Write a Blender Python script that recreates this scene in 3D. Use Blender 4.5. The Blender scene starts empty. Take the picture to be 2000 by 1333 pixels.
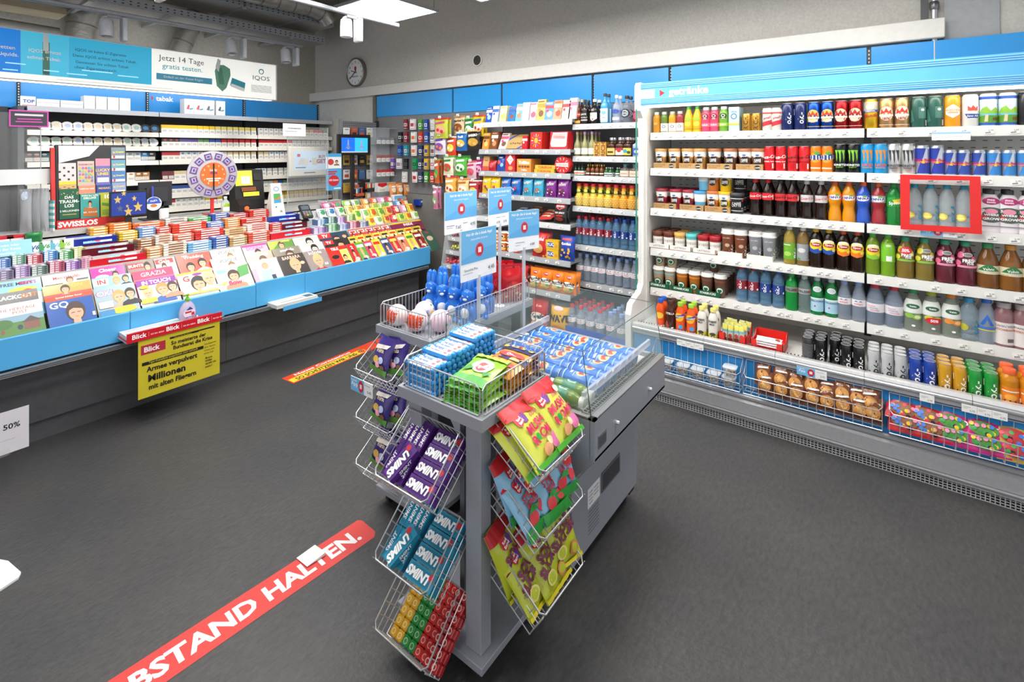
import bpy, bmesh, math, random
from mathutils import Vector, Matrix, Euler, noise

# ------------------------------------------------------------------ camera, world, exposure
SC = bpy.context.scene
COL = SC.collection
H = 1.62
FX, FY = 0.8014, 0.5981            # forward of the camera in the room's axes (X along the counter, Y along the drinks wall)
FPX, HOR = 972.0, 292.5            # focal length and horizon in the photograph's pixels
cam_d = bpy.data.cameras.new('camera'); cam = bpy.data.objects.new('camera', cam_d); COL.objects.link(cam)
cam.location = (0, 0, H)
cam.rotation_euler = (math.pi/2, 0, math.atan2(FY, FX) - math.pi/2)
cam_d.sensor_width = 36; cam_d.lens = FPX*36/2000; cam_d.shift_y = -(666.5-HOR)/2000; cam_d.clip_start = 0.05
SC.camera = cam
W = bpy.data.worlds.new('world'); SC.world = W; W.use_nodes = True
W.node_tree.nodes['Background'].inputs[0].default_value = (0.97, 0.985, 1.0, 1)
W.node_tree.nodes['Background'].inputs[1].default_value = 1.05
SC.view_settings.view_transform = 'Standard'; SC.view_settings.look = 'None'
SC.view_settings.gamma = 1; SC.view_settings.use_curve_mapping = False
SC.view_settings.exposure = 0.2
PANEL_E = 15.0

def px(u, v=None, X=None, Y=None, Z=None):
    """photo pixel -> room point on the given plane"""
    t = (u-1000)/FPX
    dx, dy = FX+FY*t, FY-FX*t
    if X is not None: d = X/dx
    elif Y is not None: d = Y/dy
    else: d = FPX*(H-Z)/(v-HOR)
    z = Z if Z is not None else (H-(v-HOR)*d/FPX if v is not None else 0)
    return Vector((d*dx, d*dy, z))
def YX(u, X): return px(u, X=X).y
def XY(u, Y): return px(u, Y=Y).x

# ------------------------------------------------------------------ materials
MATS = {}
def lin(h):
    c = [int(h[i:i+2], 16)/255 for i in (0, 2, 4)]
    return tuple(x/12.92 if x <= .04045 else ((x+.055)/1.055)**2.4 for x in c)
def C(h, k='p'):
    """a node material for a colour: p paper/plastic, g glossy wrap, m metal, s steel wire, a clear tinted plastic, w clear water plastic, e glowing, t matt"""
    key = h+k
    if key in MATS: return MATS[key]
    m = bpy.data.materials.new('mat_'+key); m.use_nodes = True
    b = m.node_tree.nodes['Principled BSDF']; c = (*lin(h), 1)
    I = b.inputs
    I['Base Color'].default_value = c
    I['Roughness'].default_value = {'p': .42, 'g': .22, 'm': .32, 's': .3, 'a': .12, 'w': .08, 't': .8, 'e': .5}.get(k, .42)
    if k in 'ms': I['Metallic'].default_value = .75 if k == 'm' else .6
    if k == 'a': I['Alpha'].default_value = .82
    if k == 'w': I['Alpha'].default_value = .40
    if k == 'e':
        I['Emission Color'].default_value = c; I['Emission Strength'].default_value = 1.1
    MATS[key] = m
    return m
def surf(name, c1, c2, scale=20, rough=.6, bump=.0, metal=0, detail=4, stretch=(1, 1, 1), bscale=None):
    m = bpy.data.materials.new(name); m.use_nodes = True; nt = m.node_tree; N = nt.nodes; L = nt.links
    b = N['Principled BSDF']; b.inputs['Roughness'].default_value = rough; b.inputs['Metallic'].default_value = metal
    tc = N.new('ShaderNodeTexCoord'); mp = N.new('ShaderNodeMapping'); mp.inputs['Scale'].default_value = stretch
    nz = N.new('ShaderNodeTexNoise'); nz.inputs['Scale'].default_value = scale; nz.inputs['Detail'].default_value = detail
    cr = N.new('ShaderNodeValToRGB'); cr.color_ramp.elements[0].position = .3; cr.color_ramp.elements[1].position = .7
    cr.color_ramp.elements[0].color = (*lin(c1), 1); cr.color_ramp.elements[1].color = (*lin(c2), 1)
    L.new(tc.outputs['Object'], mp.inputs[0]); L.new(mp.outputs[0], nz.inputs['Vector']); L.new(nz.outputs[0], cr.inputs[0]); L.new(cr.outputs[0], b.inputs['Base Color'])
    if bump:
        n2 = N.new('ShaderNodeTexNoise'); n2.inputs['Scale'].default_value = bscale or scale*3; n2.inputs['Detail'].default_value = 3
        bp = N.new('ShaderNodeBump'); bp.inputs['Strength'].default_value = bump; bp.inputs['Distance'].default_value = .004
        L.new(mp.outputs[0], n2.inputs['Vector']); L.new(n2.outputs[0], bp.inputs['Height']); L.new(bp.outputs[0], b.inputs['Normal'])
    return m
def floormat():
    m = surf('vinyl_floor', '404043', '4a4948', 2.2, .5, .35, detail=9, bscale=70); nt = m.node_tree; N = nt.nodes; L = nt.links
    b = N['Principled BSDF']; src = b.inputs['Base Color'].links[0].from_socket; tc = [n for n in N if n.type == 'TEX_COORD'][0]
    mp = N.new('ShaderNodeMapping'); mp.inputs['Scale'].default_value = (16, 42, 1); mp.inputs['Rotation'].default_value = (0, 0, .5)
    f = N.new('ShaderNodeTexNoise'); f.inputs['Scale'].default_value = 1.6; f.inputs['Detail'].default_value = 9; f.inputs['Roughness'].default_value = .75
    r = N.new('ShaderNodeValToRGB'); r.color_ramp.elements[0].position = .32; r.color_ramp.elements[1].position = .72
    r.color_ramp.elements[0].color = (.62, .62, .63, 1); r.color_ramp.elements[1].color = (1.42, 1.40, 1.38, 1)
    mx = N.new('ShaderNodeMix'); mx.data_type = 'RGBA'; mx.blend_type = 'MULTIPLY'; mx.inputs[0].default_value = 1
    L.new(tc.outputs['Object'], mp.inputs[0]); L.new(mp.outputs[0], f.inputs['Vector']); L.new(f.outputs[0], r.inputs[0]); L.new(src, mx.inputs[6]); L.new(r.outputs[0], mx.inputs[7]); L.new(mx.outputs[2], b.inputs['Base Color'])
    return m
def glassmat(name, tint, alpha):
    m = bpy.data.materials.new(name); m.use_nodes = True
    I = m.node_tree.nodes['Principled BSDF'].inputs
    I['Base Color'].default_value = (*lin(tint), 1); I['Roughness'].default_value = .03; I['Alpha'].default_value = alpha
    return m
def glow(name, h, s):
    m = bpy.data.materials.new(name); m.use_nodes = True
    I = m.node_tree.nodes['Principled BSDF'].inputs
    I['Base Color'].default_value = (*lin(h), 1); I['Emission Color'].default_value = (*lin(h), 1); I['Emission Strength'].default_value = s
    return m
FLOOR = floormat()
WALL = surf('rough_plaster', 'b6b3ad', 'c6c3bd', 70, .85, .55, bscale=150)
DARKW = surf('dark_wall', '3c3b3d', '454447', 30, .8)
BLUE = surf('blue_laminate', '2f92da', '3598de', 2, .22)
BLUEC = surf('blue_counter', '4aa4de', '52abe2', 4, .4)
GREY = surf('grey_powder_coat', '969aa3', '9ea2ab', 200, .36, metal=.12)
DGREY = surf('anthracite_laminate', '4d4e51', '555659', 30, .45)
LGREY = surf('light_grey_coat', 'b9bbbe', 'c1c3c5', 100, .4)
WHITE = surf('white_coat', 'e4e3de', 'ebeae6', 40, .38)
FRIDGEIN = surf('white_liner', 'd8d7d2', 'dfdeda', 40, .45)
STEEL = surf('brushed_steel', 'a9a9ac', 'b8b8ba', 40, .3, metal=.8, stretch=(1, 30, 30))
WIRE = C('d2d3d6', 's'); WIRED = C('7b7c80', 's')
BLACK = C('161617'); GLASS = glassmat('clear_glass', 'dcefe8', .09); GEDGE = glassmat('glass_edge', '1f8f78', .85)
PERSP = glassmat('acrylic', 'eef2f4', .07)

# ------------------------------------------------------------------ mesh builder
TXT = {}
def text_geo(s, bold=0.0, shear=0.0):
    k = (s, bold, shear)
    if k not in TXT:
        cu = bpy.data.curves.new('lettering', 'FONT'); cu.body = s; cu.size = 1; cu.resolution_u = 2; cu.offset = bold; cu.shear = shear
        cu.align_x = 'CENTER'; cu.align_y = 'CENTER'; cu.space_line = .9
        o = bpy.data.objects.new('lettering', cu); me = bpy.data.meshes.new_from_object(o)
        vs = [(v.co.x, v.co.y) for v in me.vertices]; fs = [tuple(p.vertices) for p in me.polygons]
        bpy.data.objects.remove(o); bpy.data.curves.remove(cu); bpy.data.meshes.remove(me)
        if vs:
            ys = [v[1] for v in vs]; xs = [v[0] for v in vs]
            cy = (max(ys)+min(ys))/2; cx = (max(xs)+min(xs))/2; hh = max(max(ys)-min(ys), 1e-6)
            vs = [((x-cx), (y-cy)) for x, y in vs]
        TXT[k] = (vs, fs)
    return TXT[k]
class MB:
    def __init__(s): s.v = []; s.f = []; s.m = []; s.mats = []; s.sm = []; s.M = None
    def mi(s, mat):
        if isinstance(mat, str): mat = C(mat)
        if mat not in s.mats: s.mats.append(mat)
        return s.mats.index(mat)
    def add(s, vs, fs, mat, smooth=False):
        o = len(s.v); i = s.mi(mat)
        s.v += [s.M @ Vector(p) for p in vs] if s.M is not None else [Vector(p) for p in vs]
        for f in fs: s.f.append(tuple(o+k for k in f)); s.m.append(i); s.sm.append(smooth)
    def box(s, x0, x1, y0, y1, z0, z1, mat, b=0):
        if b:                                          # chamfered vertical and horizontal edges
            b = min(b, abs(x1-x0)*.45, abs(y1-y0)*.45, abs(z1-z0)*.45)
            vs = []
            for z, q in ((z0, b), (z0+b, 0), (z1-b, 0), (z1, b)):
                vs += [(x0+b, y0+q, z), (x1-b, y0+q, z), (x1-q, y0+b, z), (x1-q, y1-b, z), (x1-b, y1-q, z), (x0+b, y1-q, z), (x0+q, y1-b, z), (x0+q, y0+b, z)]
            fs = [tuple(range(7, -1, -1)), tuple(range(24, 32))]
            for k in range(3):
                for i in range(8): j = (i+1) % 8; fs.append((k*8+i, k*8+j, k*8+8+j, k*8+8+i))
            s.add(vs, fs, mat); return s
        vs = [(x, y, z) for z in (z0, z1) for y in (y0, y1) for x in (x0, x1)]
        s.add(vs, [(0, 2, 3, 1), (4, 5, 7, 6), (0, 1, 5, 4), (2, 6, 7, 3), (0, 4, 6, 2), (1, 3, 7, 5)], mat); return s
    def prism(s, poly, a0, a1, mat, axis='y'):
        n = len(poly)
        def mk(p, a): return {'y': (p[0], a, p[1]), 'x': (a, p[0], p[1]), 'z': (p[0], p[1], a)}[axis]
        vs = [mk(p, a0) for p in poly]+[mk(p, a1) for p in poly]
        fs = [tuple(range(n-1, -1, -1)), tuple(range(n, 2*n))]+[(i, (i+1) % n, n+(i+1) % n, n+i) for i in range(n)]
        s.add(vs, fs, mat); return s
    def lathe(s, prof, mat, n=20, cx=0, cy=0, cap=True, smooth=True, sq=0):
        vs = []; 
        for r, z in prof:
            for i in range(n):
                a = 2*math.pi*i/n; ca, sa = math.cos(a), math.sin(a)
                if sq:
                    q = (abs(ca)**(2+sq)+abs(sa)**(2+sq))**(-1/(2+sq)); ca *= q; sa *= q
                vs.append((cx+r*ca, cy+r*sa, z))
        fs = []
        for k in range(len(prof)-1):
            for i in range(n): j = (i+1) % n; fs.append((k*n+i, k*n+j, (k+1)*n+j, (k+1)*n+i))
        if cap: fs += [tuple(range(n-1, -1, -1)), tuple(range((len(prof)-1)*n, len(prof)*n))]
        s.add(vs, fs, mat, smooth); return s
    def tube(s, pts, r, mat, n=5, closed=False, cap=True):
        pts = [Vector(p) for p in pts]; N = len(pts); vs = []; up = Vector((0.13, 0.27, 0.95)).normalized()
        for i, p in enumerate(pts):
            a = pts[(i-1) % N] if (i or closed) else p; b = pts[(i+1) % N] if (i < N-1 or closed) else p
            t = (b-a).normalized(); q = t.cross(up)
            if q.length < .05: q = t.cross(Vector((1, 0, 0)))
            q.normalize(); w = q.cross(t)
            vs += [p+q*r*math.cos(2*math.pi*k/n)+w*r*math.sin(2*math.pi*k/n) for k in range(n)]
        fs = []
        for i in range(N if closed else N-1):
            j = (i+1) % N
            for k in range(n): l = (k+1) % n; fs.append((i*n+k, i*n+l, j*n+l, j*n+k))
        if cap and not closed: fs += [tuple(range(n-1, -1, -1)), tuple(range((N-1)*n, N*n))]
        M, s.M = s.M, None
        if M is not None: vs = [M @ v for v in vs]
        s.add(vs, fs, mat, True); s.M = M; return s
    def ball(s, c, r, mat, n=14, m=8):
        rx, ry, rz = (r, r, r) if not isinstance(r, tuple) else r
        vs = []; fs = []
        for k in range(m+1):
            th = math.pi*k/m
            for i in range(n): a = 2*math.pi*i/n; vs.append((c[0]+rx*math.sin(th)*math.cos(a), c[1]+ry*math.sin(th)*math.sin(a), c[2]+rz*math.cos(th)))
        for k in range(m):
            for i in range(n): j = (i+1) % n; fs.append((k*n+i, (k+1)*n+i, (k+1)*n+j, k*n+j))
        s.add(vs, fs, mat, True); return s
    def mesh(s, name, sharp=.9):
        me = bpy.data.meshes.new(name); me.from_pydata(s.v, [], s.f)
        for m in s.mats: me.materials.append(m)
        me.polygons.foreach_set('material_index', s.m); me.polygons.foreach_set('use_smooth', s.sm)
        me.update()
        if any(s.sm): me.set_sharp_from_angle(angle=sharp)
        return me
    # flat print on a surface S(u, v, off): u -.5..5 across, v 0..1 up; w,h real size of that field
    def dec(s, specs, S, w, h, e0=.0006, de=.0004):
        for k, sp in enumerate(specs):
            off = e0+de*k; T = sp[0]
            if T == 'r':
                _, u0, u1, v0, v1, c = sp[:6]; nu = max(1, int(abs(u1-u0)*14)); nv = max(1, int(abs(v1-v0)*8)) if len(sp) > 6 else 1
                vs = [S(u0+(u1-u0)*i/nu, v0+(v1-v0)*j/nv, off) for j in range(nv+1) for i in range(nu+1)]
                s.add(vs, [(j*(nu+1)+i, j*(nu+1)+i+1, (j+1)*(nu+1)+i+1, (j+1)*(nu+1)+i) for j in range(nv) for i in range(nu)], c)
            elif T == 'd':
                _, cu, cv, ru, rv, c = sp; n = 18
                vs = [S(cu, cv, off)]+[S(cu+q*ru*math.cos(2*math.pi*i/n), cv+q*rv*math.sin(2*math.pi*i/n), off) for q in (.55, 1) for i in range(n)]
                fs = [(0, 1+i, 1+(i+1) % n) for i in range(n)]+[(1+i, 1+n+i, 1+n+(i+1) % n, 1+(i+1) % n) for i in range(n)]
                s.add(vs, fs, c)
            elif T == 'p':
                _, pts, c = sp
                a0, a1 = min(q[0] for q in pts), max(q[0] for q in pts); m_ = (Vector(S(-.25, .5, 0))+Vector(S(.25, .5, 0)))/2
                if a1-a0 < .12 or (m_-Vector(S(0, .5, 0))).length < 1e-4: s.add([S(u, v, off) for u, v in pts], [tuple(range(len(pts)))], c)
                else:                                  # on a curved field: cut into upright strips
                    n = int((a1-a0)/.07)+1
                    for k_ in range(n):
                        P = pts
                        for lim, sg in ((a0+(a1-a0)*k_/n, 1), (a0+(a1-a0)*(k_+1)/n, -1)):
                            Q = []
                            for i in range(len(P)):
                                A, B = P[i], P[(i+1) % len(P)]; da, db = sg*(A[0]-lim), sg*(B[0]-lim)
                                if da >= 0: Q.append(A)
                                if (da < 0) != (db < 0) and da != db: t_ = da/(da-db); Q.append((A[0]+(B[0]-A[0])*t_, A[1]+(B[1]-A[1])*t_))
                            P = Q
                            if len(P) < 3: break
                        if len(P) >= 3: s.add([S(u, v, off) for u, v in P], [tuple(range(len(P)))], c)
            elif T == 't':
                st, cu, cv, th, c = sp[1:6]; rot = sp[6] if len(sp) > 6 else 0; bold = sp[7] if len(sp) > 7 else .02; sh = sp[8] if len(sp) > 8 else 0; xs = sp[9] if len(sp) > 9 else 1
                vs, fs = text_geo(st, bold, sh); k2 = th*h/.72; cr, sr = math.cos(rot), math.sin(rot)
                s.add([S(cu+(x*xs*cr-y*sr)*k2/w, cv+(x*xs*sr+y*cr)*k2/h, off) for x, y in vs], fs, c)
        return s
def planeS(w, h, y=0, z0=0): return lambda u, v, off: (u*w, y-off, z0+v*h)
def cylS(r, z0, h, r1=None):
    r1 = r1 or r
    def f(u, v, off):
        a = u*math.pi; q = r+(r1-r)*v+off; return (q*math.sin(a), -q*math.cos(a), z0+v*h)
    return f
# ------------------------------------------------------------------ objects
USED = {}
def ob(name, mesh, parent=None, loc=None, rot=None, kind=None):
    o = bpy.data.objects.new(name, mesh); COL.objects.link(o)
    if parent: o.parent = parent
    if loc is not None: o.location = loc
    if rot is not None: o.rotation_euler = rot
    if kind: o['kind'] = kind
    return o
def tag(o, label, cat, group=None):
    o['label'] = label; o['category'] = cat
    if group: o['group'] = group
    USED.setdefault(label, []).append(o.name)
    return o
def thing(name, label, cat, loc=(0, 0, 0), rot=None, group=None):
    return tag(ob(name, None, None, loc, rot), label, cat, group)
def struct(name, mb, parent=None): return ob(name, mb.mesh(name), parent, kind='structure')
def part(name, mb, parent, loc=None, rot=None): return ob(name, mb.mesh(name) if isinstance(mb, MB) else mb, parent, loc, rot)
class Proto:
    """a product kind: its name, words, category and part meshes"""
    def __init__(s, name, desc, cat, parts, w=.06, d=.06, h=.1):
        s.name = name; s.desc = desc; s.cat = cat; s.w = w; s.d = d; s.h = h
        s.parts = [(n, b.mesh(n)) for n, b in parts]
def place(p, loc, rot, label, group=None):
    if not isinstance(rot, (tuple, Euler)): rot = (0, 0, rot)
    if len(p.parts) == 1: return tag(ob(p.name, p.parts[0][1], None, loc, rot), label, p.cat, group)
    t = thing(p.name, label, p.cat, loc, rot, group)
    for n, m in p.parts: ob(n, m, t)
    return t
ORD = ['', 'first', 'second', 'third', 'fourth', 'fifth', 'sixth', 'seventh', 'eighth', 'ninth', 'tenth', 'eleventh', 'twelfth', 'thirteenth', 'fourteenth', 'fifteenth', 'sixteenth', 'seventeenth', 'eighteenth', 'nineteenth', 'twentieth']
def nth(i, n):
    if n == 1: return ''
    if i == n: return 'rightmost' if n > 2 else 'right one'
    if i == 1: return 'leftmost' if n > 2 else 'left one'
    return ORD[i]+' from left' if i < len(ORD) else str(i)+'th from left'
CNT = {}
def put(p, loc, rot, where, i=1, n=1, row='', group=None):
    """one of a row: the label says which (place among its alikes, row, shelf)"""
    q = ', '.join(x for x in (nth(i, n), row) if x)
    lab = p.desc+(', '+q if q else '')+', '+where
    if len(lab.split()) > 16: lab = p.desc.split(' with ')[0]+(', '+q if q else '')+', '+where
    return place(p, loc, rot, lab, group or (p.name.replace('_', ' ')+'s '+where))
RW = -math.pi/2           # things on the drinks wall face -X
# ------------------------------------------------------------------ room
XW, YB, ZC = 3.95, 6.40, 3.45
struct('floor', MB().box(-4, XW+.1, -4, YB+.1, -.06, 0, FLOOR))
struct('wall_right', MB().box(XW, XW+.1, -4, YB+.1, 0, ZC, WALL))
struct('wall_back', MB().box(-4, XW, YB, YB+.1, 0, ZC, surf('back_plaster', '9a9489', 'a8a297', 40, .85, .4, bscale=160)))
struct('ceiling', MB().box(-4, XW+.1, -4, YB+.1, ZC, ZC+.1, surf('concrete_ceiling', '8c857b', '979085', 6, .9)))
mb = MB()                                               # grey lining panels at the right end of the wall and a strip by the pipe
mb.box(XW-.012, XW, YX(1952, XW), YX(1843, XW), 2.0, ZC, surf('grey_panel', '9a9da1', 'a2a5a8', 30, .5))
mb.box(XW-.02, XW, YX(1812, XW), YX(1798, XW), 2.0, ZC, C('4a4a4d'))
struct('trim_1', mb)
mb = MB(); y0 = YX(1825, XW-.05)                        # conduit
mb.tube([(XW-.04, y0, 2.1), (XW-.04, y0, ZC)], .016, STEEL, 10); mb.lathe([(.02, 2.46), (.024, 2.47), (.024, 2.5), (.02, 2.51)], C('6d6e72', 'm'), 12, XW-.04, y0)
tag(ob('conduit_pipe', mb.mesh('conduit_pipe')), 'thin steel conduit rising from the white cable duct at upper right', 'pipe')
mb = MB(); mb.box(3.86, XW-.001, -.29, YB-.001, 2.285, 2.40, surf('duct_white', 'cfcdc8', 'd6d4d0', 30, .45), .004)
struct('trim_2', mb)
mb = MB(); mb.box(XW-.012, XW, 4.99, 6.3, 0, 2.285, surf('painted_panel', 'cdcac2', 'd4d1c9', 20, .6)); mb.box(3.87, XW, 4.985, 5.02, 1.0, 2.285, C('6b665e'))
struct('trim_3', mb)
# wall hole ring
c = px(933, 118, X=XW-.004)
mb = MB(); mb.M = Matrix.Translation(c) @ Matrix.Rotation(-math.pi/2, 4, 'Y')
mb.lathe([(.052, 0), (.062, .0), (.062, .012), (.052, .012)], C('d8d6d0'), 24, cap=False); mb.lathe([(.053, 0), (.053, .003)], C('3a3733'), 24)
tag(ob('wall_port', mb.mesh('wall_port')), 'small round white-rimmed port high on the grey wall', 'vent')
# blue header panels along the drinks wall, steel slotted uprights between them
JY = [4.985, 3.70, 3.035, 2.03, 1.352, .074, -1.25]
for i in range(6):
    mb = MB(); mb.box(3.895, 3.91, JY[i+1]+.012, JY[i]-.012, 2.02, 2.272, BLUE)
    tag(ob('header_panel', mb.mesh('header_panel')), ['glossy blue header panel above the hanging gift cards', 'glossy blue header panel above hanging sweets bags', 'glossy blue header panel above the chocolate shelves',
        'narrow blue header panel above the spirits shelf', 'long blue header panel behind the drinks cooler sign, left stretch', 'blue header panel behind the drinks cooler sign at right edge'][i], 'panel', 'blue header panels')
for i in range(0, 6):
    mb = MB(); mb.box(3.922, 3.946, JY[i]-.012, JY[i]+.012, 0.1, 2.275, C('3b3d40', 'm'))
    for k in range(10): mb.box(3.918, 3.922, JY[i]-.004, JY[i]+.004, 2.03+k*.024, 2.042+k*.024, 'd8dadc')
    tag(ob('slotted_upright', mb.mesh('slotted_upright')), 'dark slotted steel upright, '+['beside the painted wall panel', 'between the gift cards and the sweets', 'left of the chocolate shelves', 'between chocolates and spirits', 'at the left end of the drinks cooler', 'behind the middle of the cooler sign'][i], 'upright', 'slotted uprights')
# pegboard back panels of the wall shelving: perforated grey steel
def pegmat():
    m = bpy.data.materials.new('perforated_steel'); m.use_nodes = True; nt = m.node_tree; N = nt.nodes; L = nt.links
    b = N['Principled BSDF']; b.inputs['Roughness'].default_value = .5
    tc = N.new('ShaderNodeTexCoord'); mp = N.new('ShaderNodeMapping'); mp.inputs['Scale'].default_value = (40, 40, 40); mp.inputs['Location'].default_value = (.5, 0, 0)
    vo = N.new('ShaderNodeTexVoronoi'); vo.inputs['Scale'].default_value = 1; vo.inputs['Randomness'].default_value = 0
    cr = N.new('ShaderNodeValToRGB'); cr.color_ramp.elements[0].position = .18; cr.color_ramp.elements[1].position = .24
    cr.color_ramp.elements[0].color = (.01, .01, .012, 1); cr.color_ramp.elements[1].color = (.2, .2, .21, 1)
    L.new(tc.outputs['Object'], mp.inputs[0]); L.new(mp.outputs[0], vo.inputs['Vector']); L.new(vo.outputs['Distance'], cr.inputs[0]); L.new(cr.outputs[0], b.inputs['Base Color'])
    return m
PEG = pegmat()
for i, (a, b, z0, lab) in enumerate(((4.97, 3.03, 1.12, 'grey perforated back panel behind the gift cards'), (3.02, 2.045, .1, 'dark perforated back panel behind the chocolates'), (2.02, 1.43, .1, 'dark perforated back panel behind the bottles'))):
    tag(ob('perforated_panel', MB().box(3.905, 3.92, b, a, z0, 2.02, PEG).mesh('perforated_panel')), lab, 'panel', 'perforated panels')
tag(ob('kick_panel', MB().box(3.9, 3.92, 3.03, 4.97, 0, 1.115, surf('grey_lower', '7d7a76', '85827e', 10, .6)).mesh('kick_panel')), 'plain grey lower wall panel under the gift cards', 'panel')

# ------------------------------------------------------------------ ceiling: lights, rails, trays, ducts
DIFF = glow('light_diffuser', 'fffdf8', PANEL_E)
def panel_light(x0, y0, lab, z=2.79, s=.61):
    t = thing('ceiling_light', lab, 'light', (x0, y0, z), None, 'square ceiling light panels')
    mb = MB()
    for a in ((0, s, 0, .016), (0, s, s-.016, s), (0, .016, .016, s-.016), (s-.016, s, .016, s-.016)): mb.box(*a, 0, .022, C('c8c9cd', 'm'))
    mb.box(.01, s-.01, .01, s-.01, .018, .024, C('c9c9cc')); part('frame', mb, t)
    part('diffuser', MB().box(.016, s-.016, .016, s-.016, .003, .014, DIFF), t)
    for x in (.03, s-.03):
        for y in (.03, s-.03): part('suspension_wire', MB().tube([(x, y, .02), (x, y, ZC-z)], .0015, C('2c2c2e'), 4), t)
    part('power_cable', MB().tube([(s-.06, .1, .02), (s-.08, .11, .12), (s-.14, .12, .25), (s-.1, .12, .6)], .003, C('c9c9cc'), 5), t)
panel_light(2.41, 3.03, 'bright square light panel hanging at the top of the view')
panel_light(2.41, 1.95, 'square light panel over the wall shelves, only one corner in view')
panel_light(1.57, 3.05, 'square light panel behind the hanging spotlights, just at the top edge')
for x, y, l in ((2.41, .87, 'square light panel above the aisle by the drinks cooler'), (2.41, -.21, 'square light panel above the right end of the cooler'), (1.57, 1.95, 'square light panel above the middle of the island'),
                (1.57, .87, 'square light panel above the front of the island'), (1.57, -.21, 'square light panel above the open floor at right'), (.45, 1.95, 'square light panel above the floor by the red sticker'), (.45, .87, 'square light panel right above the viewer'),
                (.45, 3.05, 'square light panel above the magazine counter')):
    panel_light(x, y, l)
GRY = surf('rail_grey', '8e8f96', '979aa0', 40, .4, metal=.4)
def rail(Y, x0, x1, z, lab): tag(ob('lighting_rail', MB().box(x0, x1, Y-.017, Y+.017, z, z+.034, GRY, .006).mesh('lighting_rail')), lab, 'rail', 'lighting rails')
rail(3.44, -2, 2.93, 2.70, 'grey lighting rail next to the bright ceiling panel')
rail(4.96, -2, 2.91, 2.70, 'grey lighting rail in front of the cable trays')
SPOTB = surf('spot_grey', 'a9abb3', 'b4b6bc', 40, .4)
def spot(X, Y, lab, tilt, energy, col=SPOTB, aim=None):
    t = thing('spotlight', lab, 'spotlight', (X, Y, 2.70), None, 'track spotlights')
    part('adapter', MB().box(-.045, .045, -.014, .014, -.02, 0, C('8d8f95')), t)
    part('driver_box', MB().box(.05, .085, -.045, .045, -.20, -.01, col, .006), t)
    mb = MB(); mb.tube([(-.03, 0, -.01), (-.07, 0, -.03), (-.08, 0, -.06)], .008, col, 6); part('bracket', mb, t)
    mb = MB(); mb.lathe([(.0, .075), (.038, .075), (.042, .07), (.042, .06), (.045, .058), (.047, -.06), (.046, -.065), (.035, -.065), (.03, -.05), (0, -.045)], col, 20, cap=False)
    for k in range(12):
        a = k*math.pi/6; mb.M = Matrix.Rotation(a, 4, 'Z'); mb.box(.012, .036, -.002, .002, .0745, .079, C('55565a'))
    mb.M = None
    part('lamp_head', mb, t, (-.045, 0, -.115), (tilt, 0, 0))
    if energy:
        L = bpy.data.lights.new('spot_lamp', 'SPOT'); L.energy = energy; L.spot_size = .95; L.spot_blend = .6; L.shadow_soft_size = .04; L.color = (1, .96, .9)
        o = ob('lamp', L, t, (-.045, 0, -.20)); d = Vector(aim)-Vector((X-.045, Y, 2.5)); o.rotation_euler = d.to_track_quat('-Z', 'Y').to_euler()
spot(2.44, 3.44, 'white spotlight hanging left of the round wall clock', 0, 26, C('e8e8ea'), (3.3, 3.9, .8))
spot(1.05, 3.44, 'white spotlight cut off by the top edge of the photo', 0, 26, C('d9d9dc'), (1.2, 4.4, .9))
spot(XY(222, 4.96), 4.96, 'grey spotlight above the turquoise part of the lit sign', -.12, 55, SPOTB, (1.3, 5.9, 1.2))
spot(XY(461, 4.96), 4.96, 'grey tilted spotlight above the white part of the lit sign', -.35, 55, SPOTB, (2.2, 5.9, 1.2))
spot(XY(566, 4.96), 4.96, 'grey spotlight above the right end of the lit sign', -.2, 55, SPOTB, (3.1, 5.8, 1.2))
# cable trays with perforated sides and expanded-metal bottoms
def meshmat():
    m = bpy.data.materials.new('expanded_metal'); m.use_nodes = True; nt = m.node_tree; N = nt.nodes; L = nt.links
    b = N['Principled BSDF']; b.inputs['Metallic'].default_value = .5; b.inputs['Roughness'].default_value = .45
    tc = N.new('ShaderNodeTexCoord'); mp = N.new('ShaderNodeMapping'); mp.inputs['Scale'].default_value = (40, 75, 60); mp.inputs['Rotation'].default_value = (0, 0, .6)
    vo = N.new('ShaderNodeTexVoronoi'); vo.inputs['Scale'].default_value = 1; vo.inputs['Randomness'].default_value = .0
    cr = N.new('ShaderNodeValToRGB'); cr.color_ramp.elements[0].position = .28; cr.color_ramp.elements[1].position = .4
    cr.color_ramp.elements[0].color = (.12, .11, .10, 1); cr.color_ramp.elements[1].color = (.62, .59, .55, 1)
    L.new(tc.outputs['Object'], mp.inputs[0]); L.new(mp.outputs[0], vo.inputs['Vector']); L.new(vo.outputs['Distance'], cr.inputs[0]); L.new(cr.outputs[0], b.inputs['Base Color'])
    return m
EXP = meshmat()
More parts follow.
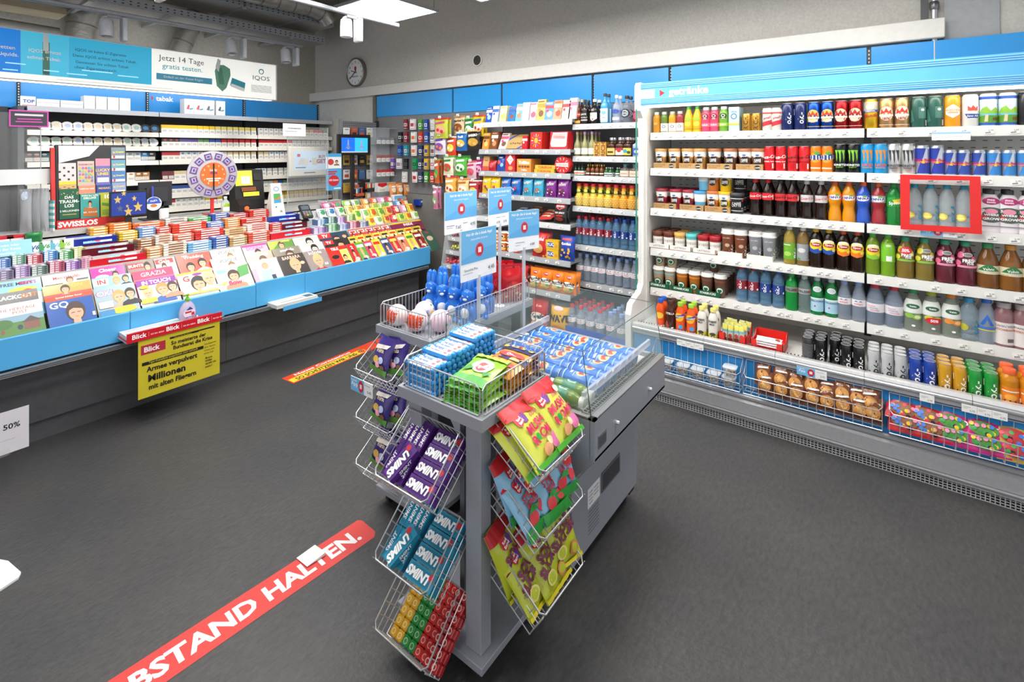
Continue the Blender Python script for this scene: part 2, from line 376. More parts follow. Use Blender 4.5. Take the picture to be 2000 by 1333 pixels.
def ctray(x1, y0, y1, z, lab):
    t = thing('cable_tray', lab, 'cable tray', (0, 0, 0), None, 'ceiling cable trays')
    part('bottom', MB().box(-2.2, x1, y0, y1, z, z+.004, EXP), t)
    for y in (y0, y1):
        mb = MB(); mb.box(-2.2, x1, y-.004, y+.004, z, z+.075, C('9a9ca0'))
        for k in range(70):
            x = x1-.03-k*.06
            for q in (.02, .048): mb.box(x-.016, x+.002, y-.006, y+.006, z+q, z+q+.009, C('1c1d1f'))
        part('perforated_side', mb, t)
    for k in range(5):
        mb = MB(); x = x1-.45-k*.62; mb.box(x-.02, x+.02, y0-.02, y1+.02, z-.022, z-.002, C('b9bbbf', 'm'))
        part('cross_bar', mb, t)
    for k in range(4):
        x = x1-.45-k*.62
        if z > 3: part('hanger_rod', MB().tube([(x, y0-.01, z-.02), (x, y0-.01, ZC)], .004, C('77797d', 'm'), 5), t)
        else: part('wall_arm', MB().box(x-.015, x+.015, y1+.02, YB-.002, z-.02, z+.01, C('b9bbbf', 'm')), t)
ctray(3.61, 5.63, 6.04, 2.95, 'lower cable tray with expanded metal bottom under the ceiling')
ctray(3.58, 5.40, 5.90, 3.12, 'upper cable tray with perforated dark side rails')
ALU = surf('foil_duct', 'a7a39b', 'b9b4aa', 14, .35, .8, metal=.75, bscale=40)
def duct(pts, r, lab, ribs=0):
    mb = MB(); P = [Vector(p) for p in pts]; Q = []
    for a, b in zip(P, P[1:]):
        n = max(2, int((b-a).length/.035)); Q += [a.lerp(b, k/n) for k in range(n)]
    Q.append(P[-1]); mb.tube(Q, r, ALU, 14)
    for k in range(0, len(Q)-1, 5):
        d = (Q[k+1]-Q[k]).normalized()*.008; mb.tube([Q[k]-d, Q[k]+d], r*1.035, C('8d8981', 'm'), 14)
    tag(ob('air_duct', mb.mesh('air_duct')), lab, 'duct', 'silver air ducts')
duct([(1.2, 5.24, 3.24), (3.2, 5.24, 3.24), (3.34, 5.24, 3.21), (3.42, 5.24, 3.12)], .1, 'silver foil duct running above the upper cable tray')
a, b = px(160, 50, Y=6.27), px(146, 135, Y=6.27)
duct([a+Vector((.12, 0, .35)), a, b, b-Vector((0, 0, .1))], .115, 'upright silver duct behind the turquoise part of the sign')
a, b = px(372, 50, Y=6.27), px(345, 112, Y=6.27)
duct([a+Vector((.15, 0, .3)), a, b, b-Vector((0, 0, .1))], .1, 'upright silver duct behind the white part of the sign')
mb = MB(); a, b = px(-60, 38, Y=6.1), px(115, 66, Y=6.1); mb.tube([a, b], .055, surf('lagged_pipe', '5f5c57', '6b6862', 20, .5, .4), 14)
tag(ob('lagged_pipe', mb.mesh('lagged_pipe')), 'grey lagged pipe above the left end of the lit sign', 'pipe')
mb = MB(); a = px(50, 20, Y=5.9); mb.box(a.x-.4, a.x+.25, 5.8, 6.1, a.z, a.z+.04, surf('plywood', '8d8068', '9a8d74', 8, .8))
tag(ob('timber_board', mb.mesh('timber_board')), 'beige board under the ceiling at the upper left corner', 'board')
# round wall clock
c = px(693, 141, X=3.9)
mb = MB(); t = thing('wall_clock', 'round grey wall clock with a red swirl emblem', 'clock', (XW-.002, c.y, c.z), (math.pi/2, 0, RW))
R = .178
mb.lathe([(R, 0), (R+.006, .01), (R+.006, .05), (R-.004, .056), (R-.012, .05), (R-.012, .02)], C('8d8a84', 'm'), 40, cap=False); part('case', mb, t)
mb = MB(); mb.lathe([(R-.011, .0), (R-.011, .04)], C('e9eaec'), 40)
Sf = lambda u, v, off: (u*2*R, (v-.5)*2*R, .04+off)
sp = []
for k in range(12):
    a = math.pi/2-(k+1)*math.pi/6; sp.append(('t', str(k+1), .37*math.cos(a), .5+.37*math.sin(a), .075, '1c1c1e'))
sp += [('d', 0, .63, .062, .085, 'c5262c'), ('d', .012, .64, .022, .04, 'e9eaec'), ('t', 'MoneyGram', 0, .345, .05, '1c1c1e')]
for k in range(60):
    a = k*math.pi/30; l = .43; q = .012/ (1 if k % 5 else .7); dx, dy = math.cos(a), math.sin(a); w = .003
    sp.append(('p', [(l*dx-w*dy, .5+l*dy+w*dx), (l*dx+w*dy, .5+l*dy-w*dx), ((l+q)*dx+w*dy, .5+(l+q)*dy-w*dx), ((l+q)*dx-w*dy, .5+(l+q)*dy+w*dx)], '333336'))
mb.dec(sp, Sf, 2*R, 2*R, .0006, 0.0); part('dial', mb, t)
for nm, ang, l, w in (('hour_hand', math.radians(90+73), .085, .009), ('minute_hand', math.radians(90+126), .135, .007)):
    mb = MB(); mb.M = Matrix.Rotation(ang, 4, 'Z'); mb.box(-.03, l, -w/2, w/2, .044 if nm[0] == 'h' else .048, .047 if nm[0] == 'h' else .051, BLACK); part(nm, mb, t)
# ------------------------------------------------------------------ price tags
def tagmesh(w=.038, h=.024, c='f4f3ef', code=True):
    mb = MB(); mb.box(-w/2, w/2, -.0012, 0, 0, h, c)
    S = planeS(w, h, -.0012)
    sp = [('r', -.36, .18, .16, .42, '8a8a8c'), ('t', '2.%d0' % random.randint(1, 9), .22, .68, .3, '2a2a2c')] if code else []
    mb.dec(sp, S, w, h, .0003, 0); return mb.mesh('price_tag')
random.seed(5)
TAGS = [tagmesh() for _ in range(4)]
# ------------------------------------------------------------------ drinks cooler
SX = 3.42                                   # shelf front
SZ = [1.736, 1.4855, 1.203, .920, .641]     # upper faces of the five shelves
FY0, FY1, FYE = .080, 1.325, -1.17          # middle joint, left end, right end
fr = thing('drinks_cooler', 'long open white drinks cooler with a blue sign along the top', 'cooler')
part('back_panel', MB().box(3.85, 3.88, FYE, FY1, .3, 1.93, FRIDGEIN), fr)
mb = MB()
for b0, b1 in ((FY0+.06, FY1-.05), (FYE, FY0-.06)):
    z = .55
    while z < 1.9:
        y = b0
        while y < b1: mb.box(3.848, 3.85, y, y+.02, z, z+.004, C('3a3a3c')); y += .05
        z += .04
o = part('air_slots', mb, fr); o['kind'] = 'stuff'
part('wall_standard', MB().box(3.84, 3.85, FY0-.018, FY0+.018, .45, 1.92, C('55565a', 'm')), fr)
# end panel at the left: white frame with a glass pane
prof = [(3.88, 0), (3.15, 0), (3.15, .06), (3.13, .08), (3.12, .52), (3.15, .585), (3.22, .61), (3.29, .63), (3.335, .68), (3.345, .76), (3.345, 1.74), (3.33, 1.84), (3.28, 1.89), (3.28, 2.06), (3.30, 2.085), (3.88, 2.085), (3.88, 1.95), (3.42, 1.92), (3.385, 1.86), (3.385, .72), (3.40, .66), (3.88, .62)]
part('end_frame', MB().prism([(x, z) for x, z in prof], 1.345, 1.385, WHITE), fr)
part('end_wall', MB().box(3.38, 3.87, 1.335, 1.345, .4, 1.95, FRIDGEIN), fr)
g = part('end_glass', MB().box(3.262, 3.345, 1.362, 1.368, .655, 1.90, GLASS), fr)
ob('glass_edge', MB().box(3.258, 3.262, 1.361, 1.369, .655, 1.90, GEDGE).mesh('glass_edge'), g)
mb = MB()
mb.box(3.32, 3.88, FYE, 1.345, 1.95, 2.078, WHITE); mb.box(3.3, 3.88, FYE, 1.345, 1.926, 1.95, WHITE)
part('canopy', mb, fr)
mb = MB(); mb.box(3.296, 3.32, FYE, 1.345, 1.926, 2.078, surf('cooler_blue', '5cb0ea', '62b5ee', 3, .35))
RIB = C('3f93d2'); RIB2 = C('8ccbf5')
for z in (1.934, 1.944, 1.954, 1.964, 2.042, 2.053, 2.064): mb.box(3.2935, 3.296, FYE, 1.345, z, z+.003, RIB); mb.box(3.293, 3.296, FYE, 1.345, z+.003, z+.008, RIB2)
sg = part('sign_fascia', mb, fr)
S = lambda u, v, off: (3.2958-off, -u, v)
ym = YX(1340, 3.296)
mb = MB().dec([('t', 'getränke', -YX(1344, 3.296), 2.000, .052, 'ffffff', 0, .028), ('p', [(-YX(1288.5, 3.296), 2.026), (-YX(1298.5, 3.296), 2.002), (-YX(1288.5, 3.296), 1.980)], 'd02a34')], S, 1, 1, .001, 0)
ob('sign_lettering', mb.mesh('sign_lettering'), sg)
mb = MB(); y1, y0 = YX(1248.5, 3.296), YX(1279, 3.296); mb.box(3.292, 3.2945, y0, y1, 1.972, 2.03, 'f3f1ee'); mb.dec([('t', 'ALPIQ', -(y0+y1)/2, 2.013, .012, 'c9a27c', 0, .0)], lambda u, v, off: (3.292-off, -u, v), 1, 1, .0004, 0)
ob('paper_sticker', mb.mesh('paper_sticker'), sg)
LED = glow('led_strip', 'fffaf0', 9.0)
part('light_tube', MB().box(3.36, 3.385, FYE, 1.33, 1.914, 1.924, LED), fr)
LIPM = C('d6d5d2')
def shelf_part(parent, x0, x1, ya, yb, z, lip=.048, plate=FRIDGEIN, lipm=LIPM, tagu=(), edge=True, tilt=.008, tags=TAGS):
    """plate from the front x0 back to x1 between ya > yb with a price rail and its tags"""
    mb = MB(); mb.box(x0+.006, x1, yb, ya, z-.022, z, plate)
    mb.prism([(x0-tilt, z-lip+.004), (x0, z+.004), (x0+.006, z+.004), (x0+.006, z-lip), (x0-tilt, z-lip)], yb, ya, lipm)
    sh = part('shelf', mb, parent)
    for u in tagu:
        y = YX(u, x0-.008) if u > 20 else u
        if yb+.02 < y < ya-.02: ob('price_tag', random.choice(tags), sh, (x0-tilt-.001, y, z-lip+.011), (0, math.atan2(tilt, lip)*-1, RW))
    return sh
random.seed(8)
for k, z in enumerate(SZ):
    us = [1285+random.randint(-5, 5)+j*26 for j in range(16)]
    shelf_part(fr, SX, 3.85, FY1, FY0+.006, z, tagu=us[:15])
    us = [1712+random.randint(-6, 6)+j*55 for j in range(6)]
    shelf_part(fr, SX, 3.85, FY0-.006, FYE, z, tagu=us)
part('deck', MB().box(3.16, 3.85, FYE, 1.335, .40, .428, surf('deck_grey', 'c9c9c7', 'd0d0ce', 20, .5)), fr)
mb = MB(); mb.box(3.14, 3.185, FYE, 1.335, .452, .462, C('55565a')); 
y = FYE
while y < 1.33: mb.box(3.186, 3.19, y, y+.006, .43, .472, C('2a2a2c')); y += .018
o = part('deck_comb', mb, fr); o['kind'] = 'stuff'
for n, (a, b) in enumerate(((1.335, .88), (.878, .49), (.488, .08), (.078, -.33), (-.332, -.75), (-.752, FYE))):
    mb = MB(); mb.prism([(3.20, .40), (3.15, .40), (3.128, .412), (3.126, .428), (3.129, .43), (3.124, .434), (3.122, .446), (3.127, .45), (3.125, .456), (3.128, .468), (3.14, .474), (3.165, .474), (3.185, .46), (3.20, .46)], b, a, surf('bumper_alu%d' % n, 'd3d3d5', 'dededf', 60, .25, metal=.55))
    mb.box(3.121, 3.124, b, a, .4385, .4415, C('8a8b8f')); mb.box(3.1235, 3.1265, b, a, .4295, .4315, C('8a8b8f'))
    part('bumper', mb, fr)
part('blue_front', MB().box(3.145, 3.165, FYE, 1.335, .19, .402, surf('deep_blue', '1e7fc4', '2586cb', 6, .35)), fr)
APR = surf('apron_grey', 'a6a6aa', 'aeaeb1', 60, .4, metal=.2)
mb = MB(); mb.prism([(3.18, .19), (3.132, .19), (3.126, .185), (3.126, .172), (3.14, .168), (3.128, .155), (3.122, .15), (3.118, .085), (3.122, .08), (3.118, .072), (3.122, .064), (3.128, .058), (3.128, .05), (3.18, .05)], FYE, 1.335, APR)
part('apron', mb, fr)
mb = MB(); mb.box(3.17, 3.2, FYE, 1.335, 0, .05, BLACK)
for z in (.0, .0125, .025, .0375, .047): mb.box(3.138, 3.144, FYE, 1.335, z, z+.003, C('b4b5b8'))
y = FYE
while y < 1.33: mb.box(3.137, 3.145, y, y+.004, .0, .05, C('b0b1b4')); y += .0165
o = part('grille', mb, fr); o['kind'] = 'stuff'
part('carcass', MB().box(3.2, 3.85, FYE, 1.335, 0.002, .398, C('8b8c8e')), fr)

# ------------------------------------------------------------------ wall shelves: chocolates (left) and bottles (right)
random.seed(3)
MGREY = surf('shelf_grey', '9da0a4', 'a6a9ac', 60, .4)
MSH = surf('shelf_plate_grey', '8a8d91', '929599', 60, .5)
CHX = 3.55; CHZ = [1.869, 1.62, 1.42, 1.216, 1.007, .718, .458]
chs = thing('snack_shelving', 'grey wall shelving full of chocolates, crisps and snacks', 'shelf unit')
CHXS = [3.56, 3.54, 3.54, 3.53, 3.50, 3.47, 3.44]
for k, z in enumerate(CHZ):
    x0 = CHXS[k]
    ya = YX(936, x0) if k < 4 else YX(928, x0); yb = YX(1117 if k == 0 else 1114, x0)
    us = [948+j*24+random.randint(-5, 5) for j in range(7)]
    shelf_part(chs, x0, 3.9, min(ya, 3.03), yb, z, .042, MSH, MGREY if k not in (0, 4) else C('c2c4c6'), us)
BTX = 3.60; BTZ = [1.826, 1.563, 1.404, 1.154, .838, .541]
bts = thing('bottle_shelving', 'grey wall shelving with spirits, juices and water bottles', 'shelf unit')
BYA, BYB = YX(1119, BTX), 1.425
for k, z in enumerate(BTZ):
    us = [1128+j*22+random.randint(-5, 5) for j in range(6)]
    shelf_part(bts, BTX, 3.9, BYA, BYB, z, .042, MSH, C('bfc1c3') if k < 5 else MGREY, us)
part('base', MB().box(3.42, 3.9, BYB, BYA, .0, .165, DGREY), bts)
part('base', MB().box(3.40, 3.9, BYA+.004, 3.03, .0, .12, DGREY), chs)

# ------------------------------------------------------------------ tobacco wall
TY = 5.95; TZ = [2.0, 1.79, 1.65, 1.507, 1.306, 1.154, 1.011]
TXB = [.94, 1.925, 2.925, 3.925]
tb = thing('tobacco_shelving', 'dark tobacco shelving with cream shelf edges behind the counter', 'shelf unit')
part('back_panel', MB().box(.90, 3.93, 6.30, 6.33, .6, 2.0, surf('dark_back', '4a4b4d', '525355', 20, .6)), tb)
for i in range(3):
    mb = MB(); mb.box(TXB[i]+.012, TXB[i+1]-.012, 6.295, 6.31, 2.0, 2.235, BLUE); part('header_panel', mb, tb)
    if i == 1:
        S = lambda u, v, off: (u, 6.295-off, v); xx = XY(318, 6.29)
        ob('header_lettering', MB().dec([('t', 'tabak', XY(322, 6.29), 2.115+.06, .052, 'ffffff', 0, .03), ('p', [(XY(296, 6.29), 2.2), (XY(301, 6.29), 2.175), (XY(296, 6.29), 2.15)], 'd02a34')], S, 1, 1, .002, 0).mesh('header_lettering'), tb)
part('header_panel', MB().box(-.6, .93, 6.295, 6.31, 2.0, 2.235, BLUE), tb)
for x in TXB[:4]:
    mb = MB(); mb.box(x-.012, x+.012, 6.28, 6.3, .7, 2.24, C('2c2d2f', 'm'))
    for k in range(9): mb.box(x-.004, x+.004, 6.277, 6.28, 2.02+k*.024, 2.032+k*.024, 'd8dadc')
    part('upright', mb, tb)
CREAM = surf('cream_rail', 'dedad0', 'e6e2d8', 40, .4)
random.seed(4)
for k, z in enumerate(TZ):
    for i in range(3):
        xa, xb = TXB[i]+.004, TXB[i+1]-.004
        mb = MB(); mb.box(xa, xb, TY+.006, 6.28, z-.02, z, C('8b8b8a')); mb.prism([(TY-.008, z-.042), (TY, z+.004), (TY+.008, z+.004), (TY+.008, z-.042)], xa, xb, CREAM if k else LGREY, axis='x')
        sh = part('shelf', mb, tb)
part('counter_back', MB().box(.9, 3.92, 5.8, 6.28, .55, .95, surf('back_cabinet', 'a9a7a2', 'b2b0ab', 20, .5)), tb)
# dark stand on the left of the tobacco shelves
tag(ob('dark_partition', MB().box(-1.2, .86, 6.2, 6.35, 0, 2.0, DARKW).mesh('dark_partition')), 'dark grey partition at the far left behind the screen', 'partition')
tag(ob('end_stand', MB().box(.885, .925, 5.95, 6.27, .6, 2.0, C('58595d')).mesh('end_stand')), 'dark grey end panel of the tobacco shelves', 'panel')

# ------------------------------------------------------------------ lit advertising sign
X0, X1, SY, SB, ST = -.35, 2.98, 5.60, 2.185, 2.60
sgn = thing('light_box_sign', 'long lit advertising sign with turquoise and white fields above the tobacco', 'sign')
mb = MB(); mb.box(X0, X1, SY, SY+.14, SB, ST, C('e9ebec'), .006); part('housing', mb, sgn)
def fx(u): return XY(u, SY)
S = lambda u, v, off: (u, SY-.001-off, SB+v*(ST-SB))
hh = ST-SB
EWH = glow('sign_white', 'eeeee8', .55); ETQ = glow('sign_turquoise', '2fa6cc', .5); EBL = glow('sign_blue', '0f74c8', .62); ELT = glow('sign_light', 'a5e0f2', .55); EB2 = glow('sign_sky', '43b4d4', .5)
part('added_bottom_glow', MB().box(X0+.05, X1-.05, SY+.03, SY+.12, SB-.003, SB-.0005, glow('fill_glow_bottom', 'f6faff', 3.0)), sgn)  # added glowing strip under the housing, brightens the blue header panel
part('added_rear_glow', MB().box(X0+.05, X1-.05, SY+.1405, SY+.144, SB+.02, ST-.05, glow('fill_glow_rear', 'f6faff', 3.2)), sgn)  # added glowing sheet behind the housing, fill light for the blue header
def fld(n, ua, ub, v0, v1, m):
    part(n, MB().dec([('r', ua, ub, v0, v1, m)], S, 1, hh, .001, 0), sgn)
fld('white_field', fx(296), X1-.02, .02, .97, EWH); fld('bottom_strip', X0+.02, fx(296), .02, .13, EWH)
fld('turquoise_field', fx(134.5), fx(296), .13, .97, ETQ); fld('turquoise_field', fx(40.5), fx(134), .13, .97, EB2); fld('blue_field', X0+.02, fx(40), .13, .97, EBL)
DK = C('0b2c40'); 
sp = [('t', 'IQOS ist keine E-Zigarette.', fx(199), .72, .058, DK, 0, 0), ('t', 'Denn IQOS erhitzt echten Tabak.', fx(207), .60, .058, DK, 0, 0), ('t', 'Geniessen Sie echten Tabak', fx(201), .475, .058, DK, 0, 0), ('t', 'ohne Zigarettenrauch.', fx(188), .355, .058, DK, 0, 0),
      ('t', 'IQOS erhitzt', fx(88), .60, .066, 'ffffff', 0, .02), ('t', 'echten Tabak', fx(86), .47, .066, 'ffffff', 0, .02), ('t', 'Zigaretten', fx(0), .60, .07, 'ffffff', 0, .02), ('t', 'E-Liquids.', fx(10), .47, .07, 'ffffff', 0, .02),
      ('t', 'Jetzt 14 Tage', fx(355), .77, .13, '2e3436', 0, -.002), ('t', 'gratis testen.', fx(357), .58, .12, '8fd2e2', 0, .012),
      ('r', fx(305), fx(414), .27, .42, C('47aed0')), ('t', 'Einfach an der Kasse fragen', fx(359), .345, .055, 'ffffff', 0, .0),
      ('t', 'IQOS', fx(510), .56, .12, '4b5560', 0, .0, 0, 1.2), ('d', fx(510), .75, .03, .075, C('6db8cf')), ('d', fx(510), .745, .02, .05, EWH),
      ('t', 'Dieses Tabakerzeugnis kann Ihre Gesundheit schädigen und macht abhängig. Ce produit du tabac peut nuire à votre santé.', fx(232), .07, .03, '8b8f90', 0, -.01)]
for k in range(8): sp.append(('r', fx(490), fx(530), .36-k*.025, .37-k*.025, C('b4b8b8')))
o = part('sign_lettering', MB().dec(sp, S, 1, hh, .003, .00005), sgn)
sp = []
for u, v, r in ((88, .5, .0),):
    sp += [('r', fx(83), fx(97), .14, .80, C('4f8f7d')), ('r', fx(84), fx(95), .62, .96, C('eaf2f0')), ('d', fx(90), .2, .02, .05, C('2f6a5a'))]
for u, v, w in ((30, .3, 40), (100, .22, 30), (20, .17, 30), (190, .30, 60), (250, .26, 40), (150, .20, 40)): sp.append(('r', fx(u-w/2), fx(u+w/2), v, v+.022, ELT))
part('sign_device', MB().dec(sp, S, 1, hh, .0022, .00005), sgn)
sp = [('p', [(fx(423), .25), (fx(419), .62), (fx(424), .78), (fx(437), .80), (fx(449), .72), (fx(450), .55), (fx(442), .22), (fx(434), .12)], C('6fae92')), ('p', [(fx(428), .3), (fx(424), .7), (fx(433), .72), (fx(438), .3)], C('4f8f74')), ('p', [(fx(420), .72), (fx(425), .95), (fx(431), .9), (fx(427), .6)], C('e8f0ee')),
      ('p', [(fx(449), .30), (fx(453), .5), (fx(479), .40), (fx(477), .18)], C('3aa6bd')), ('p', [(fx(450), .27), (fx(452), .35), (fx(478), .25), (fx(476), .16)], C('fafafa'))]
part('sign_picture', MB().dec(sp, S, 1, hh, .0022, .0003), sgn)

# ------------------------------------------------------------------ sales counter
CX0, CX1 = -1.6, 3.47
ct = thing('sales_counter', 'long dark sales counter with a blue front board', 'counter')
part('kick_board', MB().box(CX0, CX1-.04, 3.775, 4.45, .0, .115, DGREY), ct)
for a, b in ((CX0, .30), (.302, 1.62), (1.622, 2.94), (2.942, CX1-.02)): part('front_board', MB().box(a, b, 3.745, 3.775, .118, .47, DGREY), ct)
part('carcass', MB().box(CX0, CX1-.02, 3.776, 4.45, .117, .47, DGREY), ct)
part('upper_carcass', MB().box(CX0, CX1+.10, 3.945, 4.45, .472, .829, DGREY), ct)
for k, (a, b, dz) in enumerate(((CX0, XY(254, 3.6), 0), (XY(254, 3.6)+.002, XY(500, 3.6), 0), (XY(500, 3.6)+.002, XY(596, 3.6), .012), (XY(596, 3.6)+.002, CX1, .008))):
    part('blue_board', MB().box(a, b, 3.60, 3.622, .488, .652+dz, BLUEC, .003), ct)
part('slanted_back', MB().prism([(3.76, .486), (3.76, .60), (3.925, .865), (3.935, .865), (3.935, .486)], CX0, CX1, C('8f9194'), axis='x'), ct)
part('front_ledge', MB().box(CX0, CX1-.02, 3.61, 3.772, .472, .484, C('2e2f31')), ct)
for k in range(3): part('rail_bar', MB().box(CX0, CX1-.06, 3.555+.0*k, 3.575, .462+k*.009, .468+k*.009, STEEL), ct)
part('grey_rail', MB().box(CX0, CX1+.15, 3.93, 3.944, .865, .889, C('b5b5b2')), ct)
ACR = surf('display_step', 'c4c6c8', 'cccecf', 30, .4)
STP = []
for k in range(4):
    y0, z0 = 3.945+.103*k, .880+.051*k; STP.append((y0, z0+.006))
    part('display_step', MB().box(CX0, CX1+.13, y0, y0+.1025, z0-.05, z0+.006, ACR), ct)
part('counter_top', MB().box(CX0, CX1+.36, 4.36, 4.56, 1.05, 1.088, surf('top_grey', 'a8a7a4', 'b1b0ad', 20, .45)), ct)
part('rear_board', MB().box(CX0, CX1+.13, 4.5, 4.54, 0, 1.05, DGREY), ct)

# ------------------------------------------------------------------ island: racks and chiller
def basketM(w, d, hb, hf, nx, ny, nz=2, r=.0019, floor=True):
    """open wire basket: x -w/2..w/2, from the back (y=0) to the front (y=-d), floor at z=0, back height hb, front height hf"""
    rim, wr = MB(), MB()
    hz = lambda y: hb+(hf-hb)*(-y/d)
    rim.tube([(-w/2, 0, hb), (-w/2, -d+.015, hz(-d+.015)), (-w/2+.015, -d, hf), (w/2-.015, -d, hf), (w/2, -d+.015, hz(-d+.015)), (w/2, 0, hb)], r*1.5, WIRE, 6, closed=True)
    rim.tube([(-w/2, 0, 0), (-w/2, -d, 0), (w/2, -d, 0), (w/2, 0, 0)], r*1.2, WIRE, 5, closed=True)
    for i in range(nx+1):
        x = -w/2+w*i/nx
        wr.tube([(x, -d, hf), (x, -d, 0)]+([(x, 0, 0)] if floor else []), r, WIRE, 4)
        wr.tube([(x, 0, 0), (x, 0, hb)], r, WIRE, 4)
    for j in range(1, ny):
        y = -d*j/ny
        if floor: wr.tube([(-w/2, y, hz(y)), (-w/2, y, 0), (w/2, y, 0), (w/2, y, hz(y))], r, WIRE, 4)
        else:
            for q in (-1, 1): wr.tube([(q*w/2, y, hz(y)), (q*w/2, y, 0)], r, WIRE, 4)
    for k in range(1, nz):
        q = k/nz; wr.tube([(-w/2, 0, hb*q), (-w/2, -d, hf*q), (w/2, -d, hf*q), (w/2, 0, hb*q)], r, WIRE, 4)
    return rim.mesh('rim'), wr.mesh('wires')
def basket(parent, ms, loc, rot):
    b = ob('wire_basket', None, parent, loc, rot); ob('rim', ms[0], b); o = ob('wires', ms[1], b); o['kind'] = 'stuff'; return b
def rack(name, lab, x0, x1, y0, y1, zt=.817, side='x'):
    t = thing(name, lab, 'display rack', (0, 0, 0), None, 'grey wire basket racks')
    part('tray', MB().box(x0+.012, x1-.012, y0+.012, y1-.012, zt-.034, zt-.012, GREY).box(x0, x1, y0, y0+.012, zt-.036, zt, GREY).box(x0, x1, y1-.012, y1, zt-.036, zt, GREY).box(x0, x0+.012, y0+.012, y1-.012, zt-.036, zt, GREY).box(x1-.012, x1, y0+.012, y1-.012, zt-.036, zt, GREY), t)
    part('plinth', MB().box(x0+.0, x1, y0+.0, y1, .058, .082, GREY, .002), t)
    q = .026
    for x in (x0+q, x1-q-.05):
        for y in (y0+q, y1-q-.062): part('post', MB().box(x, x+.05, y, y+.062, .082, zt-.036, GREY, .002), t)
    part('inner_panel', MB().box(x0+.12, x1-.09, (y0+y1)/2-.01, (y0+y1)/2+.01, .082, zt-.036, C('6f7176')), t)
    for x in (x0+.05, x1-.05):
        for y in (y0+.05, y1-.05):
            mb = MB(); mb.M = Matrix.Translation((x, y+.0, .027)) @ Matrix.Rotation(math.pi/2, 4, 'X')
            mb.lathe([(.010, -.010), (.026, -.010), (.027, -.006), (.027, .006), (.026, .010), (.010, .010)], C('2a2b2d'), 18); mb.lathe([(.014, -.0112), (.014, .0112)], C('b9bbbf', 'm'), 14); mb.M = None
            mb.box(x-.012, x+.012, y-.014, y-.011, .02, .058, STEEL); mb.box(x-.012, x+.012, y+.011, y+.014, .02, .058, STEEL)
            part('caster', mb, t)
    return t
R1 = (1.125, 1.505, .951, 1.326); R2 = (1.457, 2.217, 1.515, 1.868)
rk1 = rack('basket_rack', 'front grey rack on casters with sloping wire baskets on two sides', *R1)
rk2 = rack('basket_rack', 'rear grey rack beside the chiller with wire baskets of purple bags', *R2)
def rimtray(t, x0, x1, y0, y1, z, h, n1, n2):
    """wire fence standing on a tray, each side a panel of upright bars"""
    for k, (a, b, n) in enumerate((((x0, y0), (x1, y0), n1), ((x1, y0), (x1, y1), n2), ((x1, y1), (x0, y1), n1), ((x0, y1), (x0, y0), n2))):
        A, B = Vector((*a, 0)), Vector((*b, 0)); d = (B-A).normalized()*.006; A += d; B -= d
        f = ob('wire_fence', None, t); m1, m2 = MB(), MB(); dd = d.normalized()*.014
        up = Vector((0, 0, 1))
        m1.tube([A+up*(z+.012), A+up*(z+h-.014), A+dd+up*(z+h), B-dd+up*(z+h), B+up*(z+h-.014), B+up*(z+.012), B-dd*.6+up*(z+.004), A+dd*.6+up*(z+.004)], .0026, WIRE, 6, closed=True)
        for i in range(1, n): q = A.lerp(B, i/n); m2.tube([q+up*(z+.004), q+up*(z+h)], .0016, WIRE, 4)
        ob('rim', m1.mesh('rim'), f); o = ob('wires', m2.mesh('wires'), f); o['kind'] = 'stuff'
rimtray(rk1, R1[0]+.012, R1[1]-.014, R1[2]+.012, R1[3]-.014, .817, .094, 17, 16)
rimtray(rk2, R2[0]+.012, R2[1]-.014, R2[2]+.012, R2[3]-.014, .817, .10, 34, 15)
BKL = basketM(.235, .205, .10, .085, 9, 6, 3); BKR = basketM(.25, .20, .10, .085, 9, 6, 3)
LZ = [.60, .335, .115]; RZ = [.685, .49, .27]; KZ = [.675, .468, .267]
TL, TR, TK = math.radians(40), math.radians(33), math.radians(33)
def tilt_basket(parent, ms, P, ang, rz):
    """P = middle of the front rim edge; the basket slopes down and out by ang"""
    E = Euler((ang, 0, rz)); M = E.to_matrix(); f = M @ Vector((0, -.205 if ms is BKL else -.20, .085))
    return basket(parent, ms, Vector(P)-f, E)
BKF = {}
for k in range(3):
    BKF['L', k] = tilt_basket(rk1, BKL, (.995, 1.172, LZ[k]), TL, RW)
    BKF['R', k] = tilt_basket(rk1, BKR, (1.325, .785, RZ[k]), TR, 0)
    BKF['K', k] = tilt_basket(rk2, BKL, (1.315, 1.715, KZ[k]), TK, RW)
# chiller
CHI = surf('chiller_grey', '9297a0', '999ea7', 200, .35, metal=.12)
ch = thing('open_chiller', 'grey open-top chiller with a glass surround in the island', 'chiller')
cx0, cx1, cy0, cy1 = 1.53, 2.212, .79, 1.508
part('lower_body', MB().box(1.60, 2.20, .918, 1.42, .07, .40, CHI, .004), ch)
mb = MB()
mb.box(cx0, cx1, cy0, cy0+.02, .548, .69, CHI, .003); mb.box(cx0, cx1, cy1-.02, cy1, .548, .69, CHI, .003); mb.box(cx0, cx0+.02, cy0+.02, cy1-.02, .548, .69, CHI); mb.box(cx1-.02, cx1, cy0+.02, cy1-.02, .548, .69, CHI)
mb.prism([(cy0, .548), (cy0+.02, .53), (.93, .40), (1.41, .40), (cy1, .53), (cy1, .56), (cy0, .56)], cx0+.002, cx1-.002, CHI, axis='x')
part('upper_body', mb, ch)
part('well_floor', MB().box(cx0+.02, cx1-.02, cy0+.02, cy1-.02, .562, .60, C('b9bbbd', 'm')), ch)
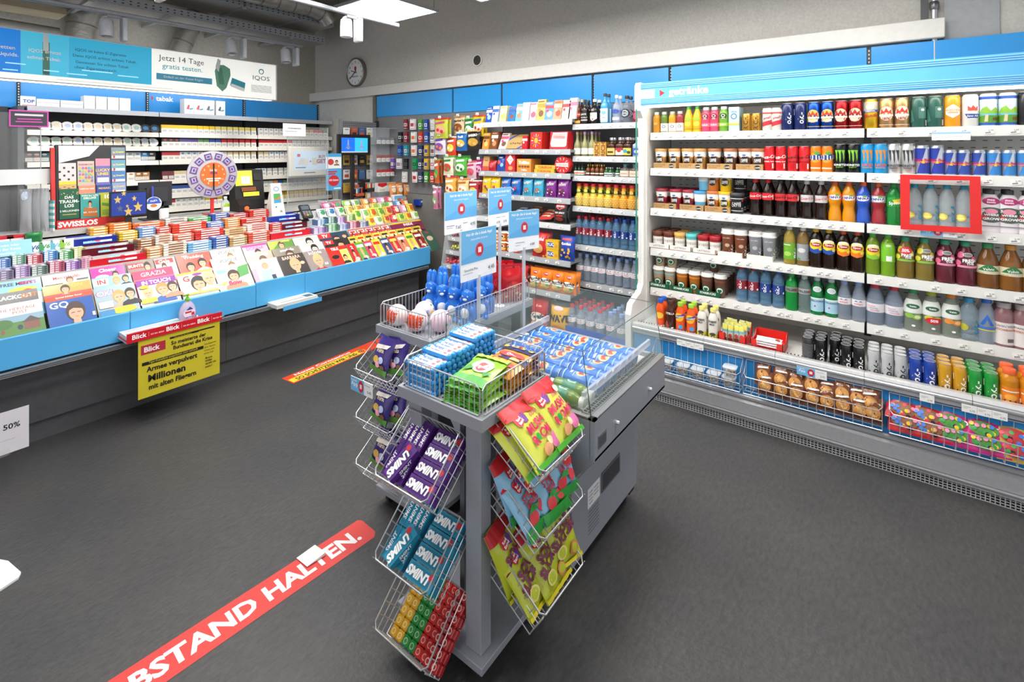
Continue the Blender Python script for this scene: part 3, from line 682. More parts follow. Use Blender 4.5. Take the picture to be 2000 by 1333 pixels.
def bars(x0, x1, y0, y1, z):
    mb = MB(); mb.box(x0, x1, y0, y1, z-.012, z-.008, BLACK)
    x = x0
    while x < x1: mb.box(x, x+.003, y0, y1, z-.004, z, STEEL); x += .016
    y = y0
    while y < y1: mb.box(x0, x1, y, y+.003, z-.004, z, STEEL); y += .016
    return mb
o = part('air_grille', bars(cx0+.02, cx1-.02, cy0+.025, cy0+.062, .70), ch); o['kind'] = 'stuff'
o = part('air_grille', bars(cx0+.02, cx1-.02, cy1-.115, cy1-.025, .70), ch); o['kind'] = 'stuff'
part('steel_rim', MB().box(cx0, cx1, cy0, cy0+.025, .688, .696, STEEL), ch)
part('steel_rim', MB().box(cx0, cx1, cy1-.025, cy1, .688, .696, STEEL), ch)
part('steel_rim', MB().box(cx0, cx0+.02, cy0, cy1, .688, .696, STEEL), ch)
part('display_deck', MB().box(cx0+.02, cx1-.02, cy0+.066, cy1-.12, .60, .672, C('c4c5c7')), ch)
gy0, gy1, gz = .836, 1.49, .92
for nm, vs in (('glass_pane', [(cx0, cy0+.012, .69), (cx1, cy0+.012, .69), (cx1, gy0, gz), (cx0, gy0, gz)]), ('glass_pane', [(cx0, cy1-.012, .69), (cx1, cy1-.012, .69), (cx1, gy1, gz), (cx0, gy1, gz)]),
               ('glass_pane', [(cx0, cy0+.012, .69), (cx0, cy1-.012, .69), (cx0, gy1, gz), (cx0, gy0, gz)]), ('glass_pane', [(cx1, cy0+.012, .69), (cx1, cy1-.012, .69), (cx1, gy1, gz), (cx1, gy0, gz)])):
    mb = MB(); A = [Vector(v) for v in vs]; n = (A[1]-A[0]).cross(A[3]-A[0]).normalized()*.004
    mb.add(A+[a+n for a in A], [(3, 2, 1, 0), (4, 5, 6, 7), (0, 1, 5, 4), (1, 2, 6, 5), (2, 3, 7, 6), (3, 0, 4, 7)], GLASS)
    g = part(nm, mb, ch); ob('polished_edge', MB().tube([A[0], A[3], A[2], A[1]], .0018, C('3a4d49'), 4).mesh('polished_edge'), g)
for yy, s in ((.858, 1), (1.386, -1)):                      # clear product fences with a lilac rail
    mb = MB(); mb.box(cx0+.03, cx1-.03, yy-.002, yy+.002, .68, .74, PERSP); part('product_fence', mb, ch)
    part('fence_rail', MB().box(cx0+.03, cx1-.03, yy-.012 if s > 0 else yy, yy if s > 0 else yy+.012, .735, .76, glassmat('lilac_rail%d' % s, 'd4d6e4', .4)), ch)
# front hardware on the side towards the aisle
S = lambda u, v, off: (u, cy0-off, v)
mb = MB(); mb.box(1.555, 1.615, cy0-.003, cy0, .585, .628, C('9b9da2', 'm')); mb.box(1.56, 1.61, cy0-.004, cy0-.003, .59, .623, C('7d7f85', 'm')); part('maker_plate', mb, ch)
for x in (1.70, 2.02): 
    mb = MB(); mb.M = Matrix.Translation((x, cy0, .615)) @ Matrix.Rotation(math.pi/2, 4, 'X'); mb.lathe([(.008, 0), (.008, .012), (.006, .014), (0, .014)], C('e2e3e6', 'm'), 14, cap=False); part('lock', mb, ch)
o = part('vent_strip', bars(0, .58, 0, .05, 0), ch, (1.61, .917, .385), (math.pi/2, 0, 0)); o['kind'] = 'stuff'
mb = MB(); mb.box(1.845, 2.0, .914, .918, .235, .295, C('3a3b3f')); mb.box(1.835, 2.01, .915, .919, .225, .305, C('5c5e63')); part('control_window', mb, ch)
mb = MB(); mb.box(1.72, 1.82, .9165, .918, .225, .30, 'e8e8ea'); mb.dec([('r', 1.73+.0, 1.76, .28-k*.014, .285-k*.014, 'a4a5a8') for k in range(4)]+[('r', 1.77, 1.81, .28-k*.014, .285-k*.014, 'a4a5a8') for k in range(3)], lambda u, v, off: (u, .9165-off, v), 1, 1, .0004, 0); part('rating_label', mb, ch)
mb = MB(); mb.dec([('r', 1.725, 1.815, .205-k*.014, .208-k*.014, '55575b') for k in range(7)], lambda u, v, off: (u, .918-off, v), 1, 1, .0006, 0); part('instruction_print', mb, ch)
for x in (1.66, 2.14):
    for y in (.965, 1.37):
        mb = MB(); mb.M = Matrix.Translation((x, y, .03)) @ Matrix.Rotation(math.pi/2, 4, 'X'); mb.lathe([(.01, -.012), (.03, -.012), (.03, .012), (.01, .012)], C('1e1f21'), 18); mb.M = None
        mb.box(x-.018, x+.018, y-.018, y+.018, .045, .07, C('2a2b2e')); mb.box(x-.01, x+.045, y-.04, y-.01, .05, .056, C('2f3033')); part('caster', mb, ch)
# ------------------------------------------------------------------ product kinds
BOT = {'coke': [(.80, 0), (.97, .02), (1, .06), (1, .13), (.90, .27), (.93, .36), (1, .44), (1, .62), (.97, .66), (.78, .75), (.55, .83), (.44, .885), (.42, .90)],
       'water': [(.84, 0), (.98, .02), (1, .05), (1, .14), (.95, .155), (1, .17), (1, .26), (.95, .275), (1, .29), (1, .40), (1, .62), (.96, .64), (.99, .66), (.9, .74), (.62, .84), (.44, .885), (.42, .90)],
       'fanta': [(.82, 0), (.98, .03), (1, .07), (.98, .17), (.86, .28), (.80, .36), (.9, .44), (1, .50), (1, .66), (.93, .72), (.74, .79), (.46, .875), (.42, .90)],
       'round': [(.85, 0), (.98, .02), (1, .05), (1, .60), (.97, .68), (.86, .76), (.60, .85), (.45, .885), (.43, .90)],
       'slope': [(.85, 0), (.98, .02), (1, .05), (1, .50), (.95, .58), (.80, .70), (.56, .82), (.46, .88), (.45, .90)],
       'juice': [(.86, 0), (.98, .02), (1, .04), (1, .70), (.96, .76), (.74, .84), (.64, .87), (.62, .89)],
       'flask': [(.95, 0), (1, .02), (1, .58), (.93, .64), (.5, .70), (.36, .74), (.34, .88)],
       'spirit': [(.95, 0), (1, .015), (1, .55), (.95, .62), (.6, .70), (.36, .76), (.32, .80), (.32, .90)],
       'wine': [(.9, 0), (1, .015), (1, .42), (.9, .50), (.52, .62), (.38, .70), (.36, .90)],
       'pine': [(.74, 0), (.9, .03), (1, .16), (1, .34), (.92, .46), (.70, .54), (.62, .58), (.60, .74), (.55, .80), (.52, .88)]}
def prof_r(kind, v):
    P = BOT[kind]
    for (r0, z0), (r1, z1) in zip(P, P[1:]):
        if z0 <= v <= z1: return r0+(r1-r0)*(v-z0)/(z1-z0+1e-9)
    return P[-1][0]
def bottle(desc, kind, r, h, liq, cap, lab=None, specs=(), lm='g', name='drink_bottle', cat='bottle', capm='p', sq=0, capr=None, flat=1, cover=None, n=20):
    b = MB(); sc = Matrix.Diagonal((1, flat, 1, 1)); b.M = sc
    b.lathe([(q*r, z*h) for q, z in BOT[kind]], C(liq, lm), n, sq=sq)
    parts = [('body', b)]
    c = MB(); c.M = sc; q = (capr or max(prof_r(kind, .89), .40)*1.08)*r; z0 = BOT[kind][-1][1]*h-.002
    c.lathe([(q, z0), (q, h-.003), (q*.93, h), (0, h)], C(cap, capm), 16, cap=False); parts.append(('cap', c))
    if lab or specs:
        l = MB(); l.M = sc
        if lab:
            v0, v1, col = lab[:3]; ng = 5
            vv = [v0+(v1-v0)*k/ng for k in range(ng+1)]
            l.lathe([(prof_r(kind, v)*r+.0007, v*h) for v in vv], C(col) if isinstance(col, str) else col, n, cap=False, sq=sq)
        def S(u, v, off):
            a = u*math.pi; R = prof_r(kind, v)*r+.0008+off; ca, sa = -math.cos(a), math.sin(a)
            if sq: k = (abs(ca)**(2+sq)+abs(sa)**(2+sq))**(-1/(2+sq)); ca *= k; sa *= k
            return (R*sa, R*ca, v*h)
        l.dec(specs, S, math.pi*r, h, .0006, .0003); parts.append(('label', l))
    return Proto(name, desc, cat, parts, 2*r, 2*r*flat, h)
def can(desc, r, h, col, specs=(), k='g', name='drink_can', lidc='d7d8da', top=None, n=20):
    b = MB(); b.lathe([(r*.80, 0), (r*.86, .002), (r, .010), (r, h-.016), (r*.87, h-.003), (r*.86, h-.002)], C(col, k), n)
    b.dec(list(specs), cylS(r, .008, h-.024), math.pi*r, h-.024, .0005, .0003)
    l = MB(); l.lathe([(r*.87, h-.004), (r*.89, h), (r*.82, h), (r*.80, h-.004), (0, h-.004)], C(lidc, 'm'), n, cap=False)
    l.box(-.006, .006, -.014, .006, h-.004, h-.0022, C('c2c3c6', 'm'))
    return Proto(name, desc, 'can', [('body', b), ('lid', l)], 2*r, 2*r, h)
def cup(desc, r0, r1, h, col, lid, specs=(), band=None, name='coffee_cup', lidh=.016, dome=False, lk='p'):
    b = MB(); b.lathe([(r0*.95, 0), (r0, .002), (r1, h-lidh)], C(col), 20)
    b.dec(list(specs), cylS(r0, 0, h-lidh, r1), math.pi*(r0+r1)/2, h-lidh, .0005, .0003)
    l = MB(); q = r1+.003; z = h-lidh
    if dome: l.lathe([(q, z-.004), (q+.001, z+.004), (q-.002, z+.006), (q-.003, h-.003), (q-.008, h), (q-.012, h), (q-.014, h-.004), (0, h-.004)], C(lid, lk), 20, cap=False)
    else: l.lathe([(q, z-.003), (q, h-.003), (q-.003, h), (q-.006, h), (q-.007, h-.003), (0, h-.003)], C(lid, lk), 20, cap=False)
    return Proto(name, desc, 'cup', [('body', b), ('lid', l)], 2*r1, 2*r1, h)
def carton(desc, w, d, h, col, specs=(), name='carton', cat='box', side=None, top=None, tspecs=(), k='p', parts=True):
    b = MB(); b.box(-w/2, w/2, -d/2, d/2, 0, h, C(col, k))
    if side: b.box(-w/2-.0003, w/2+.0003, -d/2+.001, d/2+.0003, .0, h-.0004, C(side))
    b.dec(list(specs), planeS(w, h, -d/2), w, h, .0004, .0003)
    if tspecs: b.dec(list(tspecs), lambda u, v, off: (u*w, (v-.5)*d, h+off), w, d, .0004, .0003)
    return Proto(name, desc, cat, [(name, b)], w, d, h)
def bag(desc, w, h, t, col, specs=(), name='snack_bag', cat='bag', k='g', top=None, seed=0, back=None, crimp=.06, nx=8, ny=10, wr=1.0):
    """pillow pack standing on its lower edge, print on the front"""
    rnd = random.Random(seed+hash(name) % 7)
    ph = [rnd.uniform(0, 6.3) for _ in range(6)]
    def bulge(u, v):
        a = max(0, 1-abs(2*u)**2.6)**.6; vv = min(max((v-crimp)/(1-2*crimp), 0), 1); b = max(0, 1-abs(2*vv-1)**3.2)**.65
        w_ = wr*.10*(math.sin(9*u+5*v+ph[0])*math.cos(11*v+ph[1]))+wr*.05*math.sin(23*u+17*v+ph[2])
        return t/2*a*b*(1+w_)+wr*.0012*math.sin(30*u+ph[3])*(1-b)
    def S(u, v, off):
        x = u*w*(1-.05*(4*v*(1-v))); return (x, -bulge(u, v)-.0006-off, v*h)
    def B(u, v): x = u*w*(1-.05*(4*v*(1-v))); return (x, bulge(u, v)*.8+.0006, v*h)
    b = MB(); fs = []; vs = []
    us = [-.5+i/nx for i in range(nx+1)]; vv = [0, crimp*.5]+[crimp+(1-2*crimp)*j/(ny-4) for j in range(ny-3)]+[1-crimp*.5, 1]; m = len(vv)
    vs = [S(u, v, 0) for v in vv for u in us]
    fs = [(j*(nx+1)+i, j*(nx+1)+i+1, (j+1)*(nx+1)+i+1, (j+1)*(nx+1)+i) for j in range(m-1) for i in range(nx)]
    o = len(vs); vs += [B(u, v) for v in vv for u in us]
    fs += [(o+j*(nx+1)+i+1, o+j*(nx+1)+i, o+(j+1)*(nx+1)+i, o+(j+1)*(nx+1)+i+1) for j in range(m-1) for i in range(nx)]
    e = [i for i in range(nx+1)]+[j*(nx+1)+nx for j in range(1, m)]+[(m-1)*(nx+1)+i for i in range(nx-1, -1, -1)]+[j*(nx+1) for j in range(m-2, 0, -1)]
    fs += [(e[(i+1) % len(e)], e[i], o+e[i], o+e[(i+1) % len(e)]) for i in range(len(e))]
    b.add(vs, fs, C(col, k), True)
    b.dec([s if s[0] != 'r' or len(s) > 6 else s+(1,) for s in specs], S, w, h, .0024, .0004)
    return Proto(name, desc, cat, [(name, b)], w, t, h)
# ------------------------------------------------------------------ shelf filling on the drinks wall
def fill(where, z, xf, items, gap=.004):
    """items: (proto, u of its middle, rows deep, lift); the front row stands at xf"""
    tot = {}
    for it in items: tot[it[0]] = tot.get(it[0], 0)+1
    seen = {}
    for it in items:
        p, u = it[0], it[1]; deep = it[2] if len(it) > 2 else 1; lift = it[3] if len(it) > 3 else 0; sh = it[4] if len(it) > 4 else 0
        seen[p] = seen.get(p, 0)+1; X = xf+p.d/2+sh; y = YX(u, X)
        for k in range(deep):
            put(p, (X+k*(p.d+gap), y, z+lift), RW+random.uniform(-.12, .12)*(p.cat in ('can', 'bottle', 'cup')), where, seen[p], tot[p], '' if k == 0 and deep == 1 else ('front row', 'second row', 'third row', 'fourth row', 'fifth row')[k])
random.seed(11)
T = 't'
# top shelf
jr = .026
J1 = bottle('small amber juice bottle with grey cap', 'juice', jr, .150, 'c98a1e', 'b9bdbb', None, [('d', 0, .45, .16, .06, 'e8b24a')], name='juice_bottle')
def smoothie(d, liq): return bottle(d, 'juice', jr, .150, liq, 'b4b8b6', (.03, .46, 'f0eee8'), [('d', .03, .30, .15, .065, '55606a'), ('d', .03, .30, .10, .042, 'f0eee8'), ('t', 'MOJU', 0, .41, .035, '555a5c'), ('r', -.3, .3, .06, .09, liq)], name='juice_bottle')
J2 = smoothie('small green smoothie bottle with white label', '5d7d2c'); J3 = smoothie('small orange smoothie bottle with white label', 'dd9a24'); J4 = smoothie('small red smoothie bottle with white label', '9c3b3f')
J5 = bottle('yellow lemon juice bottle with green cap', 'slope', .03, .178, 'e2b71d', '2f9c3c', None, [('d', 0, .52, .28, .07, '9cc23c'), ('r', -.4, .4, .12, .16, 'b8901a'), ('d', 0, .33, .22, .10, 'f0cf4a')], name='juice_bottle')
def vita(d, c1, c2): return bottle(d, 'juice', .030, .168, c1, 'c9cdd0', (.02, .84, c1), [('d', 0, .62, .24, .12, c2), ('d', 0, .64, .13, .06, 'f6eef0'), ('d', 0, .64, .09, .04, c2), ('t', 'VIVI', 0, .53, .05, 'ffffff'), ('r', -.42, .42, .22, .36, 'e8788e' if c1[0] == 'd' else '9ccf3d'), ('t', 'KOLA', 0, .29, .06, 'ffffff')], name='juice_bottle')
J6 = vita('pink plastic drink bottle with round emblem', 'd8456c', '8c1f3c'); J7 = vita('green plastic drink bottle with round emblem', '6fa52a', '27521e')
J8 = carton('pale blue coconut drink carton', .062, .062, .160, 'bfe0ea', [('d', 0, .62, .30, .12, '2f7fb4'), ('d', 0, .62, .2, .08, 'e8f4f6'), ('t', 'VITA', 0, .8, .07, '2f7fb4'), ('d', -.15, .10, .16, .06, 'f7f5ee'), ('d', .17, .11, .16, .06, 'f7f5ee'), ('r', -.5, .5, .26, .34, 'e6d24a')], name='drink_carton')
K1 = can('small gold can with vertical lettering', .0265, .115, 'c99a3f', [('t', 'RICH', 0, .5, .30, '6b3b14', math.pi/2, .03), ('r', -.5, -.3, 0, 1, 'd9b25e'), ('r', .3, .5, 0, 1, 'b0802c')], 'm')
K2 = can('slim white can with red slanting label', .029, .145, 'dcdbd5', [('p', [(-.35, .15), (.35, .3), (.35, .52), (-.35, .38)], 'd8343c'), ('t', 'small', 0, .62, .13, 'c43a40', .2, .02, .3), ('r', -.4, .4, .82, .9, 'c9574f')])
def okc(d, c, tc, r=.033, h=.168, tx='ok.-', vs=.36): return can(d, r, h, c, [('t', tx, .06, .46, vs, tc, math.pi/2, .02), ('r', -.40, -.34, .6, .85, tc)])
K3 = okc('tall dark blue beer can with white lettering', '1b2a63', 'e9ecf2', vs=.22)
def beer(d, c, badge, rim, txt='1876', tc='b3202a', em='d23a2e', k='m'):
    return can(d, .033, .168, c, [('d', 0, .52, .33, .27, badge), ('p', [(-.24, .5), (-.24, .70), (-.1, .60), (0, .74), (.1, .60), (.24, .70), (.24, .5), (.06, .56), (-.06, .56)], em), ('r', -.36, .36, .42, .49, rim), ('t', txt, 0, .33, .09, tc, 0, .03), ('r', -.4, .4, .08, .1, badge)], k)
K4 = beer('tall blue beer can with red emblem', '1f4fae', 'e8c25a', 'd9dee6', 'LAGER', 'ffffff'); K5 = beer('tall red beer can with emblem', 'a8242a', 'd8c7a8', 'e8e4dc', 'BIER', 'f0e6d2', 'b5202a')
K6 = can('tall grey and yellow beer can', .033, .168, 'e0b62c', [('r', -.5, .5, .62, 1, 'b9b7a8'), ('p', [(-.35, .57), (.4, .62), (.4, .70), (-.35, .65)], '2b4a9c'), ('t', 'CARDINAL', 0, .64, .05, 'ffffff', .06), ('t', 'Blonde', 0, .46, .13, 'b5232a', .1, .02, .2), ('d', 0, .8, .2, .12, 'd4d2c4')], 'm')
K7 = beer('tall tan beer can with red emblem', 'c99e6c', 'e8dcc6', 'f2ece0', '1876')
K8 = can('tall dark green can with square print', .033, .168, '2f5f55', [('r', -.02, .36, .30, .72, '4d8074'), ('d', .15, .62, .08, .05, 'd9e0d2'), ('r', .28, .42, .03, .24, 'e2e4de'), ('p', [(-.5, .1), (-.2, .2), (-.3, .6), (-.5, .7)], '3f7a6c')])
K9 = can('tall orange beer can with white shield', .033, .168, 'f0a324', [('p', [(-.32, .62), (0, .78), (.32, .62), (.3, .42), (0, .28), (-.3, .42)], 'f6efe2'), ('t', 'WEIZEN', 0, .56, .09, 'e0951c', 0, .02), ('r', -.2, .2, .46, .49, 'e0951c')])
K10 = can('tall white beer can with blue badge', .033, .168, 'e3e2de', [('d', .1, .52, .33, .30, 'f6f5f2'), ('p', [(-.1, .52), (-.1, .70), (.02, .62), (.1, .72), (.2, .62), (.3, .70), (.3, .52)], 'd8503c'), ('p', [(-.22, .42), (.42, .40), (.3, .26), (-.1, .26)], '27509c'), ('t', 'Sans Alk', .1, .34, .07, 'ffffff', 0, .01, .2)])
K11 = can('tall blue-rimmed can with green mountain landscape', .034, .168, 'd7ecf2', [('r', -.5, .5, .90, 1, '2a55b4'), ('r', -.5, .5, 0, .08, '2a55b4'), ('p', [(-.5, .30), (-.3, .58), (-.12, .66), (.02, .5), (.2, .62), (.5, .46), (.5, .25), (-.5, .25)], '8cc03c'), ('p', [(-.5, .08), (-.5, .28), (-.1, .36), (.5, .28), (.5, .08)], '5a9a2e'), ('r', -.5, .5, .34, .40, '6fc0e2'), ('t', 'Quöllfrisch', 0, .76, .085, '2d63ac', 0, .015, .15), ('p', [(-.2, .12), (-.16, .36), (-.06, .36), (-.08, .12)], 'e2c9a4'), ('p', [(.08, .16), (.08, .26), (.36, .26), (.36, .16)], '6b4a2c')])
K12 = can('tall black can at the edge of the view', .034, .168, '2a2b2e', [('r', -.1, -.05, .1, .9, 'e4e4e6'), ('r', .1, .14, .1, .9, 'a8327a')])
fill('top cooler shelf', SZ[0], SX+.012, [(J1, 1283), (J2, 1298), (J3, 1313.5), (J4, 1328.5), (J5, 1345.5), (J5, 1362), (J6, 1379.5), (J6, 1396), (J7, 1414), (J8, 1435.5, 2), (K1, 1458.5, 2), (K1, 1477), (K2, 1499, 2), (K2, 1517),
      (K3, 1538, 2), (K3, 1563), (K4, 1589.5, 2), (K4, 1615.8), (K5, 1643.5, 2), (K5, 1671), (K6, 1701, 2), (K7, 1731, 2), (K7, 1761.6), (K8, 1794, 2), (K8, 1826), (K9, 1860), (K10, 1894.7), (K11, 1929.7), (K11, 1967.6), (K12, 2006)])
# second shelf
def latte(d, c1, c2, c3, r1=.0405, h=.138): return cup(d, .033, r1, h, c1, c2, [('r', -.5, .5, .64, .98, 'ece8e0'), ('p', [(-.5, .64), (-.3, .74), (-.1, .62), (.15, .72), (.35, .62), (.5, .70), (.5, .5), (-.5, .5)], c1), ('d', 0, .50, .23, .21, '1d1d1f'), ('t', 'CAFFÈ', 0, .55, .085, 'f2efe8', 0, .03), ('t', 'LATTE', 0, .45, .085, 'f2efe8', 0, .03), ('d', 0, .78, .09, .04, c3)])
L1 = latte('caramel coloured iced coffee cup with black round emblem', 'b98544', 'c8924e', '3a5fae'); L2 = latte('brown iced coffee cup with black round emblem', '6b4330', 'a9683c', '3a5fae'); 
def ctray(n, w, hh=.042, d=.085, c='b78f5c'):
    b = MB(); b.box(-w/2, w/2, -d/2, -d/2+.003, 0, hh, C(c)); b.box(-w/2, w/2, d/2-.003, d/2, 0, hh, C(c)); b.box(-w/2, -w/2+.003, -d/2, d/2, 0, hh, C(c)); b.box(w/2-.003, w/2, -d/2, d/2, 0, hh, C(c)); b.box(-w/2, w/2, -d/2, d/2, 0, .003, C(c))
    return b
def kraft():
    b = ctray(0, .158); b.dec([('t', 'JETZT NOCH BESSER', -.22, .66, .15, '3a2a1c', 0, .0), ('t', 'RECYCELBAR', -.26, .40, .15, '3a2a1c', 0, .0), ('d', .3, .5, .12, .34, '1d1d1f'), ('t', 'CAFFÈ', .3, .5, .2, 'e9e2d4', 0, .03), ('r', -.01, .0, 0, 1, '9a7648')], planeS(.158, .042, -.0425), .158, .042, .0004, .0002)
    return Proto('cardboard_tray', 'brown cardboard cup tray with small print', 'tray', [('cardboard_tray', b)], .158, .085, .042)
KT = kraft()
def cola(d, c1, tc, sub): return can(d, .029, .156, c1, [('t', 'Coca-Cola', .02, .62, .15, tc, .12, .018, .35), ('t', sub, 0, .40, .05, tc), ('r', .22, .32, .08, .32, 'e9e4de')], 'g')
C1 = cola('slim red cola can with white script', 'd31f26', 'ffffff', 'ORIGINAL TASTE'); C2 = cola('slim red cola can with black script', 'cf1f26', '1a1012', 'ZERO SUGAR')
C3 = can('slim orange soda can', .029, .156, 'f07d16', [('d', 0, .60, .36, .22, 'f6a02c'), ('d', .1, .8, .18, .07, '4fa83c'), ('p', [(-.4, .46), (.4, .54), (.4, .76), (-.4, .68)], '1f3f8c'), ('t', 'FANTA', 0, .61, .19, 'ffffff', .08, .03), ('r', -.3, .3, .1, .16, 'f2e4cc')])
def claw(c, dx=0): 
    o = []
    for q, l in ((-.17, .40), (0, .34), (.17, .42)):
        x = q+dx; o.append(('p', [(x-.09, .86), (x+.07, .86), (x+.05, .74), (x+.055, l+.14), (x+.02, l), (x-.005, l+.16), (x-.02, .70)], c))
    return o
def mons(d, c, cc, tc, t1='MONSTER', t2='ENERGY', k='g'): return can(d, .033, .168, c, claw(cc)+[('t', t1, 0, .27, .085, tc, 0, .03), ('t', t2, 0, .18, .05, cc, 0, .01)], k)
C4 = mons('tall black energy drink can with green claw mark', '151617', '7fc832', 'e8e8e8'); C5 = mons('tall blue energy drink can with orange claw mark', '2094cf', 'ee8a1e', 'ee5a1e', 'JUICED', 'MONSTER'); C6 = mons('tall white energy drink can with grey claw mark', 'd3d3d1', '33373b', '4a4d52', k='m')
def rb(d, r, h, c1, c2): return can(d, r, h, c2, [('p', [(-.5, .48), (-.5, 1), (.12, 1), (-.06, .48)], c1), ('p', [(.5, .44), (.5, 0), (-.30, 0), (-.12, .44)], c1), ('t', 'Red Bull', 0, .53, .12, 'd81f33', 0, .02), ('d', 0, .44, .12, .045, 'f1c02e'), ('p', [(-.3, .40), (-.05, .46), (-.05, .42)], 'd81f33'), ('p', [(.3, .40), (.05, .46), (.05, .42)], 'd81f33')], 'm')
C7 = rb('tall blue and silver energy can with red lettering', .0305, .158, '23389e', 'c3c8d2'); C8 = rb('short blue and silver energy can', .0265, .134, '27479f', 'bcc2ce'); C9 = rb('short pale blue and silver energy can', .0265, .134, '2f7fc6', 'c6ccd4')
fill('second cooler shelf', SZ[1], SX+.008, [(KT, 1302), (KT, 1352.5), (KT, 1408.5), (KT, 1466)])
fill('second cooler shelf', SZ[1]+.004, SX+.013, [(L1, 1291.5, 2), (L1, 1318, 2), (L1, 1344, 2), (L1, 1367.5, 2), (L2, 1396, 2), (L2, 1427, 2), (L2, 1456, 2), (L2, 1481, 2)])
fill('second cooler shelf', SZ[1], SX+.012, [(C1, 1503, 2), (C1, 1525), (C2, 1548.5, 2), (C2, 1571), (C3, 1593.7), (C3, 1616), (C4, 1642, 2), (C4, 1667), (C5, 1694), (C5, 1720), (C6, 1746.5, 2), (C6, 1774),
      (C7, 1802), (C7, 1831), (C8, 1857), (C8, 1882.5), (C8, 1912), (C9, 1941, 2), (C9, 1970.6), (C9, 2000)])
# third shelf
Lr = latte('dark red iced coffee cup', '9c1f35', '8f2436', '3a5fae'); Lb = cup('plain blue iced coffee cup', .033, .0405, .134, '6fb6d8', '3f8fc0', [('r', -.5, .5, .52, .98, 'e6eef2')]); Lo = latte('orange iced coffee cup', 'd07a34', 'c06c34', '3a5fae'); Ly = latte('yellow iced coffee cup', 'e4bd1c', 'd9ae1c', '3a5fae')
Lk = cup('black iced coffee cup with white line drawings', .038, .044, .138, '26272b', '3a3b40', [('t', 'CAFFÈ', 0, .58, .12, 'e6e4de', 0, .02), ('t', 'LATTE', 0, .45, .12, 'e6e4de', 0, .02), ('r', -.4, .4, .8, .84, 'd9d6d0'), ('r', -.4, .4, .16, .2, 'c9c6c0'), ('d', -.28, .72, .05, .05, 'c0353c'), ('d', .28, .72, .05, .05, 'c0353c'), ('d', .3, .3, .06, .06, '8a8c90')])
W3 = 'third cooler shelf'
fill(W3, SZ[2], SX+.008, [(KT, 1302), (KT, 1354), (KT, 1404)])
fill(W3, SZ[2]+.004, SX+.013, [(Lr, 1293, 3), (Lr, 1320.5, 3), (Lr, 1345, 3), (Lb, 1368, 2), (Lo, 1392.7, 2), (Ly, 1416.5, 2)])
for p, u in ((Lb, 1375), (Lo, 1392.7), (Ly, 1417)):
    X = SX+.013+.0385; place(p, (X+.01, YX(u, X), SZ[2]+.004+.138), RW, p.desc.split(' with')[0]+' stacked on another, third cooler shelf', 'upper layer of iced coffee cups')
X = SX+.06; place(Lk, (X+.06, YX(1446, X+.06), SZ[2]+.140), RW, 'black iced coffee cup on top of another, third cooler shelf', 'upper layer of iced coffee cups')
fill(W3, SZ[2], SX+.012, [(Lk, 1439.5, 3)])
def coke(d, lab, tc, cap): return bottle(d, 'coke', .0325, .235, '1d0d08', cap, (.44, .62, lab), [('t', 'Coca-Cola', .02, .535, .058, tc, .1, .015, .35), ('r', .34, .42, .46, .58, 'e9e4de')], name='cola_bottle')
B1 = coke('cola bottle with red label and red cap', 'd31f26', 'ffffff', 'd42a2e'); B2 = coke('cola bottle with red label and black cap', 'd0242a', '200c0e', '1b1b1d'); B3 = coke('cola bottle with silver label and grey cap', 'c9c6c6', 'd22a32', 'd3d4d6')
def fan(d, liq, lab, cap): return bottle(d, 'fanta', .0335, .235, liq, cap, (.52, .68, lab), [('d', 0, .60, .34, .065, 'f6f4ee'), ('t', 'FANTA', 0, .60, .065, '1f3f96', .1, .03), ('d', .1, .66, .1, .02, '4fa83c')], name='soda_bottle')
B4 = fan('orange soda bottle', 'd98c12', 'ee7a1c', 'e0602a'); B5 = fan('blue soda bottle with orange cap', '2a55b8', '2f55c8', 'd8602c'); B6 = fan('dark red soda bottle with orange cap', '9a2c34', 'a9a4a4', 'd86a34')
B7 = bottle('green lemonade bottle', 'round', .0335, .235, '1f8a3c', '2aa04a', (.44, .66, '27963c'), [('p', [(-.1, .6), (.3, .64), (.3, .52), (0, .5)], 'e8cf2c'), ('t', 'Sprite', 0, .52, .07, 'ffffff', .1, .02)], 'a', name='soda_bottle')
B8 = bottle('clear lemon water bottle with turquoise cap', 'water', .034, .235, 'c8d4da', '2fa3c2', None, [('t', 'ok.-', .22, .34, .15, '1f8fb8', math.pi/2, .02), ('d', -.18, .28, .2, .075, 'e4cf3c'), ('d', -.18, .28, .14, .05, 'f2e88a'), ('d', .2, .50, .07, .025, '1f8fb8')], 'w', name='water_bottle')
B9 = bottle('white flat drink bottle with pink emblem', 'juice', .037, .215, 'd9d3d8', '3c3c40', (.02, .86, 'e3dde2'), [('d', 0, .74, .26, .085, 'a82468'), ('t', 'moo', 0, .765, .05, 'f3dfe9', 0, .03), ('t', 'tonic', 0, .715, .05, 'f3dfe9', 0, .03), ('d', 0, .42, .42, .18, '54625a'), ('d', -.2, .36, .1, .05, 'b5423c'), ('d', .3, .5, .08, .05, '7a9c88'), ('d', 0, .5, .18, .065, 'e893a8'), ('t', 'WHERE', 0, .42, .045, 'ffffff', 0, .03), ('t', 'GROW', 0, .33, .055, 'ffffff', 0, .03), ('r', -.25, .25, .15, .17, '8b878a')], 'p', sq=2, capr=.5, name='drink_bottle')
fill(W3, SZ[2], SX+.012, [(B1, 1475.5, 2), (B1, 1500, 2), (B2, 1525, 2), (B2, 1548.5, 2), (B3, 1576), (B3, 1604), (B4, 1630.5, 2), (B4, 1658, 2), (B5, 1686), (B6, 1716), (B7, 1746), (B8, 1786), (B8, 1817.5), (B8, 1849.5), (B8, 1883), (B9, 1933, 2), (B9, 1970, 2), (B9, 2006)])
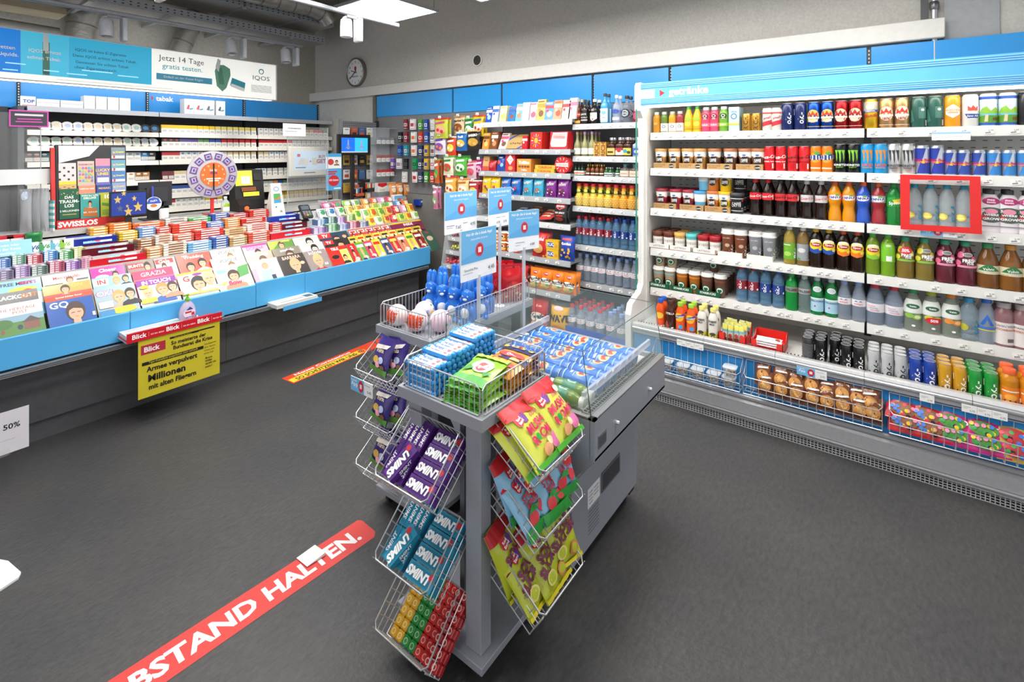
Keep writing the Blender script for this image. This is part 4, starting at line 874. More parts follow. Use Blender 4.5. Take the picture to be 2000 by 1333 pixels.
# fourth shelf
def jar(d, c, lab='LATTESSO'): return cup(d, .032, .036, .122, c, c, [('r', -.5, .5, .28, .80, 'e9e4dc'), ('t', lab, 0, .56, .15, '3a2a22', 0, .0), ('d', .1, .2, .12, .12, 'e6d8c8'), ('t', '0', .1, .2, .16, '7a3c24')], lidh=.018, lk='g')
Q1 = jar('brown coffee jar with white label', '6d3a26'); Q2 = jar('pale yellow lidded coffee jar with white label', 'd6a75c'); Q3 = jar('turquoise lidded coffee jar with white label', '5fc0c0'); Q4 = jar('red coffee jar with white label', 'a9242c')
def wtray(d, w, c2, tx, tc='3a2a22', dep=.20, hh=.038, c1='ece9e4', nm='cardboard_tray'):
    b = ctray(0, w, hh, dep, c1)
    sp = [('r', -.5, .5, 0, .22, c2)] if c2 else []
    if tx: sp += [('t', tx, 0, .62, .34, tc, 0, .0 if tc[0] == '3' else .03)]
    b.dec(sp, planeS(w, hh, -dep/2), w, hh, .0004, .0002)
    return Proto(nm, d, 'tray', [(nm, b)], w, dep, hh)
QT = wtray('white cardboard tray with brown stripe', .148, '8c5a44', 'LATTESSO'); QW = wtray('plain white cardboard tray', .150, None, None, dep=.22, hh=.036); QG = wtray('dark green cardboard tray with white lettering', .152, None, 'STARBUCKS', 'f4f4f0', .28, .040, '17573c')
Q5 = cup('tall brown coffee drink cup with white lid', .031, .040, .178, '7f4a30', 'e9e7e4', [('t', 'ok.-', .3, .3, .2, 'f0ece6', math.pi/2), ('p', [(-.4, 0), (.1, 0), (-.1, .12), (-.35, .3)], 'e6c9a8'), ('d', .05, .5, .13, .08, 'c9a890'), ('t', 'iced coffee', 0, .82, .05, 'f0ece6', 0, 0)], dome=True, lidh=.03)
Q6 = cup('tall grey coffee drink cup with white lid', .031, .040, .178, '8d8f96', 'e9e7e4', [('t', 'ok.-', .3, .3, .2, 'f0ece6', math.pi/2), ('p', [(-.4, 0), (.1, 0), (-.1, .12), (-.35, .3)], 'd8b48c'), ('d', .05, .5, .13, .08, 'b5b7bc'), ('t', 'iced coffee', 0, .82, .05, 'f0ece6', 0, 0)], dome=True, lidh=.03)
W4 = 'fourth cooler shelf'
fill(W4, SZ[3], SX+.004, [(QT, 1296.5), (QT, 1337), (QT, 1383), (QW, 1433), (QW, 1490)])
z4 = SZ[3]+.004
fill(W4, z4, SX+.009, [(Q1, 1285.5, 3), (Q1, 1306, 3), (Q2, 1328, 3), (Q3, 1351, 3), (Q4, 1374, 2), (Q4, 1397, 2), (Q5, 1422, 3), (Q5, 1447, 3), (Q6, 1476, 3), (Q6, 1502.5, 3)], .003)
def tea(d, liq, cap, sp, lab=None, lm='a', k='round', r=.033, h=.236): return bottle(d, k, r, h, liq, cap, lab, sp, lm, name='tea_bottle')
D1 = tea('iced tea bottle with green label and white cap', 'a8923c', 'e6e4de', [('t', 'ok.-', .34, .30, .12, 'ffffff', math.pi/2), ('d', -.05, .28, .2, .06, 'a4d060'), ('r', -.3, .1, .5, .52, 'ffffff')], (.14, .56, '6fae2c'))
D2 = tea('iced tea bottle with grey label and white cap', '8a6c3c', 'e6e4de', [('t', 'bio', .34, .28, .11, '24443a', math.pi/2), ('d', -.05, .4, .2, .06, 'd4d6d4'), ('d', -.2, .18, .1, .03, '5c9a3c')], (.14, .56, '9a9ca0'))
def lip(d, liq, cap, c2, lm='g'): return tea(d, liq, cap, [('d', 0, .58, .36, .13, 'f0d22c'), ('d', 0, .66, .28, .06, 'f6f0c8'), ('d', 0, .59, .27, .05, 'b3202a'), ('t', 'Lipton', 0, .59, .045, 'ffffff', 0, .02), ('p', [(-.38, .52), (-.1, .46), (.38, .52), (.3, .40), (0, .36), (-.3, .40)], c2), ('d', .24, .48, .1, .04, 'f0d84c')], None, lm)
D3 = lip('iced tea bottle with lemon label and yellow cap', '23150e', 'e3b41c', '2450a8'); D4 = lip('iced tea bottle with peach label and orange cap', '25140c', 'd8552c', 'ee7a22'); D5 = lip('green iced tea bottle with yellow emblem', '7c9a2c', '4fb848', '8cc83c', 'a')
D6 = tea('green iced tea bottle turned to its back label', '7fae2c', '4fb848', [('r', -.1, .15, .36, .48, 'f2f2ee'), ('d', 0, .72, .12, .03, 'c9d8a4')], (.34, .78, '79c232'), 'a')
def fresh(d, liq, c1, c2, red=False):
    sp = [('d', -.25, .70, .16, .07, c1), ('d', .28, .62, .12, .06, c1), ('d', -.3, .52, .13, .06, c1), ('d', .05, .71, .2, .045, 'dfe4e6'), ('d', .05, .71, .17, .035, '6c5a58' if red is None else '8a8c88'), ('t', 'FRESH', .1, .58, .07, 'ffffff', .05, .04), ('t', 'THÉ', .1, .52, .05, 'ffffff', .05, .03), ('r', -.3, .4, .42, .47, c2)]
    if red: sp += [('d', .02, .68, .26, .085, 'dd2c34'), ('t', '50%', .02, .68, .07, 'ffffff', 0, .03)]
    return tea(d, liq, '2f9c78', sp, None, 'a', 'slope', .040, .225)
D7 = fresh('iced tea bottle with lemon print and red discount sticker', '8c7436', 'd8d23c', '8cc04c', True); D8 = fresh('iced tea bottle with lemon print', '8c7a3a', 'd8d23c', '8cc04c'); D9 = fresh('pink-flowered iced tea bottle', '6d2c38', 'e86a92', 'e890b0')
def vol(d, lq, cap): return tea(d, lq, cap, [('p', [(-.3, .40), (-.12, .50), (.05, .56), (.2, .48), (.36, .40)], '2c7a3a'), ('t', 'Volvic', .02, .44, .055, 'ffffff', .05, .02), ('r', -.3, -.1, .345, .355, 'b89a3c')], (.33, .52, 'd9d0b4'), 'a', 'slope', .044, .225)
D10 = vol('brown iced tea bottle with green cap and cream label', '83552c', '3a9a5c'); D11 = vol('brown iced tea bottle with orange cap and cream label', '8f5c28', 'd8953c')
fill(W4, SZ[3], SX+.012, [(D1, 1542.5), (D2, 1568.5), (D3, 1593.5, 2), (D3, 1619, 2), (D4, 1647, 2), (D4, 1674.5, 2), (D5, 1704.5), (D6, 1734), (D7, 1768, 2), (D8, 1806, 2), (D9, 1846, 2), (D9, 1886, 2), (D10, 1929), (D11, 1973.5), (D10, 2018)])
# fifth shelf
def sbux(d, c, c2): return cup(d, .029, .0385, .150, c, 'eceae7', [('d', 0, .36, .26, .19, '1c6a44'), ('d', 0, .36, .19, .14, 'f2f1ec'), ('d', 0, .35, .13, .10, '1c6a44'), ('p', [(-.07, .42), (0, .5), (.07, .42)], 'f2f1ec'), ('r', -.4, .4, .78, .86, c2)], dome=True, lidh=.022)
E1 = sbux('beige coffee cup with green emblem', 'b39a7c', '7fb8c4'); E2 = sbux('orange coffee cup with green emblem', 'b86a20', 'd98a3c'); E3 = sbux('brown coffee cup with green emblem', '6b4636', '7c5444')
W5 = 'fifth cooler shelf'
fill(W5, SZ[4], SX+.004, [(QG, 1298.5), (QG, 1343), (QG, 1393.5)])
fill(W5, SZ[4]+.004, SX+.010, [(E1, 1287, 4), (E1, 1309, 4), (E2, 1333, 4), (E2, 1357, 4), (E3, 1381.5, 4), (E3, 1407, 4)], .001)
X = SX+.046
for p, u, n in ((E1, 1289, 'left one'), (E1, 1312, 'right one'), (E3, 1389, '')):
    q = MB(); place(p, (X+(.075 if p is E3 else .01), YX(u, X), SZ[4]+.150), RW, p.desc.replace(' and white lid', '')+', '+(n+', ' if n else '')+'stacked on top, fifth cooler shelf', 'upper layer of coffee cups')
def okw(d, lab): return bottle(d, 'water', .033, .235, '6f9cc0', 'b02a34' if lab[0] == '8' else '2d58ac', (.36, .60, lab), [('t', 'ok.-', -.05, .48, .10, 'ffffff', math.pi/2, .02), ('r', .25, .36, .38, .43, 'ffffff')], 'w', name='water_bottle')
G1 = okw('blue water bottle with dark red label', '8c2232'); G2 = okw('blue water bottle with dark blue label', '22408c')
G3 = bottle('green mineral water bottle with grey label', 'round', .034, .225, '1d9440', '2f9c54', (.50, .64, '8c9088'), [('t', 'VALSER', 0, .57, .06, '22302a', 0, .03), ('d', .3, .57, .05, .03, 'c8283c')], 'a', name='water_bottle')
G4 = bottle('pale grey mineral water bottle with grey label', 'round', .034, .225, '8fa6a4', 'c9cccd', (.50, .64, 'a4a6a4'), [('t', 'VALSER', 0, .57, .06, '44504a', 0, .03), ('d', .3, .57, .05, .03, 'c8283c')], 'w', name='water_bottle')
G5 = bottle('green glassy mineral water bottle with pale blue label', 'slope', .034, .225, '14803e', 'c4cbd4', (.10, .44, 'a9cfe2'), [('r', -.5, .5, .42, .455, 'e4ebe8'), ('t', 'S.PELLEGRINO', 0, .37, .04, '27467c', 0, .01), ('d', -.1, .24, .04, .02, 'c8283c'), ('d', 0, .68, .25, .07, 'e2e6e8'), ('d', 0, .68, .2, .055, 'b8c4c8')], 'a', name='water_bottle')
def evi(d, cap, lab='evian', r=.034, h=.225): return bottle(d, 'slope', r, h, 'a9b6c8', cap, (.40, .56, 'e9e4e6'), [('t', lab, 0, .46, .065, 'd63a4c', 0, .0), ('p', [(-.2, .51), (-.1, .54), (0, .51), (.1, .54), (.2, .51)], '5a6a8c')], 'w', name='water_bottle')
G6 = evi('blue-capped clear water bottle', '8fa9dc')
G7 = bottle('wide clear water bottle with white label and red cap', 'slope', .043, .225, 'a3b0c6', 'c92f3c', (.32, .53, 'e3dfe4'), [('t', 'Source', -.1, .47, .04, 'd63a4c', 0, 0), ('t', 'minérale', -.05, .42, .04, '4a6fae', 0, 0), ('t', 'naturelle', 0, .37, .04, 'd63a4c', 0, 0)], 'w', name='water_bottle')
def vbio(d, cap, fr, red=False):
    sp = [('d', 0, .60, .25, .055, '1f5a3a'), ('t', 'Volvic', 0, .60, .04, 'ffffff', 0, .02), ('d', -.12, .38, .15, .06, fr), ('d', .15, .36, .17, .065, fr), ('d', .15, .36, .1, .04, 'dfe8b8' if fr[0] != 'e' else 'f4c89a'), ('d', .02, .15, .06, .025, 'ffffff')]
    if red: sp += [('d', .05, .33, .28, .075, 'd82630'), ('t', '50%', .05, .33, .06, 'ffffff', 0, .03)]
    return bottle(d, 'slope', .042, .225, 'a9b3a4', cap, (.44, .76, 'dfe2dc'), sp, 'w', name='water_bottle')
G8 = vbio('flavoured water bottle with cucumber print', '2f9a54', '8cbc4c'); G9 = vbio('flavoured water bottle with red discount sticker', 'a9b82c', 'c8c83c', True); G10 = vbio('flavoured water bottle with orange print', 'e0852c', 'e58f3c')
G11 = bottle('clear lemon water bottle with blue cap', 'water', .037, .215, 'a9bcc8', '2f9ad0', None, [('t', 'ok.-', .2, .34, .15, '1f8fb8', math.pi/2, .02), ('d', -.22, .32, .17, .08, 'b8b83c')], 'w', name='water_bottle')
G12 = bottle('clear sports water bottle with blue triangle mark', 'slope', .038, .225, 'b4c2d4', '2f6fd0', None, [('p', [(-.22, .42), (.02, .66), (.24, .42), (.12, .42), (.02, .54), (-.1, .42)], '2a66c0'), ('r', -.3, .3, .34, .39, '3a74c8'), ('r', -.3, .3, .30, .32, 'e2d23c')], 'w', name='water_bottle')
G13 = bottle('pinkish vitamin drink bottle with white label', 'juice', .040, .215, '9c7276', 'b9b0b2', (.06, .56, 'e0dad8'), [('t', 'VITAMIN WELL', 0, .48, .045, '55484a', 0, .0), ('t', 'ANTIOXIDANT', 0, .40, .045, 'd0602c', 0, .02), ('r', .1, .3, .12, .2, '6a5e60')], 'a', name='drink_bottle')
fill(W5, SZ[4], SX+.012, [(G1, 1449, 2), (G1, 1472, 2), (G2, 1495.5, 2), (G2, 1520.5, 2), (G3, 1546, 2), (G4, 1571.5, 2), (G5, 1596, 2), (G5, 1624, 2), (G6, 1649, 2), (G6, 1677, 2), (G7, 1709.5, 2), (G7, 1746.5, 2), (G8, 1783), (G9, 1819), (G10, 1857.5), (G11, 1893, 2), (G12, 1927, 2), (G13, 1960.5, 2), (G13, 1997, 2)])
# cooler floor
WD = 'cooler floor'; ZD = .428; XD = 3.20
def milk(d, c, cap, sp): return bottle(d, 'round', .0285, .205, c, cap, None, sp, 'g', name='milk_drink_bottle', capr=.62)
M1 = milk('orange milk drink bottle with blue cap', 'e8531c', '2056b4', [('d', 0, .5, .3, .1, 'f2c23c'), ('r', -.5, .5, .05, .2, 'f0ece6')]); M2 = milk('dark brown chocolate drink bottle', '40211a', '4c2a20', [('t', 'NUTELLA', 0, .62, .06, 'f0e9e2', 0, .03), ('p', [(-.3, .1), (.1, .1), (-.1, .35), (-.35, .4)], 'a3402c'), ('r', .1, .35, .06, .2, 'e8e4de')])
M3 = milk('orange malt drink bottle with light green cap', 'e8571c', '9cc83c', [('d', 0, .56, .36, .13, 'f3b62c'), ('p', [(-.4, .48), (.4, .60), (.4, .68), (-.4, .56)], '2a459c'), ('t', 'Ovomaltine', 0, .58, .05, 'ffffff', .16, .02), ('d', .15, .27, .17, .06, '3a9ad8'), ('r', -.5, .5, .02, .16, 'eceae4')])
M4 = milk('white protein drink bottle with yellow and white cap', 'dcd8cf', 'e9d87a', [('t', 'CHIEFS', 0, .62, .06, '2f2f31', 0, .03), ('t', 'MILK', 0, .54, .05, '2f2f31', 0, .03), ('r', -.5, .5, .03, .26, 'c9bc3c'), ('d', .05, .25, .18, .05, '3a3a2c')])
fill(WD, ZD, XD, [(M1, 1290, 2), (M2, 1310, 2), (M3, 1329, 2), (M3, 1350, 2), (M4, 1371, 2), (M4, 1393, 2)])
def rbox(d, w, full):
    b = MB(); R_ = C('d8281e'); dd, hh = .20, .085
    b.box(-w/2, w/2, -dd/2, dd/2, 0, .004, R_)
    b.box(-w/2, w/2, dd/2-.003, dd/2, 0, hh, R_); b.prism([(-w/2, 0), (w/2, 0), (w/2, .072), (w/2-.03, .072), (w/2-.035, .03), (-w/2+.035, .03), (-w/2+.03, .072), (-w/2, .072)], -dd/2, -dd/2+.003, R_)
    for x in (-w/2, w/2-.003): b.prism([(-dd/2, 0), (dd/2, 0), (dd/2, hh), (dd/2-.05, hh), (dd/2-.07, .055), (-dd/2+.06, .055), (-dd/2+.04, .072), (-dd/2, .072)], x, x+.003, R_, axis='x')
    b.dec([('d', 0, .16, .22, .14, 'f4f2ee')], planeS(w, hh, -dd/2), w, hh, .0005, 0)
    return Proto('counter_box', d, 'box', [('counter_box', b)], w, dd, hh)
RB1 = rbox('red cardboard box full of chocolate milk slices', .155, 1); RB2 = rbox('red cardboard box with one white snack left', .17, 0)
y1 = YX(1437, XD+.11); y2 = YX(1503, XD+.11)
place(RB1, (XD+.11, y1, ZD), RW, 'red cardboard box packed with milk slices, cooler floor'); place(RB2, (XD+.11, y2, ZD), RW, 'red cardboard box nearly empty, cooler floor')
ms = bag('milk slice in foil wrapper', .033, .115, .02, 'cfd6c8', [('r', -.5, .5, .72, .98, 'd8cf5c'), ('r', -.5, .5, .62, .72, '6fb4c8'), ('d', 0, .42, .34, .12, 'b03a34'), ('r', -.4, .4, .08, .3, '7a4a34')], name='milk_slice', cat='snack')
for r in range(4):
    for i in range(4): put(ms, (XD+.05+r*.04, y1+.052-i*.035, ZD+.006), (random.uniform(-.08, .08), random.uniform(-.1, .1), RW), 'in red box, cooler floor', i+1, 4, ('front row', 'second row', 'third row', 'fourth row')[r])
ws = bag('white snack wrapper', .14, .05, .018, 'e6ecee', [('r', -.3, .3, .3, .6, 'b8d4de'), ('d', .35, .5, .1, .2, 'b8452c')], name='milk_slice', cat='snack', k='p')
for i in range(3): place(ws, (XD+.07, y2-.0, ZD+.022+i*.014), (-1.3, 0, RW), 'white wrapped snack lying in the red box, '+('lowest', 'middle', 'topmost')[i]+' of three, cooler floor', 'white snacks in the red box')
O1 = okc('slim black energy can with white lettering', '18181a', 'f0f0f0', .0265, .145, vs=.26); O2 = okc('slim silver energy can with black lettering', 'b8b9bb', '19191b', .0265, .145, vs=.26); O3 = okc('slim blue energy can with white lettering', '1d3f9c', 'f0f0f0', .0265, .145, vs=.26); O4 = okc('slim yellow energy can with white lettering', 'c9931c', 'f5f2ea', .0265, .145, vs=.26); O5 = okc('slim green energy can with white lettering', '1f9038', 'f5f5f0', .0265, .145, vs=.26)
O6 = can('slim grey energy can showing its small print', .0265, .145, '3a3b3e', [('r', -.4, .4, .1+.07*k, .13+.07*k, '7a7b80') for k in range(11)])
O7 = bottle('orange juice bottle with orange cap', 'juice', .034, .175, 'd98a1c', 'e8602c', (.12, .56, 'e8801c'), [('d', 0, .30, .2, .08, 'f2a83c'), ('r', -.3, .3, .44, .47, 'f6efe2'), ('r', -.42, -.3, .16, .3, 'f0ece6')], 'a', name='juice_bottle', capr=.72)
fill(WD, ZD, XD, [(O6, 1577.5, 3), (O1, 1602, 3), (O1, 1631, 3, 0, .05), (O1, 1652.5, 3), (O1, 1676.5, 3), (O2, 1706, 3), (O2, 1732.5, 3), (O2, 1759, 3), (O3, 1788, 3), (O3, 1815.5, 3), (O4, 1845.5, 3), (O4, 1874.5, 3), (O5, 1904.5, 3), (O5, 1935.5, 3), (O7, 1971, 2), (O7, 2010, 2)], .002)
# ------------------------------------------------------------------ bottle shelving stock
random.seed(21)
def spir(d, kind, r, h, liq, cap, lab, sp, lm='g', sq=0, capm='p', flat=1): return bottle(d, kind, r, h, liq, cap, lab, sp, lm, name='spirits_bottle', capm=capm, sq=sq, flat=flat, n=16)
S1 = spir('amber whisky bottle with slanting red label', 'spirit', .027, .215, '5a2f12', 'd8b98a', None, [('p', [(-.4, .22), (.4, .34), (.4, .48), (-.4, .36)], 'c93a34'), ('r', -.3, .3, .06, .16, 'e0b44c'), ('r', -.35, .35, .38, .4, 'f0e8d8')], sq=3)
S2 = spir('dark whisky bottle with black label', 'spirit', .029, .205, '2a1610', '1c1b1c', (.10, .48, '232224'), [('t', 'JACK', 0, .40, .06, 'e8e6e2', 0, .02), ('t', 'Old No.7', 0, .28, .05, 'e8e6e2', 0, .02), ('r', -.3, .3, .15, .2, 'b8b6b2')], sq=3)
S3 = spir('black liqueur bottle with cream shield label', 'spirit', .038, .205, '1d1a18', 'e6e2d8', None, [('p', [(-.3, .46), (.3, .46), (.3, .22), (0, .12), (-.3, .22)], 'e6e0d0'), ('t', 'Ballantine', 0, .34, .04, '55483a', 0, 0), ('d', 0, .2, .06, .03, 'b5323c'), ('d', 0, .56, .12, .05, '8a8478')])
S4 = spir('tall bright blue gin bottle with white label', 'spirit', .031, .245, '4fa6d6', '2a2c30', None, [('r', -.28, .28, .06, .50, 'cfe4ea'), ('d', 0, .36, .16, .06, '7fb0c4'), ('t', 'GIN', 0, .2, .04, '2c6a94')], 'a', 4)
S5 = spir('clear vodka bottle with blue print', 'spirit', .033, .225, 'b9c6dc', 'c9d0da', None, [('d', 0, .42, .3, .08, '3a56b0'), ('r', -.35, .35, .12, .22, 'dfe6f2')], 'w')
S6 = spir('clear vodka bottle with dark swirl print', 'spirit', .036, .215, '8d97a4', '1f2124', None, [('d', 0, .36, .36, .16, '23272e'), ('d', 0, .36, .26, .12, 'b4bcc6'), ('d', 0, .36, .16, .07, '23272e'), ('t', 'XXL', 0, .36, .07, 'f2f4f6', 0, .02)], 'w')
S7 = spir('short ruby glass decanter', 'flask', .045, .150, 'a82a48', 'c9a0a8', None, [('d', 0, .35, .3, .18, 'c24a64')], 'a')
WB = 'spirits shelf'
fill('top '+WB, BTZ[0], BTX+.012, [(S1, 1130, 2), (S2, 1143, 2), (S3, 1162, 2), (S4, 1182, 2), (S5, 1204.5, 2), (S6, 1224.5, 2), (S7, 1248)])
def prosecco(d, foil): return bottle(d, 'wine', .030, .205, '9c9a6c', foil, (.10, .34, 'e6e3da'), [('t', 'Prosecco', 0, .24, .04, '5a5648', 0, 0)], 'a', name='wine_bottle', capr=.42, n=16)
V1 = prosecco('small sparkling wine bottle with gold foil', 'c4a46c'); V2 = prosecco('small sparkling wine bottle with pink foil', 'c49ac0')
V3 = carton('gold can carton with vertical lettering', .052, .05, .118, 'c8963c', [('t', 'RICH', 0, .5, .32, '7c4216', math.pi/2, .03), ('r', -.5, -.36, 0, 1, 'deb662')], name='drink_carton', side='b4812c')
def flk(d, liq, cap, lab, sp): return bottle(d, 'flask', .034, .152, liq, cap, None, [('r', -.34, .34, .10, .46, lab)]+sp, 'g', name='spirits_bottle', capm='m', sq=3, flat=.7, n=16, capr=.5)
V4 = flk('brown flask with yellow label', '3f1f10', 'c4c6ca', 'd9bd6a', [('r', -.2, .2, .2, .3, '5a3a1c')]); V5 = flk('brown flask with red and white label', '47220f', 'c4c6ca', 'e8e2d6', [('r', -.34, .34, .34, .46, 'b5303a'), ('d', 0, .3, .14, .06, 'b5303a')]); V6 = flk('brown flask with colourful picture label', '3c1e10', 'd4c4cc', 'e6d04c', [('d', -.1, .3, .14, .1, '3a9ac0'), ('d', .14, .24, .12, .08, '2a5a34')]); V7 = flk('clear flask with blue label', 'a9b4c8', 'c9ccd2', '3f5fb4', [('d', 0, .28, .15, .08, 'e2e8f2')])
fill('second '+WB, BTZ[1], BTX+.012, [(V1, 1128, 2), (V2, 1142.5, 3), (V2, 1156.5, 3), (V3, 1168, 2), (V3, 1180.5, 2), (V4, 1195, 2), (V5, 1211.5, 3), (V6, 1226.5, 3), (V7, 1245, 2)])
def mini(d, liq, cap, lab, lc2, r=.0155, h=.095): return bottle(d, 'spirit', r, h, liq, cap, (.10, .44, lab), [('r', -.35, .35, .2, .3, lc2)], 'g', name='miniature_bottle', capm='m', n=12)
N1 = mini('dark green miniature bottle with white label', '17321f', '2a2c2e', 'e6e4de', 'd8662c'); N2 = mini('amber miniature bottle with gold cap', '7a4420', 'd8b04c', '4a2a16', 'e6dccb', .0185); N3 = mini('green miniature bottle with round emblem', '2f6a3a', 'd8dcd8', 'e2e6dc', '2c3a6c', .017, .075)
N4 = flk('small clear flask with pink label', '4a4444', '2a2a2c', 'e4c9b4', []); N4.parts = [(n, m) for n, m in N4.parts]
N4 = bottle('small clear flask with pink label', 'flask', .036, .105, '8f8a88', '2f9aa4', None, [('r', -.36, .36, .08, .5, 'e6cdb8'), ('r', -.2, .2, .26, .3, '8a6a5a')], 'w', name='miniature_bottle', sq=3, flat=.6, n=16)
fill('miniatures shelf', BTZ[2], BTX+.012, [(N1, 1124.5, 2), (N1, 1131, 2), (N1, 1137.5, 2), (N2, 1149, 2), (N2, 1158, 2), (N2, 1166.5, 2), (N2, 1175.5, 2), (N3, 1184.5, 2), (N3, 1192.5, 2), (N3, 1206, 2), (N4, 1221, 2), (N4, 1239.5, 2)])
def pine(d, liq, fr):
    p = bottle(d, 'pine', .0335, .190, liq, 'd8323a', (.585, .74, '2c3a26'), [('d', 0, .68, .3, .07, fr), ('d', .1, .60, .25, .03, '5c8a34')]+[('d', (i-2)*.17+(.085 if j % 2 else 0), .10+j*.075, .075, .03, 'f0d278' if liq[0] == 'd' else 'f0c25c') for i in range(5) for j in range(5)], 'g', name='juice_bottle', capr=.66)
    return p
P1 = pine('yellow pineapple-shaped juice bottle', 'dcb73c', 'e6dc5c'); P2 = pine('orange pineapple-shaped juice bottle', 'e39a22', 'f0b45c')
fill('juice shelf', BTZ[3], BTX+.012, [(P1, u, 2) for u in (1131.5, 1145.6, 1159.5, 1173.9, 1188.6)]+[(P2, u, 2) for u in (1204, 1219, 1234.8, 1252.5)])
fill('wall water shelf', BTZ[4], BTX+.012, [(G1, u, 3) for u in (1131, 1144.8, 1158.5, 1172.5, 1188.5)]+[(G2, u, 3) for u in (1204, 1220, 1236.5, 1253)], .001)
G6.d = .068
fill('lower wall shelf', BTZ[5], BTX+.012, [(G6, u, 3) for u in (1133, 1147, 1161.5, 1175.5, 1192.5, 1208.5, 1225, 1240.5, 1256)], .001)
G6r = evi('red-capped clear water bottle', 'c8323a')
fill('bottom of wall shelving', .167, 3.43, [(G6r, u, 4) for u in (1117.5, 1135, 1153, 1172)]+[(G6, u, 4) for u in (1193, 1214, 1236)], .004)
bl = MB(); bl.box(3.425, 3.428, BYB, BYA+.02, .167, .225, C('2c55b4'), 0)
tag(ob('shrink_film', bl.mesh('shrink_film')), 'blue shrink film around the bottom water bottles', 'packaging')
# ------------------------------------------------------------------ snack shelving stock
def tab(d, c1, c2, c3, w=.078, h=.150, t=.012, tx=None):
    sp = [('r', -.5, .5, .62, .8, c2), ('d', .05, .32, .3, .16, c3), ('d', -.2, .5, .16, .08, c2), ('r', -.42, .3, .87, .93, c3)]
    if tx: sp.append(('t', tx, 0, .71, .11, 'ffffff', 0, .02))
    return carton(d, w, t, h, c1, sp, 'chocolate_bar', 'chocolate', k='g')
def lean(p, where, z, xf, u, deep, i=1, n=1, a=.22, step=None):
    X = xf+.02; y = YX(u, X); step = step or p.d/ math.cos(a)+.002
    for k in range(deep):
        put(p, (X+k*step, y, z+.004), (-a, 0, RW), where, i, n, '' if deep == 1 else ('front', 'second behind', 'third behind', 'fourth behind', 'fifth behind', 'sixth behind')[k])
wS = 'top snack shelf'; z = CHZ[0]; xf = CHXS[0]
for d, u, c1, c2, c3, w, h, dp in (('blue and white chocolate tablet', 954, '2a4fae', 'dfe6f0', '8fb4e0', .07, .15, 3), ('white and blue chocolate tablet', 966, 'c9d4ec', '3a5cb8', 'e9e4d8', .07, .155, 4), ('cream yellow chocolate tablet', 981.5, 'e6dca4', 'f2ecd0', 'd0b85c', .075, .15, 5), ('blue chocolate tablet with brown picture', 998.5, '2a7cc8', '1f4f9c', '7a4a34', .075, .14, 3), ('light blue chocolate tablet', 1012.5, '6fb0e0', 'e4ecf4', 'b8845c', .07, .16, 3),
        ('white and pink chocolate tablet', 1026, 'e6d8e6', 'd4a8cc', 'f4eef2', .085, .168, 3), ('pink chocolate tablet', 1040, 'e8a8b4', 'f0d0d6', 'd8506a', .08, .165, 3), ('gold chocolate box standing upright', 1055, 'd8a83c', 'c08a28', '7a4a1c', .085, .185, 2), ('blue chocolate tablet with red emblem', 1071.5, '2f7fd0', 'c8303c', 'e6eef4', .085, .16, 3), ('orange chocolate tablet', 1088.5, 'e8804c', 'f2c8a4', 'd04a2c', .085, .168, 3), ('white and red chocolate tablet', 1104, 'ece4dc', 'c8343c', 'd8c4a4', .08, .165, 3), ('pale pink chocolate tablet', 1117, 'f0dde0', 'd8708c', 'e8b0bc', .07, .18, 2)):
    lean(tab(d, c1, c2, c3, w, h), wS, z, xf, u, dp)
wS = 'second snack shelf'; z = CHZ[1]; xf = CHXS[1]
lean(tab('orange chocolate tablet', 'd98a3c', '5a341c', 'e8b46c', .075, .155), wS, z, xf, 948, 2); lean(tab('brown chocolate tablet', '7a4a2c', 'e6dccb', 'b8845c', .075, .165), wS, z, xf, 964, 6)
lean(tab('pink-edged brown chocolate tablet', 'e4d8d0', 'c8305c', '6b3a24', .085, .160), wS, z, xf, 981, 2, a=.45)
gb = carton('flat gold chocolate box with blue ribbon', .19, .02, .155, 'a98a4c', [('p', [(-.5, .55), (-.5, .75), (-.1, 1), (.0, 1)], '2a3f94'), ('p', [(.1, 0), (.3, 0), (.5, .2), (.5, .32)], '2a3f94')]+[('d', -.3+k*.13, .35+.03*(k % 2), .05, .05, '6b3a1c') for k in range(6)], 'chocolate_box', 'chocolate')
lean(gb, wS, z, xf, 1005, 1, a=.6)
lean(tab('small red chocolate box', 'c8242c', 'e8d8cc', 'a8202a', .055, .115, .03), wS, z, xf, 1026, 1, a=.1)
sp = [('d', 0, .5, .16, .17, 'e8a83c')]
for k in range(12):
    a = k*math.pi/6; q = (math.cos(a), math.sin(a)); sp.append(('p', [(.22*q[0]-.02*q[1], .5+.22*q[1]+.02*q[0]), (.22*q[0]+.02*q[1], .5+.22*q[1]-.02*q[0]), (.40*q[0]+.03*q[1], .5+.40*q[1]-.03*q[0]), (.40*q[0]-.03*q[1], .5+.40*q[1]+.03*q[0])], ('e6d8c0', '4a6cb8', 'e8a83c')[k % 3]))
lean(carton('red chocolate box with sunburst of sweets', .12, .045, .145, 'd0281f', sp, 'chocolate_box', 'chocolate'), wS, z, xf, 1049, 3, a=.08)
lean(carton('red and white gift chocolate box', .17, .03, .145, 'c8202a', [('p', [(-.40, .12), (.36, .12), (.44, .2), (.46, .95), (-.36, .95), (-.46, .3)], 'f0e8e4')]+[('d', -.3+.06*(k % 12), .62+.06*(k//12), .02, .025, 'd05058') for k in range(60)]+[('t', 'merci', .1, .36, .16, 'c8a04c', 0, .01, .3)], 'chocolate_box', 'chocolate'), wS, z, xf, 1092, 3, a=.12)
wS = 'third snack shelf'; z = CHZ[2]; xf = CHXS[2]
